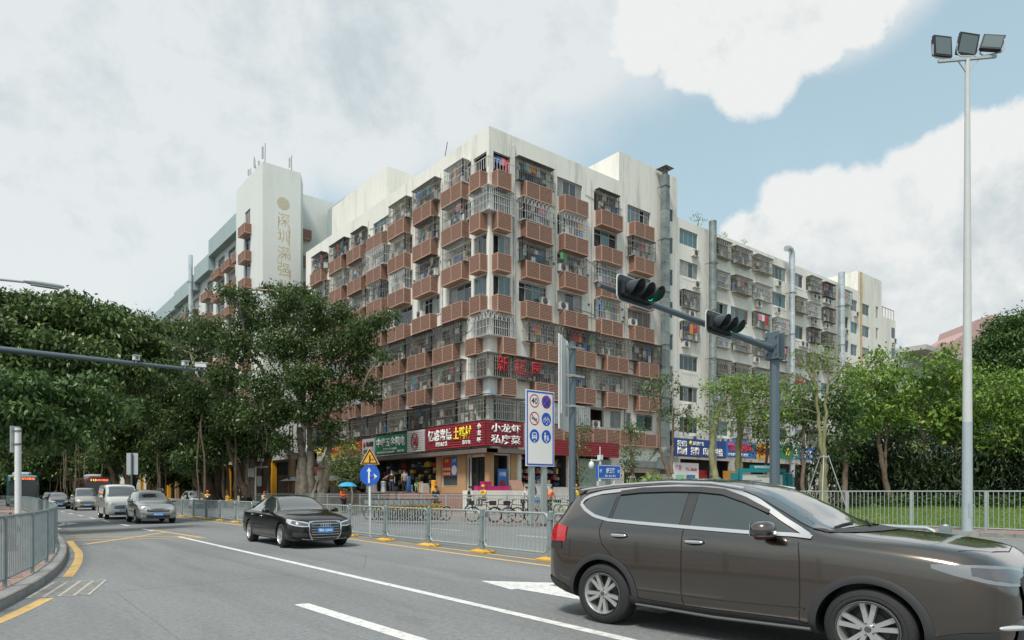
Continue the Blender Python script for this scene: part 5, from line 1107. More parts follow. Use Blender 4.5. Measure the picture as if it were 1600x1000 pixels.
def saloon(name, label, front, rz, pm, plate, group=None):
    c = Car(name, label, 'car', A6, front, rz, pm, group, 1.0)
    c.side('front_door_window', CARGL, [(1.70, .97, .985), (1.9, .97, 1.10), (2.2, .975, 1.25), (2.5, .98, 1.325), (2.68, .985, 1.335)], rows=6, sub=3)
    c.side('rear_door_window', CARGL, [(2.76, .985, 1.335), (3.1, .99, 1.34), (3.4, 1.0, 1.305), (3.62, 1.01, 1.25)], rows=6, sub=3); c.side('quarter_window', CARGL, [(3.66, 1.01, 1.235), (3.85, 1.03, 1.165), (4.0, 1.06, 1.09)], rows=4, sub=2)
    c.seam([(1.6, .955), (2.6, .97), (3.5, .99), (3.9, 1.01), (4.08, 1.07)], .016, 'chrome_window_trim', CHROME, .008); c.seam([(1.62, .965), (1.9, 1.13), (2.2, 1.28), (2.5, 1.355), (3.0, 1.37), (3.4, 1.335), (3.8, 1.21), (4.08, 1.07)], .012, 'chrome_window_trim', CHROME, .008)
    c.seam([(2.72, .98), (2.73, .6), (2.7, .28)]); c.seam([(1.62, .95), (1.58, .6), (1.60, .28)]); c.seam([(3.72, 1.0), (3.72, .85), (3.5, .68), (3.4, .4), (3.38, .28)])
    c.seam([(1.1, .77), (2.4, .80), (3.8, .83)], .008, 'body_crease', pm, .005)
    c.screen(1.50, 1.03, 2.30, 1.40, .70, .53, SHIELD)
    g_ = c.front('grille', CLAD, [(-.43, .40, .68), (-.40, .33, .71), (-.32, .26, .725), (.32, .26, .725), (.40, .33, .71), (.43, .40, .68)], rows=8, sub=4, off=.010)[0]
    for i in range(6): z = .31 + i * .07; c.front('grille_bar', CHROME, [(-.385, z, z + .014), (0, z, z + .014), (.385, z, z + .014)], rows=1, sub=5, off=.022, parent=c.t)
    for (z0, z1, y0, y1) in ((.725, .745, -.33, .33), (.235, .255, -.33, .33)): c.front('grille_surround', CHROME, [(y0, z0, z1), (y1, z0, z1)], rows=1, sub=8, off=.018)
    for sg in (-1, 1): c.front('grille_surround', CHROME, [(sg * .33, .715, .745), (sg * .41, .69, .735), (sg * .44, .40, .73), (sg * .455, .40, .69)][::1], rows=4, sub=1, off=.017) ; c.front('grille_surround', CHROME, [(sg * .33, .235, .262), (sg * .40, .30, .36), (sg * .43, .36, .44), (sg * .45, .40, .52)], rows=2, sub=2, off=.017)
    for i in range(4):
        h = c.bvh.ray_cast(Vector((-3, 0, .64)), Vector((1, 0, 0)))[0]; rg = MB(); P = [(0, .045 * cos(t), .045 * sin(t)) for t in np.linspace(0, 2 * pi, 17)]; rg.tube(P, .008, 5, caps=False); rg.build('ring_emblem', CHROME, c.t, loc=(h.x - .035, -.096 + i * .064, .645))
    c.patch('headlight', LAMPG, [(-.42, .60, .68), (-.2, .60, .735), (.0, .63, .76), (.2, .67, .79), (.34, .73, .80)], (1, -1, 0), (.7071, .7071, 0), rows=5, sub=3, off=.006, base=(.28, .66, 0), both=True)
    c.patch('headlight_core', LAMPD, [(-.32, .625, .68), (-.15, .635, .72), (.0, .66, .74), (.12, .69, .755)], (1, -1, 0), (.7071, .7071, 0), rows=3, sub=2, off=.010, base=(.28, .66, 0), both=True)
    c.patch('side_intake', CLAD, [(-.25, .34, .42), (.0, .33, .45), (.12, .36, .46)], (1, -1, 0), (.7071, .7071, 0), rows=3, sub=2, off=.008, base=(.2, .64, 0), both=True)
    c.front('bumper_trim', SILVT, [(-.62, .27, .29), (-.45, .25, .268), (0, .245, .26), (.45, .25, .268), (.62, .27, .29)], rows=1, sub=3, off=.012)
    c.side('tail_light', REDL, [(4.55, .80, .93), (4.75, .78, .93), (4.84, .80, .90)], rows=3, off=.006)
    c.patch('sunroof', CARGL, [(-.4, 2.5, 3.1), (0, 2.5, 3.12), (.4, 2.5, 3.1)], (0, 0, -1), (0, 1, 0), (1, 0, 0), rows=5, sub=3, off=.003)
    c.mirror(1.85, 1.0, pm, r=(.08, .11, .065)); c.handle(2.58, .845, CHROME); c.handle(3.45, .865, CHROME); c.wheels(.235, 10, 1, 36); c.plate(plate, .50)
    return c
ca = saloon('saloon_car', 'glossy black saloon car with chrome barred grille driving beside the median railing', (7.72, 17.6), RZC, BLK, '粤B·1J5R6')
# generic far cars
SUV2 = dict(L=4.55, W=1.75, wb=2.62, fo=.88, wheel_r=.335, gap=.05, tw=.21, keys=[
    (0, .36, .60, .62, .58, .72, .5, .05), (.04, .29, .70, .70, .68, .84, .58, .05), (.15, .24, .80, .80, .77, .93, .66, .05), (.5, .22, .86, .90, .83, 1.0, .70, .05), (1.1, .22, .875, .96, .85, 1.07, .72, .05), (1.4, .22, .875, .98, .85, 1.2, .68, .06), (2.0, .22, .875, 1.0, .85, 1.56, .58, .07), (2.4, .22, .875, 1.01, .85, 1.64, .57, .07), (3.6, .22, .87, 1.03, .84, 1.64, .56, .07), (4.2, .25, .85, 1.04, .81, 1.55, .55, .07), (4.42, .30, .80, 1.0, .76, 1.2, .6, .06), (4.55, .38, .68, .85, .66, .95, .55, .05)])
VAN = dict(L=4.9, W=1.80, wb=2.8, fo=.85, wheel_r=.33, gap=.045, tw=.2, keys=[
    (0, .34, .62, .62, .60, .78, .52, .06), (.05, .28, .74, .74, .71, .92, .62, .06), (.2, .24, .84, .86, .81, 1.06, .72, .06), (.6, .22, .895, .98, .87, 1.18, .77, .06), (.95, .22, .90, 1.05, .88, 1.36, .76, .07), (1.4, .22, .90, 1.1, .88, 1.76, .72, .08), (1.75, .22, .90, 1.12, .885, 1.93, .72, .08), (2.3, .22, .90, 1.12, .885, 1.98, .73, .08), (4.6, .22, .90, 1.12, .88, 1.97, .73, .08), (4.82, .28, .88, 1.1, .86, 1.9, .72, .08), (4.9, .36, .82, 1.0, .8, 1.7, .68, .08)])
MPV = dict(L=4.8, W=1.74, wb=2.9, fo=.75, wheel_r=.32, gap=.045, tw=.2, keys=[
    (0, .34, .62, .62, .60, .76, .52, .05), (.05, .28, .72, .72, .69, .88, .6, .05), (.2, .24, .82, .82, .78, .97, .7, .05), (.7, .22, .87, .95, .84, 1.12, .74, .06), (1.0, .22, .87, 1.0, .85, 1.28, .73, .07), (1.6, .22, .87, 1.06, .85, 1.72, .68, .08), (2.0, .22, .87, 1.08, .85, 1.86, .67, .08), (4.3, .22, .87, 1.08, .85, 1.84, .66, .08), (4.65, .28, .84, 1.05, .82, 1.7, .64, .08), (4.8, .38, .74, .95, .72, 1.1, .62, .06)])
HAT = dict(L=4.3, W=1.72, wb=2.6, fo=.85, wheel_r=.31, gap=.045, tw=.2, keys=[
    (0, .32, .56, .56, .55, .66, .48, .05), (.05, .26, .68, .64, .66, .76, .58, .05), (.2, .22, .80, .74, .76, .86, .66, .05), (.6, .2, .86, .82, .82, .96, .7, .05), (1.1, .2, .86, .88, .83, 1.03, .71, .06), (1.9, .2, .86, .92, .83, 1.42, .58, .07), (2.4, .2, .86, .94, .83, 1.50, .56, .07), (3.3, .2, .85, .96, .82, 1.47, .55, .07), (4.0, .24, .82, .96, .79, 1.2, .6, .06), (4.3, .36, .66, .85, .62, .95, .52, .05)])
def farcar(name, label, cat, spec, front, pm, plate, g_lo, g_hi, wins, ws, lamps, group=None, silver_grille=False, van=False, rz=RZC):
    c = Car(name, label, cat, spec, front, rz, pm, group, .55)
    for w in wins: c.side('side_window', CARGL, w, rows=4, sub=2)
    c.screen(*ws, SHIELD, rows=8); y = g_hi[0]
    c.front('grille', CLAD, [(-y, g_lo, g_hi[1]), (0, g_lo - .01, g_hi[1] + .01), (y, g_lo, g_hi[1])], rows=3, sub=3, off=.01)
    for i in range(2): z = g_lo + (g_hi[1] - g_lo) * (.3 + .4 * i); c.front('grille_bar', CHROME if silver_grille else SILVT, [(-y * .95, z, z + .022), (y * .95, z, z + .022)], rows=1, sub=6, off=.018)
    c.front('lower_intake', CLAD, [(-.5, .30, .42), (.5, .30, .42)], rows=2, sub=6, off=.01)
    c.patch('headlight', LAMPG, lamps, (1, -1, 0), (.7071, .7071, 0), rows=4, sub=2, off=.007, base=(.2, spec['W'] / 2 - .24, 0), both=True)
    c.patch('fog_light', LAMPG, [(-.15, .38, .44), (.0, .38, .44)], (1, -1, 0), (.7071, .7071, 0), rows=1, off=.01, base=(.15, spec['W'] / 2 - .24, 0), both=True)
    x0 = wins[0][0][0]; zc = wins[0][0][1]; c.seam([(x0 + .02, zc - .02), (x0, .6), (x0 + .02, .3)], .012); c.seam([(x0 + 1.0, zc), (x0 + 1.0, .3)], .012)
    c.mirror(x0 + .12, zc + .05, pm, r=(.08, .10, .08)); c.handle(x0 + .88, zc - .12, CHROME if not van else CLAD); c.wheels(.2, 6, 0, 24); c.plate(plate, .47); return c
SILV = paint('silver_paint', (.42, .42, .40), .75, .3); SILV2 = paint('warm_silver_paint', (.40, .385, .34), .7, .32); WHT = paint('white_car_paint', (.56, .56, .53), .0, .3); DKP = paint('dark_blue_black_paint', (.02, .022, .03), .4, .3); GRYP = paint('grey_paint', (.24, .245, .25), .6, .3)
cs = farcar('sport_utility_car', 'silver sport utility car with twin slot grille and blue plate behind the black saloon', 'car', SUV2, (7.35, 35.9), SILV, '粤N·81E1R', .58, (.48, .72), [[(1.45, 1.06, 1.08), (1.8, 1.07, 1.30), (2.1, 1.08, 1.50), (2.4, 1.08, 1.52)], [(2.48, 1.08, 1.52), (3.3, 1.09, 1.51), (3.45, 1.1, 1.49)], [(3.55, 1.1, 1.48), (4.05, 1.14, 1.40)]], (1.30, 1.10, 2.02, 1.555, .66, .53), [(-.36, .66, .76), (-.1, .66, .84), (.2, .74, .87), (.3, .80, .86)], silver_grille=True)
cs.front('lower_bumper', GRYP, [(-.75, .24, .56), (-.5, .235, .50), (.5, .235, .50), (.75, .24, .56)], rows=3, sub=5, off=.006); 
for sg in (1, -1): rl = MB(); rl.tube([(2.1, sg * .56, 1.60), (2.3, sg * .56, 1.68), (3.6, sg * .55, 1.68), (3.9, sg * .54, 1.62)], .02, 6); rl.build('roof_rail', SILVT, cs.t, smooth=50)
cv = farcar('cargo_van', 'white cargo van with blank panelled side close behind the silver sport utility car', 'van', VAN, (7.05, 42.6), WHT, '粤B·5J271', .62, (.5, .78), [[(1.25, 1.2, 1.22), (1.5, 1.2, 1.55), (1.75, 1.2, 1.72), (2.15, 1.2, 1.74)]], (.85, 1.25, 1.55, 1.83, .76, .68), [(-.3, .72, .86), (0, .76, .95), (.25, .85, .98)], van=True)
cv.seam([(2.35, 1.75), (4.6, 1.75), (4.6, .95), (2.35, .95), (2.35, 1.75)], .02); cv.seam([(3.6, 1.7), (3.6, .4)], .015); cv.seam([(2.3, .72), (4.7, .72)], .05, 'rubbing_strip', mat('faded_red_strip', (.28, .07, .05), .6), .008)
farcar('minivan', 'silver minivan in the queue between the dark hatchback and the white van', 'minivan', MPV, (8.0, 64.5), SILV2, '粤B·2K773', .58, (.5, .74), [[(1.2, 1.12, 1.14), (1.5, 1.14, 1.45), (1.75, 1.15, 1.66), (2.2, 1.15, 1.68)], [(2.3, 1.15, 1.68), (3.1, 1.15, 1.68)], [(3.2, 1.15, 1.68), (4.2, 1.17, 1.6)]], (.88, 1.17, 1.68, 1.72, .70, .62), [(-.34, .66, .80), (0, .7, .88), (.25, .78, .9)])
farcar('hatchback_car', 'dark hatchback left of the silver minivan', 'car', HAT, (6.7, 70.5), DKP, '粤B·9H025', .5, (.5, .66), [[(1.35, .98, 1.0), (1.7, .99, 1.25), (2.2, 1.0, 1.38)], [(2.3, 1.0, 1.38), (3.3, 1.02, 1.33)]], (1.15, 1.05, 1.95, 1.41, .64, .52), [(-.34, .60, .70), (0, .64, .80), (.25, .74, .84)])
farcar('hatchback_car', 'grey car at the rear left of the queue beneath the trees', 'car', HAT, (7.5, 86), GRYP, '粤B·7Y118', .5, (.5, .66), [[(1.35, .98, 1.0), (1.7, .99, 1.25), (2.2, 1.0, 1.38)], [(2.3, 1.0, 1.38), (3.3, 1.02, 1.33)]], (1.15, 1.05, 1.95, 1.41, .64, .52), [(-.34, .60, .70), (0, .64, .80), (.25, .74, .84)])
farcar('sport_utility_car', 'white car parked across the road under the banyans', 'car', SUV2, (17.0, 66), WHT, '粤B·4D660', .58, (.48, .72), [[(1.45, 1.06, 1.08), (1.8, 1.07, 1.30), (2.4, 1.08, 1.52)], [(2.48, 1.08, 1.52), (3.6, 1.09, 1.49)]], (1.30, 1.10, 2.02, 1.555, .66, .53), [(-.36, .66, .76), (-.1, .66, .84), (.2, .74, .87)])
farcar('hatchback_car', 'pale car waiting behind the left railing near the white post', 'car', HAT, (-2.6, 36.5), SILV2, '粤B·3F880', .5, (.5, .66), [[(1.35, .98, 1.0), (1.7, .99, 1.25), (2.2, 1.0, 1.38)], [(2.3, 1.0, 1.38), (3.3, 1.02, 1.33)]], (1.15, 1.05, 1.95, 1.41, .64, .52), [(-.34, .60, .70), (0, .64, .80), (.25, .74, .84)])
BUSG = mat('bus_window', (.015, .018, .02), .08, spec=.8)
def bus(label, front, pm, rz=RZC):
    t = thing('city_bus', label, 'bus', (front[0], front[1], 0), rz); b = MB(); b.ell((5.5, 0, 1.72), (5.7, 1.25, 1.42), 24, 12, 0, .18); b.build('body', pm, t, smooth=30)
    b = MB(); b.box(-.205, -.17, -1.12, 1.12, 1.15, 2.55); b.build('windscreen', BUSG, t)
    b = MB(); b.box(-.215, -.18, -.95, .95, 2.62, 2.9); d_ = b.build('destination_display', BUSG, t); LED = mat('led_red', (1, .12, .03), .5, emit=1.6); LEDO = mat('led_orange', (1, .4, .05), .5, emit=1.6)
    q = lettering('113', 0, 0, .5, .2, LEDO, t, bold=.02, depth=.004); q.location = (-.22, .7, 2.66); q.rotation_euler = (0, 0, -pi / 2); q = lettering('蛇口联合', 0, 0, 1.0, .2, LED, t, bold=.02, depth=.004); q.location = (-.22, .1, 2.66); q.rotation_euler = (0, 0, -pi / 2)
    for sg in (1, -1):
        for i in range(7): f = MB(); f.box(.5 + i * 1.45, 1.85 + i * 1.45, sg * 1.235 - .03, sg * 1.235 + .03, 1.3, 2.4); f.build('side_window', BUSG, t)
        for x in (1.9, 8.4): f = MB(); f.lathe([(0, -.02), (.3, -.02), (.48, 0), (.48, .25)], 24, 'y'); f.build('wheel', RUBBER, t, loc=(x, sg * 1.24, .48), rz=pi if sg > 0 else 0)
        f = MB(); f.box(-.2, -.15, sg * .85 - .15, sg * .85 + .15, .7, .95); f.build('headlight', LAMPG, t)
    f = MB(); f.ell((5, 0, 3.25), (2.2, .8, .22), 16, 8, 0, .4); f.build('roof_unit', GREYM, t, smooth=40)
bus('dark red city bus with lit orange destination display in the queue', (11.4, 84), paint('dark_red_paint', (.09, .012, .02), .1)); bus('teal city bus with lit red destination display at the left end of the queue', (4.6, 79), paint('teal_bus_paint', (.02, .14, .14), .1))
# ---------------------------------------------------------------- railings
def bent_bars(mb, x0, x1, z0, z1, step, r, y=0):
    n = int(round((x1 - x0) / step))
    for i in range(1, n): x = x0 + (x1 - x0) * i / n; mb.tube([(x, y, z0), (x, y, z1)], r, 6, caps=False)
def median_panel():
    f = MB(); W = 2.42; c = .12; zb, zt = .17, 1.06
    P = [(-W / 2, 0, zb + c), (-W / 2, 0, zt - c), (-W / 2 + .035, 0, zt - .035), (-W / 2 + c, 0, zt), (W / 2 - c, 0, zt), (W / 2 - .035, 0, zt - .035), (W / 2, 0, zt - c), (W / 2, 0, zb + c), (W / 2 - .035, 0, zb + .035), (W / 2 - c, 0, zb), (-W / 2 + c, 0, zb), (-W / 2 + .035, 0, zb + .035), (-W / 2, 0, zb + c)]
    f.tube(P, .026, 8); bent_bars(f, -W / 2, W / 2, zb, zt, .15, .0135); return f.mesh('railing_panel', GALV, smooth=50)
mf = thing('median_railing', 'grey steel median railing on yellow feet down the middle of the road', 'railing', (0, 0, 0)); mp = median_panel()
b = MB(); b.box(-.065, .065, -.045, .045, .07, 1.10); 
for z in (.3, .92): b.box(-.11, .11, -.055, .055, z, z + .05)
b.lathe([(0, 1.125), (.03, 1.12), (.045, 1.1)], 8, 'z'); pmesh_ = b.mesh('post', GALVD)
b = MB(); b.v += [(-.30, -.19, .005), (.30, -.19, .005), (.30, .19, .005), (-.30, .19, .005), (-.30, -.19, .05), (.30, -.19, .05), (.30, .19, .05), (-.30, .19, .05), (-.17, -.10, .095), (.17, -.10, .095), (.17, .10, .095), (-.17, .10, .095)]
b.f += [(0, 1, 5, 4), (1, 2, 6, 5), (2, 3, 7, 6), (3, 0, 4, 7), (4, 5, 9, 8), (5, 6, 10, 9), (6, 7, 11, 10), (7, 4, 8, 11), (8, 9, 10, 11)]; b.m += [0] * 9; bmesh_ = b.mesh('yellow_foot', YELB)
medx = lambda y: 10.02 + .021 * (min(y, 30) - 3) + (0.002 * max(0, y - 30))
ys = [3.35 + 2.62 * i for i in range(27)]
for i, y in enumerate(ys):
    x = medx(y); a = math.atan2(1, .021); put('post', pmesh_, mf, (x, y, 0), a); put('yellow_foot', bmesh_, mf, (x, y, 0), a)
    if i < len(ys) - 1: put('railing_panel', mp, mf, ((x + medx(ys[i + 1])) / 2, y + 1.31, 0), a + random.uniform(-.008, .008))
# bollard at the end of the median
t = thing('bollard', 'short grey bollard just past the near end of the median railing', 'bollard', (9.75, 2.75, 0)); b = MB(); b.lathe([(0, .84), (.10, .84), (.13, .82), (.13, 0)], 20, 'z'); b.build('post', GREYM, t, smooth=40)
def line_fence(name, label, pts, h, z0, bar_step, post_every, m, r=.011, top2=None, post_w=.07, foot=0):
    t = thing(name, label, 'railing', (0, 0, 0)); P = resample(pts, post_every)
    pm_ = MB(); pm_.box(-post_w / 2, post_w / 2, -post_w / 2, post_w / 2, -foot, h + .03); pmm = pm_.mesh('post', m)
    for i, p in enumerate(P):
        put('post', pmm, t, (p.x, p.y, z0), random.uniform(-.02, .02))
        if i == len(P) - 1: break
        q = P[i + 1]; f = MB(); d = (q - p); L = d.length - post_w - .03; f.tube([(-L / 2, 0, h), (L / 2, 0, h)], .024, 6); f.tube([(-L / 2, 0, .12), (L / 2, 0, .12)], .022, 6)
        f.tube([(-L / 2, 0, .12), (-L / 2, 0, h)], .02, 6); f.tube([(L / 2, 0, .12), (L / 2, 0, h)], .02, 6)
        if top2: f.tube([(-L / 2, 0, top2), (L / 2, 0, top2)], .02, 6)
        bent_bars(f, -L / 2, L / 2, .12, h, bar_step, r); f.build('railing_panel', m, t, loc=((p.x + q.x) / 2, (p.y + q.y) / 2, z0), rz=math.atan2(d.y, d.x), smooth=50)
    return t
lf = smooth_line([(-2.6, 5.5), (-.75, 8.9), (.40, 12.0), (1.24, 15.6), (1.80, 19.6), (2.18, 24), (2.52, 31), (3.15, 43.7), (3.72, 60), (3.5, 66), (1.8, 69), (-3, 71)], 3)
line_fence('curved_railing', 'grey green railing curving along the kerb of the left traffic island', lf, 1.05, .13, .125, 1.9, GALVD, .010, foot=.1, post_w=.06)
line_fence('roadside_railing', 'tall grey railing along the shop side pavement edge', [(21.2, 15.5), (20.9, 20), (20.5, 28), (20.6, 62)], 1.22, .145, .16, 2.45, GALV, .011, top2=1.05)
line_fence('lawn_railing', 'galvanised railing along the pavement in front of the right lawn', [(27.9, -4), (27.9, 17.2), (27.2, 20)], 1.42, .14, .155, 2.25, GALV, .012, post_w=.08)
# ---------------------------------------------------------------- lamp mast, signals, signs
t = thing('floodlight_mast', 'very tall white mast with three floodlights and a grey painted lower part', 'floodlight mast', (27.5, 8.5, .14))
m = MB(); m.tube([(0, 0, 0), (0, 0, 3.85)], [.175, .155], 20); m.build('lower_pole', mat('mast_grey_paint', (.36, .42, .45), .4, .1, var=.1), t, smooth=40)
m = MB(); m.tube([(0, 0, 3.85), (0, 0, 16.6)], [.153, .075], 20); m.build('upper_pole', mat('mast_pale_grey', (.50, .52, .51), .45, var=.06), t, smooth=40)
for z in (1.2, 6.4, 9.6, 12.8): m = MB(); m.lathe([(.16 - z * .006, -.03), (.172 - z * .006, -.03), (.172 - z * .006, .03), (.16 - z * .006, .03)], 20, 'z', (0, 0, z)); m.build('joint_ring', GREYM, t)
m = MB(); m.box(-.3, .3, -.3, .3, 0, .03); m.build('base_plate', GALVD, t)
HOLE = mat('hatch_grey', (.30, .35, .37), .5); m = MB(); m.box(-.07, .07, -.175, -.15, .5, 1.0); m.build('access_hatch', HOLE, t, rz=-.7)
ax = Vector((.86, -.50, 0)); hd = Vector((0, 0, 16.62))
m = MB(); m.bar(hd - ax * 1.15 + Vector((0, 0, -.2)), hd + ax * 1.15 + Vector((0, 0, .2)), .09); m.build('cross_arm', GREYM, t)
m = MB(); m.bar((0, 0, 16.1), hd - ax * .45, .04); m.bar((0, 0, 16.1), hd + ax * .45, .04); m.build('strut', GREYM, t)
LENS = mat('floodlight_glass', (.09, .12, .125), .15, spec=.8)
for k, (o_, rx, rz_, ry) in enumerate(((-1.0, 62, 30, 0), (0, 72, 38, 8), (1.0, 40, 62, 18))):
    hp = hd + ax * o_ + Vector((0, 0, .17 * o_ + .5)); f = MB(); f.box(-.32, .32, -.05, .05, -.28, .28); f.box(-.30, .30, .05, .11, -.22, .22)
    for i in range(7): f.box(-.26, .26, .11, .16, -.2 + i * .065, -.185 + i * .065)
    L_ = put('floodlight', f.mesh('floodlight', DARK2), t, hp, rot=(rad(rx - 90 + 25), rad(ry), -rad(rz_)), scale=(1.08, 1, 1.3))
    g_ = MB(); g_.box(-.27, .27, -.058, -.051, -.23, .23); g_.build('lens', LENS, L_)
    y_ = MB(); P = [(-.36, 0, .04), (-.36, 0, -.3), (-.25, 0, -.4), (.25, 0, -.4), (.36, 0, -.3), (.36, 0, .04)]
    for a, b in zip(P, P[1:]): y_.bar(a, b, .035)
    put('yoke', y_.mesh('yoke', GREYM), t, hp, rot=(0, 0, -rad(rz_)))
# traffic signal mast on the corner
t = thing('signal_mast', 'slate blue mast whose arm reaches out over the road carrying two signals', 'signal mast', (22.3, 12.8, .14))
m = MB(); m.tube([(0, 0, 0), (0, 0, 7.0)], [.19, .165], 8); m.build('column', GREYBLUE, t, smooth=20)
m = MB(); m.box(-.24, .24, -.2, .2, 0, .04); m.build('base_plate', GREYBLUE, t)
m = MB(); m.tube([(-.1, 0, 6.42), (-8.9, 0, 7.0)], [.12, .075], 12); m.build('arm', GREYBLUE, t, smooth=50)
m = MB(); m.box(-.25, .25, -.25, .25, 6.05, 6.1); m.box(-.22, -.18, -.26, .26, 6.05, 7.0); m.box(.18, .22, -.26, .26, 6.05, 7.0); m.box(-.18, .18, -.03, .03, 6.1, 6.9)
for x in (-.24, .24):
    for y in (-.18, .18):
        for z in (6.2, 6.5, 6.8): m.box(x - .03, x + .03, y - .03, y + .03, z, z + .06)
m.build('arm_flange', GREYBLUE, t)
SIGB = mat('signal_black', (.018, .022, .025), .35); SIGE = mat('signal_edge_white', (.65, .66, .66), .5); VIS = mat('visor_grey_black', (.03, .038, .042), .4); GRN = mat('green_signal_lens', (.0, .75, .38), .3, emit=.55); OFFR = mat('unlit_lens', (.035, .018, .018), .2)
def signal_head(x, z, label, s=1.0):
    h = thing('traffic_signal', label, 'traffic light', (22.3 + x, 12.8 - .28, z + .14), rad(6), 'horizontal signals on the mast arm'); h.scale = (s, s, s)
    def rr(hw, hh, r, y0, y1, mt, nm):
        P = []
        for cx, cz, a0 in ((hw - r, hh - r, 0), (-hw + r, hh - r, 90), (-hw + r, -hh + r, 180), (hw - r, -hh + r, 270)):
            for k in range(6): a = rad(a0 + k * 18); P.append((cx + r * cos(a), cz + r * sin(a)))
        f = MB(); n = len(P); f.v += [(a, y0, b) for a, b in P] + [(a, y1, b) for a, b in P]; f.f += [tuple(range(n))[::-1], tuple(range(n, 2 * n))] + [(i, (i + 1) % n, n + (i + 1) % n, n + i) for i in range(n)]; f.m += [0] * (n + 2); return f.build(nm, mt, h)
    rr(.86, .37, .17, -.01, .012, SIGE, 'white_border'); rr(.835, .345, .155, -.03, -.011, SIGB, 'back_board'); rr(.72, .23, .08, -.16, -.031, SIGB, 'housing')
    for i, x_ in enumerate((-.48, 0, .48)):
        f = MB(); f.lathe([(0, -.02), (.10, -.015), (.16, 0), (.17, .01)], 24, 'y'); f.build('lens', GRN if i == 2 else OFFR, h, loc=(x_, -.165, 0))
        v = MB(); n = 20; i0 = 0; tt = [rad(-50 + 280 * k / n) for k in range(n + 1)]
        for k, a in enumerate(tt):
            ln = .44 * (.25 + .75 * max(0, sin((a - rad(-50)) / rad(280) * pi)) ** .6)
            for R_, y in ((.185, -.16), (.205, -.16 - ln), (.192, -.16 - ln), (.172, -.16)): v.v.append((x_ + R_ * cos(a), y, R_ * sin(a) - (.04 if y < -.17 else 0)))
        for k in range(n):
            for q in range(4): a = k * 4 + q; b = k * 4 + (q + 1) % 4; v.f.append((a, b, b + 4, a + 4)); v.m.append(0)
        v.build('visor', VIS, h, smooth=40)
    f = MB(); f.bar((-.1, .05, -.05), (-.1, .3, -.05), .12); f.build('mount', GREYBLUE, h)
signal_head(-7.75, 6.93, 'nearer traffic signal at the outer end of the arm showing green'); signal_head(-3.75, 6.64, 'traffic signal half way along the arm showing green')
# camera mast arm, upper left
t = thing('camera_mast', 'grey blue mast arm with three small white cameras reaching in from the left', 'camera mast', (-2.0, 29.6, .14)); m = MB(); m.tube([(0, 0, 0), (0, 0, 7)], [.2, .17], 8); m.build('column', GREYBLUE, t)
m = MB(); m.tube([(0, 0, 6.36), (9.8, 0, 6.36)], [.14, .06], 10); m.build('arm', GREYBLUE, t, smooth=50)
def camera_on(x, label, w=.32, rz=.2):
    h = thing('traffic_camera', label, 'camera', (-2.0 + x, 29.5, 6.62), rz, 'cameras on the left mast arm'); f = MB(); f.box(-.1, .1, -w, w * .6, -.01, .15); f.box(-.12, .12, -w - .08, w * .6, .152, .17); f.build('housing', WHITEM, h); g_ = MB(); g_.lathe([(0, -.01), (.05, 0), (.055, .02)], 12, 'y', (0, -w - .01, .07)); g_.build('lens', LAMPD, h); b_ = MB(); b_.box(-.02, .02, -.02, .02, -.12, -.01); b_.build('bracket', GREYM, h)
camera_on(7.25, 'left of the three small white cameras on the arm', .12); camera_on(9.0, 'middle one of the three white cameras on the arm', .12); camera_on(9.55, 'longer white camera at the very end of the arm', .26, 1.2)
t = thing('direction_sign', 'teal road sign hanging from the left mast arm at the frame edge', 'road sign', (.15, 29.4, 5.0)); m = MB(); m.box(-1.2, 1.2, -.02, .02, -.55, .55); m.build('sign_board', mat('teal_sign', (.03, .32, .36), .4), t, rot=None) if False else m.build('sign_board', mat('teal_sign', (.03, .32, .36), .4), t)
t = thing('street_lamp', 'street lamp whose flat head reaches in at the upper left', 'street lamp', (25 * .6297 - 17.2 * .7768 - 4.5, 25 * .7768 + 17.2 * .6297, .14)); m = MB(); m.tube([(0, 0, 0), (0, 0, 8.0), (.1, 0, 8.55), (.6, 0, 8.78), (3.9, 0, 9.0)], [.13, .09, .07, .06, .05], 10); m.build('pole', GREYM, t, smooth=50)
m = MB(); m.ell((4.5, 0, 9.03), (.65, .17, .085), 16, 8, 0, .7); m.build('lamp_head', GREYM, t, smooth=50); m = MB(); m.box(4.1, 4.95, -.12, .12, 8.925, 8.95); m.build('lamp_glass', LAMPG, t)
# white post behind the left railing, hydrant
t = thing('white_post', 'plain white post with a small board strapped to its top behind the left railing', 'post', (18 * .6297 - 13.07 * .7768, 18 * .7768 + 13.07 * .6297, .13)); m = MB(); m.tube([(0, 0, 0), (0, 0, 3.1)], .075, 14); m.build('pole', WHITEM, t, smooth=50)
m = MB(); m.box(-.14, .14, .085, .10, 2.45, 3.15); m.build('sign_board', GREYM, t, rz=rad(38)); m = MB(); m.lathe([(.078, 2.65), (.09, 2.65), (.09, 2.69), (.078, 2.69)], 14, 'z'); m.lathe([(.078, 3.0), (.09, 3.0), (.09, 3.04), (.078, 3.04)], 14, 'z'); m.build('clamp', BARD, t)
hy = thing('fire_hydrant', 'weathered red fire hydrant with yellow band behind the left railing', 'fire hydrant', (16.2 * .6297 - 11.95 * .7768, 16.2 * .7768 + 11.95 * .6297, .13)); HR = mat('hydrant_red', (.20, .035, .035), .6, var=.3, vscale=12)
m = MB(); m.lathe([(.17, 0), (.17, .05), (.12, .06), (.12, .55), (.16, .56), (.16, .62), (.135, .63), (.13, .74), (.09, .82), (.03, .86), (.03, .92), (0, .92)], 20, 'z'); m.build('barrel', HR, hy, smooth=40)
for s_ in (-1, 1): m = MB(); m.lathe([(0, s_ * .22), (.06, s_ * .22), (.065, s_ * .18), (.05, s_ * .17), (.05, 0)], 12, 'x', (0, 0, .5)); m.build('side_outlet', HR, hy, smooth=40)
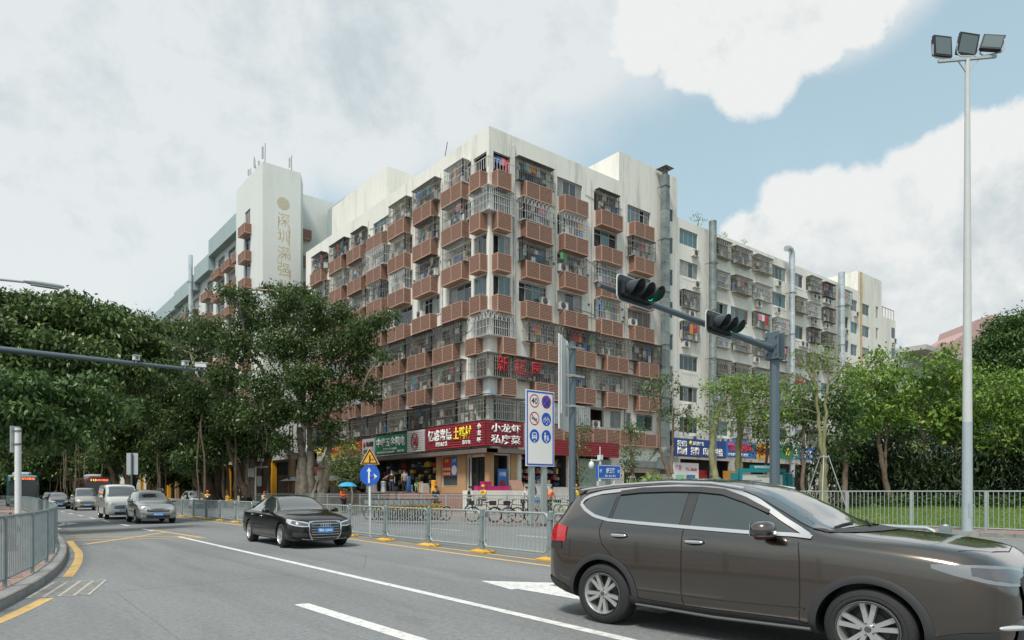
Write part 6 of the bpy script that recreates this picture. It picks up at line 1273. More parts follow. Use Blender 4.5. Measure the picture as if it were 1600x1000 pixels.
m = MB(); m.lathe([(0, -.23), (.08, -.23), (.085, -.19), (.07, -.1)], 14, 'y', (0, 0, .48)); m.build('front_outlet', mat('hydrant_yellow', (.45, .27, .04), .6, var=.3), hy, smooth=40)
# rectangular board with six round signs
t = thing('traffic_board', 'white board with blue border and six round traffic symbols on two posts', 'road sign', (18.85, 22.3, 0), rad(-1.5)); t.scale = (.9, 1, .975)
for x in (.45, 1.22): m = MB(); m.box(x - .13, x + .13, .04, .2, .14, 5.9); m.build('post', GALV, t)
BW, Z0, BH = 1.78, 2.72, 3.38; BLU = mat('traffic_blue', (.012, .10, .50), .4); BRED = mat('traffic_red', (.50, .012, .02), .4)
m = MB(); m.box(0, BW, 0, .035, Z0, Z0 + BH); m.build('board', SW, t)
for (a, b, c_, d) in ((.04, BW - .04, Z0 + .04, Z0 + .11), (.04, BW - .04, Z0 + BH - .11, Z0 + BH - .04), (.04, .11, Z0 + .11, Z0 + BH - .11), (BW - .11, BW - .04, Z0 + .11, Z0 + BH - .11)): m = MB(); m.box(a, b, -.006, -.001, c_, d); m.build('blue_border', BLU, t)
BLACKM = mat('sign_print_black', (.015, .015, .015), .5)
def disc(x, z, r_, mt, y, nm='disc', par=None, r0=0):
    f = MB(); n = 36
    if r0:
        for k in range(n): a, b = 2 * pi * k / n, 2 * pi * (k + 1) / n; f.quad((x + r0 * cos(a), y, z + r0 * sin(a)), (x + r_ * cos(a), y, z + r_ * sin(a)), (x + r_ * cos(b), y, z + r_ * sin(b)), (x + r0 * cos(b), y, z + r0 * sin(b)))
    else: f.poly([(x + r_ * cos(2 * pi * k / n), y, z + r_ * sin(2 * pi * k / n)) for k in range(n)])
    return f.build(nm, mt, par or t)
def glyph(nm, mt, y, polys, par=None, bars=()):
    f = MB()
    for p in polys: f.poly([(a, y, b) for a, b in p])
    for (a, b, w) in bars: f.bar((a[0], y, a[1]), (b[0], y, b[1]), w, .003)
    return f.build(nm, mt, par or t)
cx = (.52, 1.27); cz = [Z0 + BH - .48 - i * .78 for i in range(3)]; R_ = .30
disc(cx[0], cz[0], R_, BRED, -.007, 'red_ring', r0=R_ - .045); lettering('40', cx[0] - .19, cz[0] - .13, .38, .27, BLACKM, t, y=-.004, bold=.01, depth=.006)
disc(cx[1], cz[0], R_, BRED, -.004, 'red_disc'); disc(cx[1], cz[0], R_ - .05, BLU, -.007, 'blue_disc'); glyph('red_cross', BRED, -.011, [], bars=[((cx[1] - .19, cz[0] - .19), (cx[1] + .19, cz[0] + .19), .045), ((cx[1] - .19, cz[0] + .19), (cx[1] + .19, cz[0] - .19), .046)])
disc(cx[0], cz[1], R_, BRED, -.007, 'red_ring', r0=R_ - .045); glyph('horn_symbol', BLACKM, -.009, [[(cx[0] - .17, cz[1] + .07), (cx[0] - .17, cz[1] - .05), (cx[0] - .07, cz[1] + .015)]], bars=[((cx[0] - .1, cz[1]), (cx[0] + .12, cz[1]), .03), ((cx[0] - .04, cz[1] - .07), (cx[0] + .12, cz[1] - .07), .03), ((cx[0] - .04, cz[1]), (cx[0] - .04, cz[1] - .07), .03), ((cx[0] + .13, cz[1] + .01), (cx[0] + .13, cz[1] - .08), .03)]); glyph('red_slash', BRED, -.012, [], bars=[((cx[0] - .19, cz[1] + .19), (cx[0] + .19, cz[1] - .19), .04)])
for (x, z) in ((cx[1], cz[1]), (cx[0], cz[2]), (cx[1], cz[2])): disc(x, z, R_, BLU, -.004, 'blue_disc')
x, z = cx[1], cz[1]; disc(x - .13, z - .05, .09, SW, -.007, 'symbol_wheel', r0=.07); disc(x + .13, z - .05, .09, SW, -.007, 'symbol_wheel', r0=.07)
glyph('bicycle_symbol', SW, -.009, [], bars=[((x - .13, z - .05), (x - .06, z + .1), .022), ((x - .06, z + .08), (x + .09, z + .08), .022), ((x + .09, z + .13), (x + .13, z - .05), .022), ((x - .06, z + .08), (x, z - .05), .022), ((x, z - .05), (x + .09, z + .08), .022), ((x - .12, z + .12), (x - .02, z + .12), .025), ((x + .05, z + .15), (x + .12, z + .15), .022)])
x, z = cx[0], cz[2]; glyph('bus_symbol', SW, -.007, [[(x - .16, z - .1), (x + .16, z - .1), (x + .16, z + .05), (x + .11, z + .16), (x - .11, z + .16), (x - .16, z + .05)], [(x - .14, z - .15), (x - .08, z - .15), (x - .08, z - .1), (x - .14, z - .1)], [(x + .08, z - .15), (x + .14, z - .15), (x + .14, z - .1), (x + .08, z - .1)]]); glyph('bus_symbol_window', BLU, -.010, [[(x - .12, z + .04), (x + .12, z + .04), (x + .09, z + .12), (x - .09, z + .12)], [(x - .12, z - .03), (x + .12, z - .03), (x + .12, z - .01), (x - .12, z - .01)]])
x, z = cx[1], cz[2]; glyph('pedestrian_symbol', SW, -.007, [[(x - .13, z + .08), (x - .03, z + .08), (x + .01, z - .04), (x - .03, z - .04), (x - .04, z - .18), (x - .07, z - .18), (x - .08, z - .05), (x - .09, z - .18), (x - .13, z - .18), (x - .12, z - .04), (x - .15, z - .04)], [(x + .05, z - .02), (x + .13, z - .02), (x + .15, z - .1), (x + .12, z - .18), (x + .06, z - .18), (x + .04, z - .1)]]); disc(x - .08, z + .14, .045, SW, -.007, 'symbol_head'); disc(x + .09, z + .03, .035, SW, -.007, 'symbol_head')
for (x, z) in ((cx[1] + .02, cz[1] - .2), (cx[0], cz[2] - .22), (cx[1], cz[2] - .22)): glyph('down_arrow', SW, -.008, [[(x - .04, z + .02), (x + .04, z + .02), (x + .04, z - .02), (x, z - .05), (x - .04, z - .02)]])
# tall board seen edge on with its pole
t = thing('gantry_board', 'tall narrow white board seen almost edge on, clamped to a slate pole', 'road sign', (20.35, 21.0, .14))
m = MB(); m.tube([(0, 0, 0), (0, 0, 7.75)], .15, 14); m.tube([(0, 0, 7.75), (0, 0, 7.8)], .16, 14); m.build('pole', GREYBLUE, t, smooth=40)
dv = Vector((.822, .570, 0)).normalized(); a = math.atan2(dv.y, dv.x)
m = MB(); m.box(0, 3.6, 0, .05, -.6, 3.45); bo = put('board', m.mesh('board', WHITEM), t, (-.55, .22, 4.7), a)
for x in (.12, 1.3): m = MB(); m.box(x, x + .09, -.09, -.001, .05, 3.4); m.build('stiffener', GREYM, bo)
for z in (5.0, 6.3, 7.5): m = MB(); m.box(-.5, .55, -.2, -.14, z, z + .08); m.lathe([(.152, 0), (.18, 0), (.18, .1), (.152, .1)], 14, 'z', (0, 0, z)); m.build('clamp', BARM, t)
# street name sign and the CCTV pole
t = thing('street_name_sign', 'blue street name sign on two white legs partly hidden by the slate pole', 'street sign', (20.4, 19.6, .14), rad(-2))
m = MB(); m.box(0, 1.35, -.05, .05, 1.93, 2.52); m.build('sign_board', mat('street_sign_blue', (.015, .10, .42), .4), t)
for q in ((.02, 1.33, 1.95, 1.97), (.02, 1.33, 2.48, 2.50), (.02, .04, 1.97, 2.48), (1.31, 1.33, 1.97, 2.48)): m = MB(); m.box(q[0], q[1], -.055, -.051, q[2], q[3]); m.build('white_border', SW, t)
lettering('拆三路', .48, 2.17, .52, .23, SW, t, y=-.052, bold=.03, depth=.006); lettering('西', .1, 2.2, .12, .13, SW, t, y=-.052, depth=.006); lettering('东', 1.14, 2.2, .12, .13, SW, t, y=-.052, depth=.006); lettering('Bin 3rd Rd', .42, 2.02, .6, .09, SW, t, y=-.052, bold=.01, depth=.006)
for x in (.98,): m = MB(); m.tube([(x, 0, 0), (x, 0, 1.93)], .045, 10); m.build('leg', WHITEM, t, smooth=50)
t = thing('camera_pole', 'white pole with a small dome camera on a short arm behind the street sign', 'camera pole', (20.95, 19.95, .14)); m = MB(); m.tube([(0, 0, 0), (0, 0, 2.75)], .06, 10); m.tube([(0, 0, 2.75), (0, 0, 3.3)], .02, 6); m.build('pole', WHITEM, t, smooth=50)
m = MB(); m.bar((0, 0, 2.72), (-.62, -.1, 2.72), .06); m.build('arm', WHITEM, t); m = MB(); m.ell((-.62, -.1, 2.5), (.12, .12, .17), 12, 8); m.build('dome_camera', WHITEM, t, smooth=60); m = MB(); m.box(-.2, .2, -.12, .0, 1.55, 1.85); m.build('equipment_box', WHITEM, t); m = MB(); m.box(-.08, .08, -.1, .08, 2.75, 2.95); m.build('junction_box', WHITEM, t)
# warning triangle and blue disc on a post at the median
t = thing('warning_sign', 'yellow junction warning triangle above a round blue straight or right sign', 'road sign', (10.47, 20.35, 0), rad(-28)); t.scale = (.93, 1, .985)
m = MB(); m.tube([(0, .04, .05), (0, .04, 2.62)], .045, 12); m.build('post', WHITEM, t, smooth=50)
def tri(r_, y, mt, nm, z=2.68): glyph(nm, mt, y, [[(-r_ * .866, z - r_ * .5), (r_ * .866, z - r_ * .5), (0, z + r_)]])
m = MB(); r_ = .39; P = [(-r_ * .866, 2.68 - r_ * .5), (r_ * .866, 2.68 - r_ * .5), (0, 2.68 + r_)]; m.v += [(a, -.02, b) for a, b in P] + [(a, .0, b) for a, b in P]; m.f += [(0, 1, 2), (5, 4, 3), (0, 3, 4, 1), (1, 4, 5, 2), (2, 5, 3, 0)]; m.m += [0] * 5; m.build('triangle_plate', mat('sign_rim_tan', (.62, .42, .25), .5), t)
tri(.345, -.024, BLACKM, 'black_triangle', 2.675); tri(.255, -.028, SYB, 'yellow_triangle', 2.668); glyph('junction_symbol', BLACKM, -.031, [], bars=[((0, 2.55), (0, 2.79), .05), ((0, 2.66), (.13, 2.66), .045)])
m = MB(); m.lathe([(0, -.02), (.345, -.02), (.35, 0), (0, 0)], 36, 'y', (0, 0, 2.12)); m.build('round_plate', BLU, t)
glyph('arrow_symbol', SW, -.024, [[(-.11, 2.24), (-.03, 2.38), (.05, 2.24), (-.03, 2.27)], [(.13, 2.18), (.26, 2.08), (.13, 1.98), (.16, 2.08)]], bars=[((-.03, 1.86), (-.03, 2.3), .06), ((-.03, 2.08), (.18, 2.08), .055)])
# small rear sign far down the road, signal post, control cabinets
t = thing('road_sign_back', 'back of a rectangular grey sign over the silver vans', 'road sign', (56 * .6297 - 31.3 * .7768, 56 * .7768 + 31.3 * .6297, 0)); m = MB(); m.tube([(0, 0, 0), (0, 0, 4.7)], .07, 8); m.build('post', GREYBLUE, t); m = MB(); m.box(-.44, .44, .1, .14, 2.95, 4.72); m.build('sign_board', GREYM, t, rz=rad(-30))
t = thing('signal_post', 'white post with small signal heads on the far pavement under the banyans', 'signal post', (20.6, 62, .14)); m = MB(); m.tube([(0, 0, 0), (0, 0, 3.6), (1.1, 0, 3.65)], .08, 8); m.build('post', WHITEM, t); m = MB(); m.box(-.6, -.15, -.1, .2, 2.7, 3.5); m.box(.12, .5, -.1, .15, 1.9, 2.8); m.build('control_box', GREYM, t)
for (x, y, w, h, mt, lab) in ((21.8, 55.5, .9, 1.3, CLOT[7], 'dark blue utility cabinet under the banyans'), (22.6, 54.5, .9, 1.15, GREYM, 'pale grey utility cabinet under the banyans')):
    t = thing('utility_cabinet', lab, 'cabinet', (x, y, .14)); m = MB(); m.box(-w / 2, w / 2, -.25, .25, 0, h); m.build('cabinet_body', mt, t); m = MB(); m.box(-w / 2 - .04, w / 2 + .04, -.3, .3, h, h + .06); m.build('lid', mt, t)
# teal map board by the trees
t = thing('map_board', 'teal framed information board with a map on white panel behind the car', 'information board', (34.6, 21.9, .2), rad(-22)); t.scale = (1, 1, 1.14); TL_ = mat('teal_frame', (.01, .20, .24), .5)
m = MB(); m.box(0, 2.8, 0, .08, .5, 2.05); m.build('map_panel', mat('map_white', (.5, .53, .52), .5, var=.12, vscale=6), t)
for q in ((-.16, 0, 0, 2.15), (2.8, 2.96, 0, 2.15)): m = MB(); m.box(q[0], q[1], -.08, .14, q[2], q[3]); m.build('frame_post', TL_, t)
for q in ((-.62, -.3, 0, 2.1), (3.1, 3.42, 0, 2.1)): m = MB(); m.box(q[0], q[1], -.1, .16, q[2], q[3]); m.build('side_post', TL_, t)
m = MB(); m.box(-.16, 2.96, -.08, .14, 2.15, 2.34); m.box(.65, 2.15, -.085, .145, 2.341, 2.52); m.box(-.3, -.16, -.02, .06, 1.5, 1.7); m.box(2.96, 3.1, -.02, .06, 1.5, 1.7); m.build('frame_top', TL_, t)
lettering('福田街道社区公示栏', .8, 2.36, 1.2, .12, SW, t, y=-.086, depth=.006); lettering('社区地图宣传栏', 1.0, 1.9, 1.0, .09, BLACKM, t, y=-.002, depth=.004)
for i in range(4): lettering('地图说明 服务指南', .15, 1.7 - i * .2, 1.2, .07, GREYBLUE, t, y=-.002, depth=.004)
m = MB(); m.poly([(1.9, -.004, 1.2), (2.6, -.004, 1.15), (2.7, -.004, 1.5), (2.4, -.004, 1.7), (2.0, -.004, 1.6)]); m.build('map_print', mat('map_mint', (.25, .5, .42), .6), t)
# ---------------------------------------------------------------- trees and plants
def leaf_mesh(name, tw, nleaf, size, m, seed=0, spread=.32, asp=.42, droop=.5, flat=.5):
    """tw: array (n,3) of twig centres, each carrying nleaf leaves; every leaf is a folded pointed blade"""
    r = np.random.default_rng(seed); n = len(tw); N = n * nleaf
    c = np.repeat(tw, nleaf, 0) + r.normal(0, spread, (N, 3)) * np.array([1, 1, .7])
    az = r.uniform(0, 2 * pi, N); el = -droop + r.normal(0, .45, N)
    d = np.stack([np.cos(az) * np.cos(el), np.sin(az) * np.cos(el), np.sin(el)], 1)
    up = np.stack([r.normal(0, flat, N), r.normal(0, flat, N), np.ones(N)], 1); s = np.cross(d, up); s /= np.linalg.norm(s, axis=1)[:, None] + 1e-9; nn = np.cross(s, d)
    L = size * r.uniform(.65, 1.25, N)[:, None]; W = L * asp
    v = np.empty((N, 4, 3)); v[:, 0] = c; v[:, 1] = c + d * L * .45 + s * W * .5 - nn * L * .06; v[:, 2] = c + d * L - nn * L * .12; v[:, 3] = c + d * L * .45 - s * W * .5 - nn * L * .06
    me = bpy.data.meshes.new(name); me.vertices.add(N * 4); me.vertices.foreach_set('co', v.astype(np.float32).ravel())
    me.loops.add(N * 4); me.loops.foreach_set('vertex_index', np.arange(N * 4, dtype=np.int32)); me.polygons.add(N)
    me.polygons.foreach_set('loop_start', np.arange(0, N * 4, 4, dtype=np.int32)); me.polygons.foreach_set('loop_total', np.full(N, 4, np.int32))
    tv = np.repeat(r.beta(2.2, 2.6, n), nleaf); va = np.clip(tv * .65 + r.uniform(0, .42, N), 0, 1)
    a = me.attributes.new('var', 'FLOAT', 'FACE'); a.data.foreach_set('value', va.astype(np.float32))
    me.materials.append(m); me.update(calc_edges=True); return me
def twigs(clusters, dens, seed, shell=.45, gap=.0):
    """twig centres spread unevenly in ellipsoidal clusters (x,y,z,rx,ry,rz)"""
    r = np.random.default_rng(seed); out = []
    for (x, y, z, a, b, c_) in clusters:
        n = max(3, int(dens * (a * b * c_) ** .667)); u = r.normal(0, 1, (n, 3)); u /= np.linalg.norm(u, axis=1)[:, None]; q = r.uniform(shell, 1, n) ** .6
        lump = 1 + .22 * np.sin(u[:, 0] * 5 + x) * np.cos(u[:, 1] * 4 + y) + .15 * np.sin(u[:, 2] * 7 + z * 3)
        p = u * (q * lump)[:, None] * np.array([a, b, c_]) + np.array([x, y, z]); keep = np.ones(n, bool)
        if gap: k = np.sin(p[:, 0] * 1.7 + seed) + np.sin(p[:, 1] * 1.9 + 2) + np.sin(p[:, 2] * 2.3 + 1); keep = k > (-3 + gap * 3)
        out.append(p[keep])
    return np.concatenate(out)
def limb(mb, p, q, r0, r1, rnd, n=6, sag=.1, seg=6):
    p = Vector(p); q = Vector(q); L = (q - p).length; P = []; R = []; w = Vector((rnd.uniform(-1, 1), rnd.uniform(-1, 1), rnd.uniform(-.3, .8))) * L * sag
    for i in range(seg + 1):
        t = i / seg; P.append(p.lerp(q, t) + w * sin(pi * t) + Vector((rnd.uniform(-1, 1), rnd.uniform(-1, 1), rnd.uniform(-1, 1))) * L * .018 * (0 < i < seg)); R.append(r0 + (r1 - r0) * t ** .8)
    mb.tube(P, R, n); return P
def skeleton(mb, stems, clusters, rnd, r_br=.09, per=2, sub=0):
    """limbs from the stem tips towards the leaf clusters, with twigs inside them"""
    pts = [p for st in stems for p in st[len(st) // 2:]]
    for c_ in clusters:
        C_ = Vector(c_[:3]); a = min(pts, key=lambda p: (p - C_).length + max(0, p.z - C_.z) * 1.5)
        P = limb(mb, a, C_, r_br, r_br * .35, rnd, 6, .12); pts.append(P[3]); pts.append(P[5])
        for _ in range(per):
            e = C_ + Vector((rnd.uniform(-1, 1) * c_[3], rnd.uniform(-1, 1) * c_[4], rnd.uniform(-.6, .9) * c_[5])) * .85
            Q = limb(mb, P[rnd.choice([3, 4, 5])], e, r_br * .4, r_br * .1, rnd, 5, .1)
            for _ in range(sub): limb(mb, Q[rnd.choice([2, 3, 4])], e + Vector((rnd.uniform(-1, 1), rnd.uniform(-1, 1), rnd.uniform(-.5, .8))) * .9, r_br * .16, r_br * .06, rnd, 4, .1, 4)
def tree(name, label, base, stems, clusters, leaf, size, dens, seed, bark=BARK, nleaf=12, r_br=.09, group=None, spread=.32, gap=0, asp=.42, per=2, sub=0, droop=.5, cat='tree', shell=.45, extra=None):
    rnd = random.Random(seed); t = thing(name, label, cat, base, 0, group); mb = MB(); S = []
    for (p, q, r0, r1) in stems: S.append(limb(mb, p, q, r0, r1, rnd, 9, .05, 8))
    skeleton(mb, S, clusters, rnd, r_br, per, sub)
    if extra: extra(mb, S, rnd)
    mb.build('trunk', bark, t, smooth=70); put('crown', leaf_mesh('crown', twigs(clusters, dens, seed, shell, gap), nleaf, size, leaf, seed, spread, asp, droop), t); return t
def cl(n, c, ext, r, rnd, zr=.6):
    return [(c[0] + rnd.uniform(-1, 1) * ext[0], c[1] + rnd.uniform(-1, 1) * ext[1], c[2] + rnd.uniform(-1, 1) * ext[2], r * rnd.uniform(.7, 1.2), r * rnd.uniform(.7, 1.2), r * zr * rnd.uniform(.7, 1.2)) for _ in range(n)]
def at(px, d, z): c_ = (px - 800) / 1063 * d; return Vector((d * .6297 + c_ * .7768, d * .7768 - c_ * .6297, z))
def zz(py, d): return 1.55 - (py - 768) / 1063 * d
def blob(px, py, d, r, k=.7): p = at(px, d, zz(py, d)); return (p.x, p.y, p.z, r, r, r * k)
def rel(cs, b): return [(c_[0] - b[0], c_[1] - b[1], c_[2] - b[2], *c_[3:]) for c_ in cs]
rnd = random.Random(77)
# large banyan in front of the block
B = at(490, 53, .1); bs = []
for _ in range(26): a_ = rnd.uniform(0, 2 * pi); bs.append(blob(430 + 150 * cos(a_) + rnd.uniform(-25, 25), 560 + 105 * sin(a_) * (1 if sin(a_) < 0 else .9) + rnd.uniform(-15, 15), rnd.uniform(50, 54), rnd.uniform(.35, .8)))
for (px, py, d, r) in ((300, 560, 54, 2.0), (330, 515, 54, 2.0), (300, 500, 55, 1.5), (370, 540, 52, 2.3), (350, 590, 52, 2.0), (385, 470, 54, 1.4), (400, 500, 53, 2.0), (430, 540, 51, 2.3), (440, 490, 53, 2.0), (450, 462, 54, 1.5), (480, 470, 53, 1.6), (490, 510, 52, 2.2), (520, 540, 51, 2.2), (530, 495, 53, 1.6), (560, 520, 51, 1.7), (590, 500, 51, 1.1), (612, 492, 50.5, .7), (570, 545, 51, 1.3), (460, 590, 50, 2.2), (500, 590, 51, 2.0), (520, 620, 51, 1.7), (480, 640, 50.5, 1.7), (440, 640, 51, 1.8), (410, 600, 51, 2.0), (400, 650, 51, 1.7), (515, 665, 51, 1.2), (500, 690, 51, .9), (530, 690, 51, .7), (440, 690, 51.5, 1.3), (560, 580, 51.5, 1.1), (545, 610, 51.5, .8), (360, 640, 52, 1.7), (255, 520, 56, 1.3), (420, 450, 55, .9), (548, 690, 50, .5), (470, 548, 52, 1.8)): bs.append(blob(px, py, d, r * .82))
st = []; bb = B
def bst(px, py, px2, py2, r0, r1, d=52): a = at(px, 53, zz(py, 53)); b_ = at(px2, d, zz(py2, d)); return (a - B, b_ - B, r0, r1)
st = [bst(478, 790, 472, 715, .5, .30), bst(486, 790, 484, 705, .42, .26), bst(492, 790, 468, 668, .34, .22), bst(500, 792, 515, 700, .40, .2), bst(506, 792, 500, 735, .34, .24), bst(470, 792, 468, 735, .3, .2), bst(484, 706, 480, 655, .26, .2), bst(484, 665, 440, 560, .24, .14), bst(480, 660, 520, 560, .22, .12), bst(515, 702, 505, 660, .18, .14), bst(507, 665, 540, 570, .15, .1), bst(440, 620, 385, 540, .17, .1), bst(470, 715, 450, 706, .2, .14), bst(450, 706, 405, 640, .16, .1), bst(520, 700, 512, 640, .12, .1), bst(516, 705, 500, 730, .18, .2)]
def roots(mb, S, rr_):
    for _ in range(16):
        a = S[0][0] + Vector((rr_.uniform(-.8, .8), rr_.uniform(-.7, .5), 0)); e = S[rr_.randrange(6)][6] + Vector((rr_.uniform(-.3, .3), rr_.uniform(-.3, .2), 0)); limb(mb, a, e, rr_.uniform(.07, .16), .07, rr_, 6, .03, 7)
    for _ in range(14): x = rr_.uniform(-4.5, 3); a = Vector((x, rr_.uniform(-2, 2), rr_.uniform(6, 10))); limb(mb, a, a + Vector((rr_.uniform(-.3, .3), 0, -rr_.uniform(1.5, 4))), .03, .015, rr_, 4, .03, 4)
tree('banyan_tree', 'huge banyan with fused pale aerial roots in front of the corner block', B, st, rel(bs, B), LEAF_BAN, .30, 92, 4, BARK, 11, .13, spread=.34, gap=.42, shell=.1, per=3, sub=1, extra=roots, group=None)
# further banyans to the left, dark crowns and hanging roots
def hang(n, x0, x1, z0, z1):
    def f(mb, S, rr_):
        for _ in range(n): a = Vector((rr_.uniform(x0, x1), rr_.uniform(-2.5, 2.5), rr_.uniform(z0, z1))); limb(mb, a, Vector((a.x + rr_.uniform(-.4, .4), a.y, rr_.uniform(0, 2))), rr_.uniform(.03, .09), rr_.uniform(.03, .12), rr_, 5, .03, 5)
    return f
for i, (px, d, blobs_, lab) in enumerate([
    (400, 62, [(330, 620, 62, 2.4), (370, 660, 61, 2.2), (410, 690, 61, 1.7), (300, 660, 63, 2.3), (340, 700, 62, 1.8), (290, 600, 63, 2.5), (260, 560, 64, 2.4), (380, 700, 62, 1.5), (420, 640, 62, 2.0), (250, 640, 64, 2.2), (300, 715, 62, 1.5), (230, 520, 66, 2.2), (290, 530, 64, 2.4), (215, 580, 66, 2.2)], 'banyan with hanging roots left of the pale rooted banyan'),
    (330, 74, [(230, 650, 74, 3.0), (270, 690, 73, 2.4), (310, 720, 73, 1.7), (210, 600, 76, 3.0), (190, 660, 76, 2.6), (340, 690, 74, 2.4), (180, 700, 76, 2.2), (240, 720, 74, 1.8), (180, 620, 78, 3.0)], 'dark banyan behind the white post with signal heads'),
    (200, 88, [(150, 640, 88, 3.6), (190, 690, 88, 2.8), (120, 680, 90, 3.0), (230, 700, 86, 2.6), (160, 720, 88, 2.2), (100, 640, 92, 3.4), (280, 700, 84, 2.6)], 'dark tree over the queue of buses'),
    (130, 112, [(60, 640, 112, 5), (110, 690, 112, 3.6), (160, 700, 110, 3.6), (20, 690, 114, 4), (230, 690, 108, 4), (70, 720, 112, 3), (200, 725, 110, 2.4), (280, 715, 108, 3), (130, 735, 112, 2.2)], 'farthest dark tree closing the end of the road')]):
    b = at(px, d, .1); cs = [blob(*q) for q in blobs_]
    tree('banyan_tree', lab, b, [(Vector((0, 0, 0)), Vector((-.4, 0, 5)), .7, .4), (Vector((.6, .3, 0)), Vector((1.4, 0, 6)), .5, .3), (Vector((-.5, 0, 0)), Vector((-2.4, 0, 6)), .45, .25)], rel(cs, b), LEAF_DARK if i else LEAF_BAN, .34 + .09 * i, (125, 90, 62, 46)[i], 20 + i, BARKB, 12, .16, spread=.42 + .1 * i, per=2, extra=hang(15, -7, 5, 6, 9))
# broad dark tree at the left with bright drooping foliage
b = at(-170, 27, .1); cs = []
for (px, py, d, r) in ((20, 500, 31, 1.7), (90, 495, 32, 1.7), (150, 510, 33, 1.6), (200, 530, 34, 1.5), (240, 545, 35, 1.2), (60, 550, 30, 1.9), (130, 560, 31, 1.8), (190, 580, 33, 1.6), (10, 570, 29, 1.8), (-40, 520, 29, 2), (110, 480, 33, 1.3), (40, 480, 32, 1.2), (170, 490, 34, 1.0), (225, 510, 35, .9), (-60, 600, 27, 1.8), (215, 590, 34, 1.2), (-20, 470, 31, 1.2), (250, 580, 36, 1.0)): cs.append(blob(px, py, d, r * .84, .6)); cs.append(blob(px + rnd.uniform(-30, 30), py + rnd.uniform(-25, 25), d - .5, r * .4, .6))
tree('rubber_tree', 'broad dark green tree filling the upper left above the camera arm', b, [(Vector((0, 0, 0)), Vector((.5, .5, 4.5)), .45, .32), (Vector((.5, .5, 4.4)), Vector((4, 5, 7)), .28, .15), (Vector((.5, .5, 4.4)), Vector((2, 2, 8)), .28, .15), (Vector((.5, .5, 4.4)), Vector((1, 6, 7)), .22, .12)], rel(cs, b), LEAF_DARK, .28, 200, 31, BARKB, 11, .10, spread=.24, gap=.25, asp=.45, droop=.65)
cs = []
for (px, py, d, r) in ((30, 600, 24, 1.1), (80, 610, 25, 1.1), (130, 625, 26, 1.0), (170, 640, 27, .9), (50, 650, 24, .9), (100, 670, 25, .8), (10, 640, 23, 1.0), (140, 660, 26, .7), (60, 690, 24, .5), (-20, 600, 23, 1.2), (190, 630, 28, .5), (95, 690, 25, .4), (20, 680, 23.5, .6), (150, 600, 27, .8)): cs.append(blob(px, py, d, r * .85, .55))
b2 = at(-210, 24, .1)
tree('rubber_tree', 'near tree with glossy lighter drooping leaves under the camera arm', b2, [(Vector((0, 0, 0)), Vector((.8, 1, 3.8)), .35, .25), (Vector((.8, 1, 3.8)), Vector((3.5, 3.5, 5)), .2, .1)], rel(cs, b2), LEAF_MID, .25, 190, 33, BARKB, 10, .07, spread=.2, gap=.2, asp=.45, droop=.75)
# avenue trees either side that close the tunnel
for i, (x, y, w, h, lab) in enumerate([(-7, 52, 5, 9.5, 'dark roadside tree left of the road behind the waiting cars'), (-8, 70, 6, 11, 'second dark roadside tree along the left side'), (-7, 92, 6, 12, 'third dark roadside tree along the left side'), (-6, 120, 7, 13, 'fourth dark roadside tree along the left side'), (14, 150, 8, 14, 'tree crown beyond the buses right of the road end'), (4, 170, 9, 14, 'tree crown beyond the buses in line with the road'), (24, 100, 5, 13, 'shaded tree on the right pavement far along')]):
    rr_ = random.Random(i); cs = cl(16, (0, 0, h * .56), (w * .7, w * .7, h * .26), w * .38, rr_, .6) + cl(8, (0, 0, 3.6), (w * .8, w * .8, .7), w * .26, rr_, .4)
    tree('roadside_tree', lab, (x, y, .05), [(Vector((0, 0, 0)), Vector((0, 0, h * .5)), .4, .25)], cs, LEAF_DARK, .42 + .012 * (y / 5), 62, 50 + i, BARKB, 12, .12, spread=.45, group='avenue trees')
# understorey hedge closing the far pavement
def hedge(name, label, pts, h, w, leaf, size, n, seed, z0=.1, cat='hedge', droop=.3, kind=None, asp=.35, sp=.3):
    r = np.random.default_rng(seed); P = resample(pts, .5); A = np.array([(p.x, p.y) for p in P]); k = r.integers(0, len(A), n); q = r.uniform(0, 1, n)
    top = h * (.78 + .22 * np.sin(A[k, 0] * .9 + A[k, 1] * .7 + seed) * np.cos(A[k, 1] * .43)); T = np.stack([A[k, 0] + r.normal(0, w / 2.2, n), A[k, 1] + r.normal(0, w / 2.2, n), z0 + top * q ** .8], 1)
    t = thing(name, label, cat, (0, 0, 0)); put('foliage', leaf_mesh('foliage', T, 9, size, leaf, seed, sp, asp, droop), t, kind='stuff'); m = MB(); rr_ = random.Random(seed)
    for i in range(0, len(P), 2): a = Vector((P[i].x, P[i].y, z0)); limb(m, a, a + Vector((rr_.uniform(-.5, .5), rr_.uniform(-.5, .5), h * rr_.uniform(.5, .9))), .05, .02, rr_, 5, .05, 4)
    m.build('stems', BARKB, t, kind='stuff'); return t
LEAF_BAM = leafmat('bamboo_leaves', [(0, (.012, .026, .010)), (.6, (.028, .055, .018)), (1, (.09, .13, .04))], .5, .15)
hedge('bamboo_hedge', 'tall dark bamboo hedge behind the right hand lawn', [(43.5, 21), (45.5, 16), (48, 8), (49.5, -8), (52, -16)], 5.8, 2.2, LEAF_BAM, .36, 13000, 3, .3, asp=.26, droop=.7, sp=.4)
hedge('clipped_hedge', 'low bright green border at the foot of the bamboo', [(41, 19), (43, 14.5), (45.3, 7), (46.4, -8)], .8, .6, LEAF_MID, .22, 1300, 9, .55, sp=.2)
hedge('shrub_bed', 'bed of long leaved shrubs on the pavement behind the brown car roof', [(25, 21), (28, 22), (33, 24)], 2.1, 1.0, LEAF_LITE, .34, 620, 5, .14, 'shrub', droop=-.3, asp=.25, sp=.18)
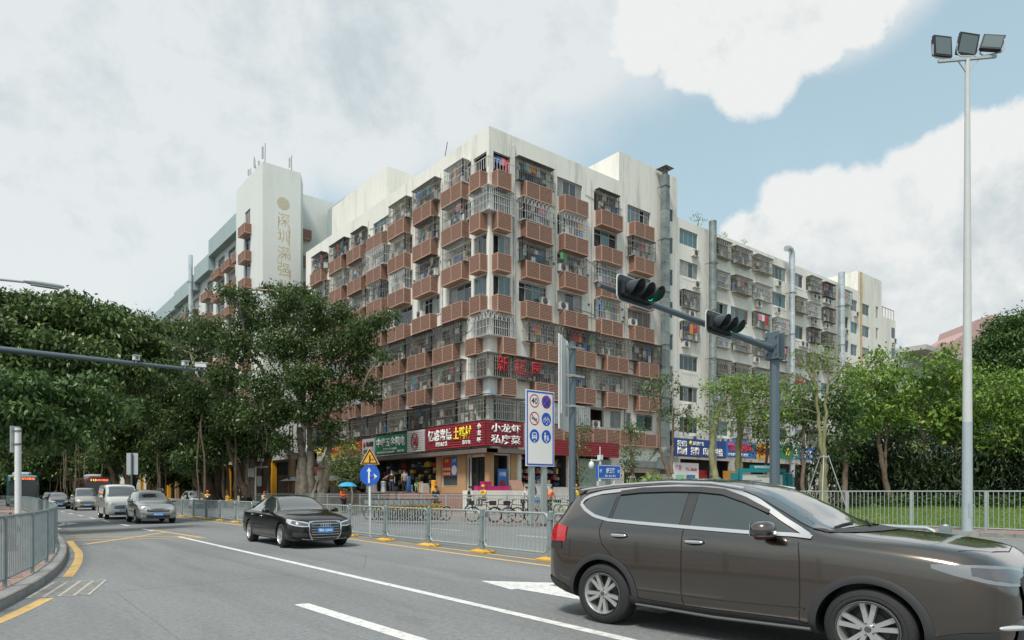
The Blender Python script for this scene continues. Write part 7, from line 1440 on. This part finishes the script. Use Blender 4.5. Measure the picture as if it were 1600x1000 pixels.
hedge('flower_bed', 'low flower bed along the far pavement railing', [(21.6, 40), (21.8, 56)], .5, .5, LEAF_LITE, .2, 420, 6, .14, 'flower bed', sp=.15)
hedge('far_thicket', 'dark thicket closing the view beyond the buses', [(-30, 178), (0, 186), (40, 170)], 9, 3, LEAF_DARK, .9, 3800, 21, 0., 'thicket', asp=.5, sp=.6)
hedge('roadside_thicket', 'dark undergrowth under the trees left of the road', [(-9, 44), (-9.5, 80), (-9, 175)], 5.5, 2, LEAF_DARK, .6, 5200, 22, 0, 'thicket', asp=.5, sp=.5)
# street trees on the right
def street_tree(px, d, ybase, forks, blobs_, lab, leaf=LEAF_LITE, size=.26, dens=70, seed=0, bark=BARKB, r0=.13, z0=.15, name='street_tree', **k):
    b = at(px, d, z0); S = []
    for (p1, y1, p2, y2, ra, rb) in forks: S.append((at(p1, d, zz(y1, d)) - b, at(p2, d, zz(y2, d)) - b, ra, rb))
    return tree(name, lab, b, S, rel([blob(*q) for q in blobs_], b), leaf, size, dens, seed, bark, 9, k.pop('r_br', .045), spread=k.pop('spread', .26), gap=k.pop('gap', .28), asp=k.pop('asp', .42), per=3, sub=k.pop('sub', 1), **k)
street_tree(1443, 41, 0, [(1443, 795, 1441, 655, .17, .13), (1441, 655, 1462, 600, .09, .05), (1441, 658, 1420, 610, .06, .04), (1462, 602, 1452, 560, .05, .03)],
    [(1440, 610, 41, 1.1), (1480, 600, 41, 1.2), (1400, 580, 41, .9), (1460, 575, 40, 1.0), (1420, 640, 41, .9), (1500, 580, 41, .9), (1470, 640, 41, .9), (1412, 558, 41, .5), (1478, 548, 40.5, .6), (1425, 695, 40.5, .45), (1500, 620, 41, .9)], 'tree with straight pale trunk at the middle of the right lawn', seed=101, z0=.55, bark=BARK, size=.31)
street_tree(1385, 40, 0, [(1394, 790, 1372, 680, .19, .11), (1383, 735, 1389, 670, .09, .06)], [(1375, 640, 40, 1.1), (1345, 620, 40, 1.0), (1400, 650, 40, .9), (1370, 590, 40, 1.1), (1350, 660, 40, .7), (1405, 610, 40, 1.0), (1335, 590, 41, 1.0), (1365, 560, 41, .7)], 'leaning forked tree on the lawn left of the pale trunk', leaf=LEAF_LITE, seed=102, z0=.5, size=.31)
street_tree(1499, 40, 0, [(1500, 790, 1493, 690, .14, .09)], [(1490, 670, 40, .8), (1470, 655, 40, .7), (1515, 680, 40, .7), (1480, 640, 40, .8), (1520, 650, 40, .8)], 'small round leaved tree beside the white mast', leaf=LEAF_LITE, size=.34, seed=103, z0=.55, asp=.6)
street_tree(1560, 38, 0, [(1570, 800, 1568, 690, .12, .08)], [(1560, 660, 38, 1.2), (1590, 640, 38, 1.3), (1545, 620, 38, 1.1), (1575, 600, 38, 1.2), (1540, 590, 39, .9), (1610, 610, 38, 1.3), (1550, 690, 38, .9), (1590, 700, 38, .9), (1620, 660, 37, 1.2), (1530, 640, 39, .9)], 'bushy light green tree right of the white mast', seed=104, z0=.55)
street_tree(1318, 37, 0, [(1316, 785, 1319, 700, .16, .11)], [(1318, 670, 37, .85), (1305, 640, 37, .8), (1330, 640, 37, .8), (1318, 610, 37, .8), (1340, 680, 37, .6), (1300, 690, 37, .6), (1320, 710, 37, .45)], 'compact dense tree left of the leaning forked one', leaf=LEAF_MID, seed=105, z0=.35, dens=95)
street_tree(1288, 31, 0, [(1288, 790, 1288, 725, .22, .17), (1288, 728, 1274, 600, .10, .06), (1288, 728, 1294, 600, .10, .06), (1274, 605, 1245, 560, .05, .02), (1294, 600, 1330, 560, .05, .02), (1294, 605, 1298, 540, .04, .02), (1274, 600, 1270, 545, .04, .02)],
    [(1240, 590, 31, .6), (1275, 560, 31, .6), (1310, 570, 31, .6), (1345, 580, 31, .6), (1300, 545, 31, .45), (1245, 560, 31, .4), (1380, 560, 31.5, .4), (1225, 615, 31, .5), (1330, 605, 31, .5), (1260, 610, 31, .6), (1215, 640, 31.5, .6), (1240, 660, 32, .6)], 'thin forked tree with sparse airy crown held by metal props', size=.21, dens=42, seed=106, bark=BARKG, gap=.35, sub=2, r_br=.03)
street_tree(1258, 38, 0, [(1257, 775, 1256, 660, .12, .08)], [(1255, 640, 38, 1.1), (1230, 650, 38, .9), (1280, 640, 38, 1.0), (1250, 610, 38, .9), (1240, 690, 38, .6), (1275, 670, 38, .6)], 'dark trunked young tree beside the slate signal mast', leaf=LEAF_MID, seed=107, z0=.3)
street_tree(1120, 40, 0, [(1120, 775, 1120, 650, .22, .15), (1120, 652, 1110, 600, .1, .05), (1120, 652, 1145, 610, .1, .05)], [(1110, 610, 40, .7), (1135, 600, 40, .8), (1090, 655, 40, .6), (1150, 630, 40, .8), (1125, 645, 40, .6), (1105, 670, 40, .4), (1145, 600, 40, .7), (1160, 650, 40, .6), (1140, 668, 40, .4)], 'green trunked tree in front of the navy print shop sign', seed=108, bark=BARKG, size=.22)
street_tree(1158, 41, 0, [(1155, 775, 1155, 650, .18, .12), (1164, 775, 1164, 650, .13, .09)], [(1170, 620, 41, 1.0), (1190, 600, 41, 1.0), (1200, 640, 41, .9), (1180, 655, 41, .7), (1160, 595, 41, .7), (1210, 610, 41, .9), (1195, 670, 41, .6), (1225, 640, 41, .9)], 'twin stemmed green tree in front of the bright blue shop sign', seed=109, bark=BARKG, size=.22)
street_tree(1195, 44, 0, [(1196, 775, 1200, 690, .11, .08)], [(1190, 690, 44, .7), (1210, 680, 44, .8), (1180, 705, 44, .4), (1225, 700, 44, .5)], 'low small tree hiding the yellow shop sign', leaf=LEAF_MID, seed=112, size=.22)
street_tree(1043, 39, 0, [(1049, 775, 1030, 700, .16, .09), (1030, 700, 1027, 640, .07, .05), (1050, 740, 1052, 650, .12, .05), (1027, 645, 1015, 600, .05, .02), (1052, 655, 1045, 600, .04, .02), (1030, 640, 1040, 590, .03, .02)], [(1020, 610, 39, .7), (1040, 640, 39, .5), (1060, 650, 39, .5), (1008, 600, 39, .4), (1052, 610, 39, .5), (1035, 590, 39, .45), (1070, 665, 39, .45), (1012, 640, 39, .3), (1025, 705, 39, .25), (1075, 640, 39, .4)], 'bent bare stemmed tree by the wall flue with sparse tufts', leaf=LEAF_MID, seed=110, size=.2, gap=.3)
street_tree(987, 37, 0, [(986, 775, 985, 700, .13, .08), (985, 702, 989, 665, .06, .04)], [(988, 675, 37, .55), (992, 668, 37, .4), (980, 705, 37, .4), (987, 722, 37, .4), (975, 733, 37, .3), (995, 706, 37, .3)], 'slim tree trimmed into two leafy tufts before the maroon fascia', leaf=LEAF_MID, seed=111, size=.17, dens=130, r_br=.02)
street_tree(908, 36, 0, [(910, 775, 908, 680, .07, .05)], [(907, 670, 36, .5), (908, 690, 36, .4), (910, 710, 36, .35), (912, 730, 36, .35), (905, 748, 36, .3), (898, 675, 36, .25)], 'creeper clad stem behind the blue street name sign', leaf=LEAF_MID, seed=113, size=.15, dens=150, r_br=.02)
street_tree(549, 45, 0, [(552, 800, 549, 750, .07, .06)], [(545, 725, 45, .85), (530, 735, 45, .7), (560, 730, 45, .75), (545, 705, 45, .6), (525, 715, 45, .5), (565, 745, 45, .5), (540, 752, 45, .5), (555, 712, 45, .55)], 'small round light leaved tree left of the warning sign', leaf=leafmat('yellow_green_leaves', [(0, (.03, .06, .015)), (.5, (.10, .15, .035)), (1, (.34, .40, .15))], .45, .3), seed=114, size=.17, dens=150, bark=BARK, gap=.1)
b = at(1600, 62, .2); tree('large_tree', 'big round headed tree rising behind the others at the right edge', b, [(Vector((0, 0, 0)), Vector((0, 0, 9)), .5, .3)], rel([blob(*q) for q in ((1575, 530, 62, 2.2), (1600, 515, 62, 2.4), (1560, 560, 62, 2.2), (1600, 570, 61, 2.6), (1545, 590, 62, 2.0), (1640, 530, 62, 2.6), (1580, 610, 61, 2.6), (1540, 620, 61, 1.6), (1650, 590, 62, 3), (1555, 545, 62, 1.5), (1525, 600, 63, 1.2), (1625, 500, 62, 1.8))], b), LEAF_MID, .36, 130, 120, BARKB, 12, .14, spread=.4)
b = at(1350, 60, .2)
for i, (px, d, lab, py) in enumerate(((1370, 50, 'dark filler tree behind the leaning forked one', 640), (1430, 52, 'dark filler tree behind the straight pale trunk', 640), (1500, 52, 'dark filler tree behind the white mast', 640), (1560, 50, 'dark filler tree at the right before the big round one', 660)  )):
    b = at(px, d, .3); rr_ = random.Random(200 + i); cs = [blob(px + rr_.uniform(-34, 34), py + rr_.uniform(-38, 55), d, rr_.uniform(.8, 1.5)) for _ in range(10)]
    tree('understorey_tree', lab, b, [(Vector((0, 0, 0)), Vector((0, 0, 3.5)), .16, .1)], rel(cs, b), LEAF_MID, .27, 85, 210 + i, BARKB, 9, .06, spread=.3, group='filler trees behind the lawn')
# props of the young trees
PROP = mat('prop_steel', (.45, .47, .47), .4, .5)
for i, (px, d, lab) in enumerate(((1288, 31, 'metal tripod props round the thin forked tree'), (1120, 40, 'metal tripod props round the green trunked tree'), (1158, 41, 'metal tripod props round the twin stemmed tree'), (1046, 39, 'metal tripod props round the bent bare stemmed tree'), (987, 37, 'metal props round the slim trimmed tree'))):
    b = at(px, d, .2); t = thing('tree_props', lab, 'tree props', b); h = 3.0 if i == 0 else 2.2; f = 1.1 if i == 0 else .9
    for a in (20, 110, 200, 290): m = MB(); m.tube([(f * cos(rad(a)), f * sin(rad(a)), 0), (.16 * cos(rad(a)), .16 * sin(rad(a)), h)], .022, 6); m.build('prop_leg', PROP, t)
    m = MB(); m.lathe([(.2, h - .1), (.23, h - .1), (.23, h - .05), (.2, h - .05)], 12, 'z'); m.build('collar', PROP, t)
# weeds on the roof of the rear wing
for (x, y, z, lab) in ((55, 39.6, 26.95, 'weedy shrub growing on the roof edge left of the thick flue'), (59.5, 39.6, 26.95, 'small shrub on the roof edge right of the thick flue'), (63, 39.6, 26.95, 'pale tuft on the rear wing roof edge')):
    t = thing('roof_plant', lab, 'plant', (x, y, z)); t.scale = (1.3, 1, .8) if x == 55 else (.7, .7, .45); m = MB(); m.tube([(0, 0, 0), (.2, 0, .8), (-.2, 0, 1.5)], [.04, .03, .01], 5); m.build('stem', BARKB, t); put('foliage', leaf_mesh('foliage', twigs([(0, 0, .9, .8, .4, .7)], 40, int(x)), 7, .2, LEAF_LITE, int(x), .15), t)

# grass blades over the lawn
r_ = np.random.default_rng(40); n_ = 11000; gx = 29.6 + 13 * r_.uniform(0, 1, n_) ** 1.2; gy = r_.uniform(-3, 18, n_); gz = np.interp(gx, lx, lz)
gm = leaf_mesh('grass', np.stack([gx, gy, gz + .02], 1), 5, .13, LEAF_LITE, 41, .07, .12, -1.15, .5); put('grass', gm, None, kind='stuff', label='short green grass of the right hand lawn', cat='grass')
# ---------------------------------------------------------------- people
SKIN = mat('skin', (.42, .26, .18), .6); HAIR = mat('black_hair', (.015, .012, .01), .6); SHOE = mat('dark_shoe', (.03, .03, .03), .6)
def skin_mesh(verts, edges, rad_, m, sub=1):
    me = bpy.data.meshes.new('body'); me.from_pydata([tuple(v) for v in verts], edges, []); o = bpy.data.objects.new('tmp', me); COL.objects.link(o)
    md = o.modifiers.new('s', 'SKIN'); md.use_smooth_shade = True; sv = me.skin_vertices[0].data
    for i, r in enumerate(rad_): sv[i].radius = (r, r) if isinstance(r, float) else r
    sv[0].use_root = True; s2 = o.modifiers.new('u', 'SUBSURF'); s2.levels = sub; s2.render_levels = sub
    bpy.context.view_layer.update(); out = bpy.data.meshes.new_from_object(o.evaluated_get(bpy.context.evaluated_depsgraph_get())); bpy.data.objects.remove(o)
    out.materials.clear(); out.materials.append(m); out.polygons.foreach_set('use_smooth', [True] * len(out.polygons)); return out
def joints(pose):
    """facing -y, standing 1.72 m"""
    J = dict(pel=(0, 0, .93), spi=(0, .01, 1.12), che=(0, .0, 1.33), nec=(0, .01, 1.46), hd0=(0, -.005, 1.54), hd1=(0, -.02, 1.63), sl=(.18, .01, 1.40), sr=(-.18, .01, 1.40), el=(.22, .03, 1.13), er=(-.22, .03, 1.13), wl=(.23, -.05, .89), wr=(-.23, -.05, .89), hl=(.09, 0, .90), hr=(-.09, 0, .90), kl=(.10, -.02, .49), kr=(-.10, -.02, .49), al=(.10, .02, .09), ar=(-.10, .02, .09))
    if pose == 'phone': J.update(er=(-.22, -.04, 1.13), wr=(-.10, -.27, 1.18), el=(.22, -.02, 1.13), wl=(.06, -.27, 1.16), hd1=(0, -.07, 1.61))
    if pose == 'fold': J.update(er=(-.23, -.03, 1.14), wr=(.02, -.22, 1.14), el=(.23, -.03, 1.14), wl=(-.02, -.24, 1.17))
    if pose == 'walk': J.update(kl=(.10, -.20, .51), al=(.10, -.30, .12), kr=(-.10, .10, .50), ar=(-.10, .36, .20), er=(-.22, -.04, 1.13), wr=(-.10, -.26, 1.15), el=(.22, .02, 1.13), wl=(.15, -.22, 1.05), hd1=(0, -.07, 1.61))
    if pose == 'reach': J.update(er=(-.36, -.10, 1.22), wr=(-.55, -.22, 1.10))
    if pose == 'lean': J.update(che=(0, -.10, 1.32), spi=(0, -.03, 1.12), nec=(0, -.16, 1.44), hd0=(0, -.19, 1.51), hd1=(0, -.24, 1.58), sl=(.18, -.11, 1.38), sr=(-.18, -.11, 1.38), el=(.2, -.22, 1.14), er=(-.2, -.22, 1.14), wl=(.14, -.38, .98), wr=(-.14, -.38, .98))
    if pose == 'sit':
        for k in ('pel', 'spi', 'che', 'nec', 'hd0', 'hd1', 'sl', 'sr', 'el', 'er', 'wl', 'wr', 'hl', 'hr'): x, y, z = J[k]; J[k] = (x, y - (.12 if z > 1.2 else .04), z - .43)
        J.update(kl=(.13, -.44, .52), kr=(-.13, -.44, .52), al=(.12, -.40, .09), ar=(-.12, -.40, .09), el=(.22, -.20, .78), er=(-.22, -.20, .78), wl=(.06, -.42, .74), wr=(-.06, -.42, .74))
    return {k: Vector(v) for k, v in J.items()}
def person(label, loc, rz, pose, top, leg, hat=None, hair=HAIR, sleeve=1.0, s=1.0, extra=None):
    J = joints(pose); t = thing('person', label, 'person', loc, rz); t.scale = (s, s, s)
    V = []; R = []; E = []; idx = {}
    def a(k, p, r, par=None):
        idx[k] = len(V); V.append(p); R.append(r)
        if par: E.append((idx[par], idx[k]))
    a('pel', J['pel'], (.125, .10)); a('spi', J['spi'], (.115, .09), 'pel'); a('che', J['che'], (.14, .10), 'spi'); a('nec', J['nec'], .05, 'che'); a('hd0', J['hd0'], .062, 'nec'); a('hd1', J['hd1'], .082, 'hd0'); a('hd2', J['hd1'] + Vector((0, 0, .05)), .055, 'hd1')
    for q in 'lr':
        a('s' + q, J['s' + q], .055, 'che'); a('e' + q, J['e' + q], .040, 's' + q); a('w' + q, J['w' + q], .027, 'e' + q)
        d = (J['w' + q] - J['e' + q]).normalized(); sd = Vector((1 if q == 'l' else -1, 0, 0)); n_ = d.cross(sd).normalized() if d.cross(sd).length > .1 else Vector((0, -1, 0)); pl = J['w' + q] + d * .07; a('p' + q, pl, .030, 'w' + q)
        a('h' + q, J['h' + q], .085, 'pel'); a('k' + q, J['k' + q], .056, 'h' + q); a('a' + q, J['a' + q], .036, 'k' + q); a('f' + q, J['a' + q] + Vector((0, -.15, -.05)), .032, 'a' + q)
    body = put('body', skin_mesh(V, E, R, SKIN), t)
    for q in 'lr':     # five fingers each
        d = (J['w' + q] - J['e' + q]).normalized(); ax_ = d.orthogonal().normalized(); b_ = d.cross(ax_); pl = J['w' + q] + d * .09; f = MB()
        for i, ln in enumerate((.068, .078, .072, .055)): o_ = ax_ * (-.03 + .02 * i); f.tube([pl + o_, pl + o_ + d * ln * .5, pl + o_ + d * ln * .85 + b_ * .022], [.009, .0085, .006], 5)
        f.tube([pl - d * .05 - ax_ * .03, pl - d * .02 - ax_ * .06, pl + d * .01 - ax_ * .065], [.011, .010, .007], 5); f.build('fingers', SKIN, body)
    h = J['hd1']; f = MB(); f.ell(h + Vector((0, -.088, .0)), (.013, .02, .018), 6, 5); f.build('nose', SKIN, body)
    f = MB()
    for sx in (-1, 1): f.ell(h + Vector((sx * .032, -.082, .022)), (.012, .008, .006), 6, 4)
    f.ell(h + Vector((0, -.080, -.038)), (.022, .008, .005), 6, 4); f.build('face_features', HAIR, body)
    for sx in (-1, 1): f = MB(); f.ell(h + Vector((sx * .086, .005, .0)), (.012, .02, .03), 6, 5); f.build('ear', SKIN, body)
    f = MB(); f.ell(h + Vector((0, .022, .045)), (.094, .094, .078), 12, 8); f.build('hair', hair, body, smooth=60)
    if hat:
        f = MB(); f.ell(h + Vector((0, .0, .07)), (.115 if hat[1] == 'helmet' else .10, .13 if hat[1] == 'helmet' else .11, .10 if hat[1] == 'helmet' else .065), 14, 8)
        f.ell(h + Vector((0, -.11, .055)), (.075, .07, .012), 10, 4); f.build(hat[1], hat[0], t, smooth=60)
    kk = 1.16; V2 = [J['pel'] + Vector((0, 0, .02)), J['spi'], J['che'], J['nec'] - Vector((0, 0, .04))]; R2 = [(.155, .125), (.145, .115), (.165, .125), .075]; E2 = [(0, 1), (1, 2), (2, 3)]
    for q in 'lr':
        i = len(V2); V2 += [J['s' + q], J['s' + q].lerp(J['e' + q], min(1, sleeve * 2 if sleeve < .5 else 1))]; R2 += [.078, .060]; E2 += [(2, i), (i, i + 1)]
        if sleeve > .6: V2.append(J['e' + q].lerp(J['w' + q], .92)); R2.append(.044); E2.append((i + 1, i + 2))
    put('jacket' if sleeve > .6 else 'shirt', skin_mesh(V2, E2, R2, top), t)
    V3 = [J['pel'] + Vector((0, 0, -.01))]; R3 = [(.145, .12)]; E3 = []
    for q in 'lr': i = len(V3); V3 += [J['h' + q] - Vector((0, 0, .03)), J['k' + q], J['a' + q].lerp(J['k' + q], .05)]; R3 += [.105, .074, .056]; E3 += [(0, i), (i, i + 1), (i + 1, i + 2)]
    put('trousers', skin_mesh(V3, E3, R3, leg), t)
    for q in 'lr': f = MB(); f.ell(J['a' + q] + Vector((0, -.07, -.045)), (.047, .14, .045), 10, 6, 0, .8); f.build('shoe', SHOE, t, smooth=60)
    if extra: extra(t)
    return t
BLK_ = mat('black_cloth', (.018, .018, .022), .85); YEL_ = mat('yellow_cloth', (.62, .40, .03), .7); NVY = mat('dark_denim', (.03, .05, .10), .9); WHC = mat('white_cloth', (.55, .56, .57), .85); CRM = mat('cream_cloth', (.55, .47, .26), .85); ORG = mat('orange_cloth', (.70, .13, .02), .75); STR = mat('striped_cloth', (.35, .32, .28), .9, var=.8, vscale=18)
def face_to(px, py_=0): return rad(px)
person('guard in black jacket and cap with folded arms by the brick terrace', at(681, 43.5, .16), rad(-20), 'fold', BLK_, BLK_, (BLK_, 'cap'))
person('guard in black jacket and cap walking while looking at his hands', at(733, 43, .16), rad(60), 'walk', BLK_, BLK_, (BLK_, 'cap'))
person('delivery rider in yellow helmet and vest sitting by the terrace wall', at(757, 43.2, .62), rad(-75), 'sit', YEL_, BLK_, (YEL_, 'helmet'))
person('person in black t-shirt and jeans reaching for goods outside the hardware shop', at(612, 52.5, 1.46), rad(-35), 'reach', BLK_, NVY, sleeve=.3)
person('person in striped shirt seen from behind outside the hardware shop', at(632, 52.2, 1.46), rad(150), 'stand', STR, BLK_, sleeve=.3)
def box_(t):
    f = MB(); f.box(-.28, .28, -.55, -.25, .72, 1.05); o = f.build('blue_delivery_box', mat('bright_blue_box', (.0, .28, .62), .5), t)
person('person in white shirt bending over beside the traffic board posts', at(817, 39.5, .16), rad(55), 'lean', WHC, BLK_, sleeve=.9)
person('person in cream shirt next to a blue delivery box', at(827, 40.2, .16), rad(20), 'lean', CRM, BLK_, sleeve=.9, extra=box_)
person('person in orange jacket half hidden by the right board post', at(858, 40, .16), rad(90), 'lean', ORG, BLK_)
person('rider in yellow jacket behind the slate pole among the bicycles', at(899, 35.5, .16), rad(-100), 'stand', YEL_, NVY, (YEL_, 'helmet'))
def umb(t):
    f = MB(); f.tube([(.1, -.25, 1.1), (.15, -.2, 1.95)], .012, 5); f.build('umbrella_shaft', BARD, t); f = MB(); f.lathe([(0, .28), (.2, .26), (.42, .18), (.62, .0), (.60, -.01), (.4, .15), (0, .25)], 8, 'z', (.15, -.2, 1.72)); f.build('blue_umbrella', mat('umbrella_blue', (.03, .30, .50), .6), t)
person('person in orange vest under a blue umbrella by the small tree', at(537, 43.5, .16), rad(10), 'phone', ORG, BLK_, extra=umb)
person('scooter rider in yellow shirt and orange helmet by the white signal post', at(324, 58, .3), rad(160), 'sit', YEL_, BLK_, (ORG, 'helmet'))
person('person sitting low behind the roof of the black saloon', at(411, 52, .25), rad(30), 'sit', CRM, NVY, (CLOT[0], 'cap'))
# ---------------------------------------------------------------- bicycles
def bicycle(label, loc, rz, fm, group=None, s=1.0, seed=0):
    t = thing('bicycle', label, 'bicycle', loc, rz, group); t.scale = (s, s, s); R = .33
    if ('bike', fm.name) not in CACHE:
        w = MB(); w.lathe([(R, -.018), (R + .018, 0), (R, .018), (R - .03, .012), (R - .03, -.012), (R, -.018)], 28, 'y'); wm = w.mesh('tyre', RUBBER, smooth=50)
        sp = MB()
        for k in range(14): a = 2 * pi * k / 14; sp.bar((0, 0, 0), ((R - .02) * cos(a), 0, (R - .02) * sin(a)), .006)
        sp.lathe([(0, -.04), (.03, -.04), (.03, .04), (0, .04)], 10, 'y'); f = MB(); sd_, bb, hd_, rr_ = (.12, 0, .78), (.1, 0, .30), (-.35, 0, .82), (.53, 0, .34)
        for a, b in ((sd_, bb), (bb, (-.38, 0, .68)), (sd_, hd_), (bb, rr_), (sd_, rr_), (hd_, (-.52, 0, .34))): f.tube([a, b], .017, 6)
        h = MB(); h.tube([(-.34, 0, .8), (-.32, 0, 1.0)], .014, 6); h.tube([(-.22, -.27, 1.03), (-.33, -.1, 1.01), (-.33, .1, 1.01), (-.22, .27, 1.03)], .012, 6)
        sa = MB(); sa.ell((.15, 0, .90), (.14, .07, .03), 10, 6); sa.tube([(.12, 0, .76), (.14, 0, .9)], .014, 6); pd = MB(); pd.lathe([(0, -.02), (.09, -.02), (.09, .02), (0, .02)], 14, 'y', bb)
        for s_ in (-1, 1): pd.bar((bb[0], s_ * .05, bb[2]), (bb[0] + s_ * .12, s_ * .08, bb[2] - s_ * .1), .02)
        bk = MB()
        P = [(-.35, -.45), (-.80, -.45)]; bk.box(-.72, -.45, -.17, .17, .78, .80)
        for y in (-.17, .16): bk.box(-.72, -.45, y, y + .012, .8, .98)
        for x in (-.72, -.46): bk.box(x, x + .012, -.158, .16, .8, .98)
        mg = MB(); 
        for c_ in (-.52, .53): 
            PP = [(c_ + (R + .04) * cos(a), 0, .34 + (R + .04) * sin(a)) for a in np.linspace(.5, 2.6, 8)]
            for a, b in zip(PP, PP[1:]): mg.bar(a, b, .05, .008)
        CACHE[('bike', fm.name)] = (wm, sp.mesh('spokes', GALV), f.mesh('frame', fm, smooth=50), h.mesh('handlebar', DARK2, smooth=50), sa.mesh('saddle', DARK2, smooth=50), pd.mesh('crank', GALVD), bk.mesh('basket', GALVD if fm.name.startswith('yellow') else DARK2), mg.mesh('mudguard', fm))
    wm, sp, f, h, sa, pd, bk, mg = CACHE[('bike', fm.name)]
    for x in (-.52, .53): w = put('wheel', wm, t, (x, 0, .345)); put('spokes', sp, w, (0, 0, 0))
    for nm, me in (('frame', f), ('handlebar', h), ('saddle', sa), ('crank', pd), ('basket', bk), ('mudguard', mg)): put(nm, me, t)
    return t
YBK = mat('yellow_bike_paint', (.65, .42, .02), .4); BBK = mat('black_bike_paint', (.02, .02, .02), .4); GBK = mat('green_bike_paint', (.15, .45, .12), .4)
NUM = ['leftmost', 'second', 'third', 'fourth', 'fifth', 'sixth', 'seventh', 'eighth', 'ninth', 'tenth', 'eleventh', 'twelfth', 'rightmost']
rr = random.Random(4)
for i in range(13): p = at(592 + i * 7.6, 33.6 - i * .1, .15); bicycle('%s yellow shared bicycle in the row behind the roadside railing' % NUM[i], p, rad(8 + rr.uniform(-8, 8)), YBK, 'yellow shared bicycles')
bicycle('black bicycle leaning left among the pair beside the pavement railing', at(756, 31.5, .15), rad(-38), BBK); bicycle('black bicycle with a high handlebar parked right of the other black one', at(790, 30.6, .15), rad(-48), BBK)
for i, (px, d, m_, lab) in enumerate(((812, 30.5, BBK, 'dark bicycle just left of the board posts'), (868, 37, GBK, 'green bicycle right of the board posts'), (884, 37.5, BBK, 'black bicycle left of the slate pole by the shops'), (905, 36.5, YBK, 'yellow bicycle behind the slate pole'), (651, 50, GBK, 'bicycle on display outside the hardware shop'))): bicycle(lab, at(px, d, .15 if d < 45 else 1.46), rad(-30 - 25 * i), m_)
def scooter(label, loc, rz, pm):
    t = thing('scooter', label, 'scooter', loc, rz); m = MB(); m.ell((.35, 0, .62), (.42, .16, .16), 14, 8, 0, .8); m.ell((-.42, 0, .72), (.10, .2, .34), 12, 8, 0, .8); m.ell((0, 0, .3), (.35, .15, .06), 12, 6, 0, .6); m.ell((.5, 0, .5), (.3, .13, .2), 12, 8); m.build('body', pm, t, smooth=50)
    m = MB(); m.ell((.3, 0, .80), (.34, .14, .06), 12, 6); m.build('seat', DARK2, t, smooth=50); m = MB(); m.tube([(-.45, 0, .9), (-.38, 0, 1.08)], .02, 6); m.tube([(-.3, -.3, 1.1), (-.4, 0, 1.08), (-.3, .3, 1.1)], .016, 6); m.build('handlebar', DARK2, t); m = MB(); m.tube([(-.5, 0, .6), (-.62, 0, .24)], .03, 6); m.build('fork', GALVD, t)
    for x in (-.62, .6): m = MB(); m.lathe([(0, -.03), (.16, -.03), (.23, -.05), (.25, 0), (.23, .05), (.16, .03), (0, .03)], 20, 'y'); m.build('wheel', RUBBER, t, loc=(x, 0, .25))
    m = MB(); m.ell((-.52, 0, .92), (.05, .09, .06), 10, 6); m.build('headlight', LAMPG, t, smooth=50); return t
for (px, d, mt, lab) in ((1080, 48, SR, 'red scooter before the print shop door'), (1190, 50, DARK2, 'black scooter right of the teal map board'), (1200, 47, WHT, 'white scooter right of the teal map board'), (330, 58, DARK2, 'dark scooter under the yellow shirted rider'), (360, 60, SYB, 'yellow scooter among the far banyan trunks'), (385, 60, BBK, 'dark scooter by the utility cabinets'), (300, 62, BBK, 'dark scooter left of the white signal post'), (1235, 46, SR, 'red scooter right of the slate mast'), (905, 38, DARK2, 'dark scooter behind the white camera pole')): scooter(lab, at(px, d, .15), rad(rr.uniform(-60, 60)), mt)
# goods outside the hardware shop
for i in range(16):
    px = rr.choice([580, 590, 600, 640, 655, 665, 675]) + rr.uniform(-5, 5); p = at(px, 53.2 + rr.uniform(-.5, .8), 1.46); t = MB(); mt = rr.choice([CLOT[0], GREYM, DARK2, SYB, CLOT[1], FLUES, TAN]); h = rr.uniform(.4, 1.3); k = rr.choice([0, 1]); 
    if k: t.lathe([(0, h), (.2, h), (.22, h - .05), (.2, h * .5), (.24, .05), (.22, 0)], 14, 'z')
    else: t.box(-.3, .3, -.2, .2, 0, h * .7); t.box(-.25, .25, -.15, .15, h * .7 + .003, h * .7 + .15)
    lb = '%s %s among the goods outside the dark hardware shop' % ({'cloth_red': 'red', 'pale_grey_metal': 'grey', 'black_plastic_and_shade': 'black', 'sign_orange': 'orange', 'cloth_blue': 'blue', 'bright_flue_steel': 'silver', 'tan_tile': 'tan'}[mt.name], 'drum' if k else 'box')
    if lb in LBS: continue
    LBS.add(lb); o = t.build('shop_goods', mt, None, loc=p); o['label'] = lb; o['category'] = 'goods'; o['group'] = 'goods outside the hardware shop'
print('objects', len(bpy.data.objects))
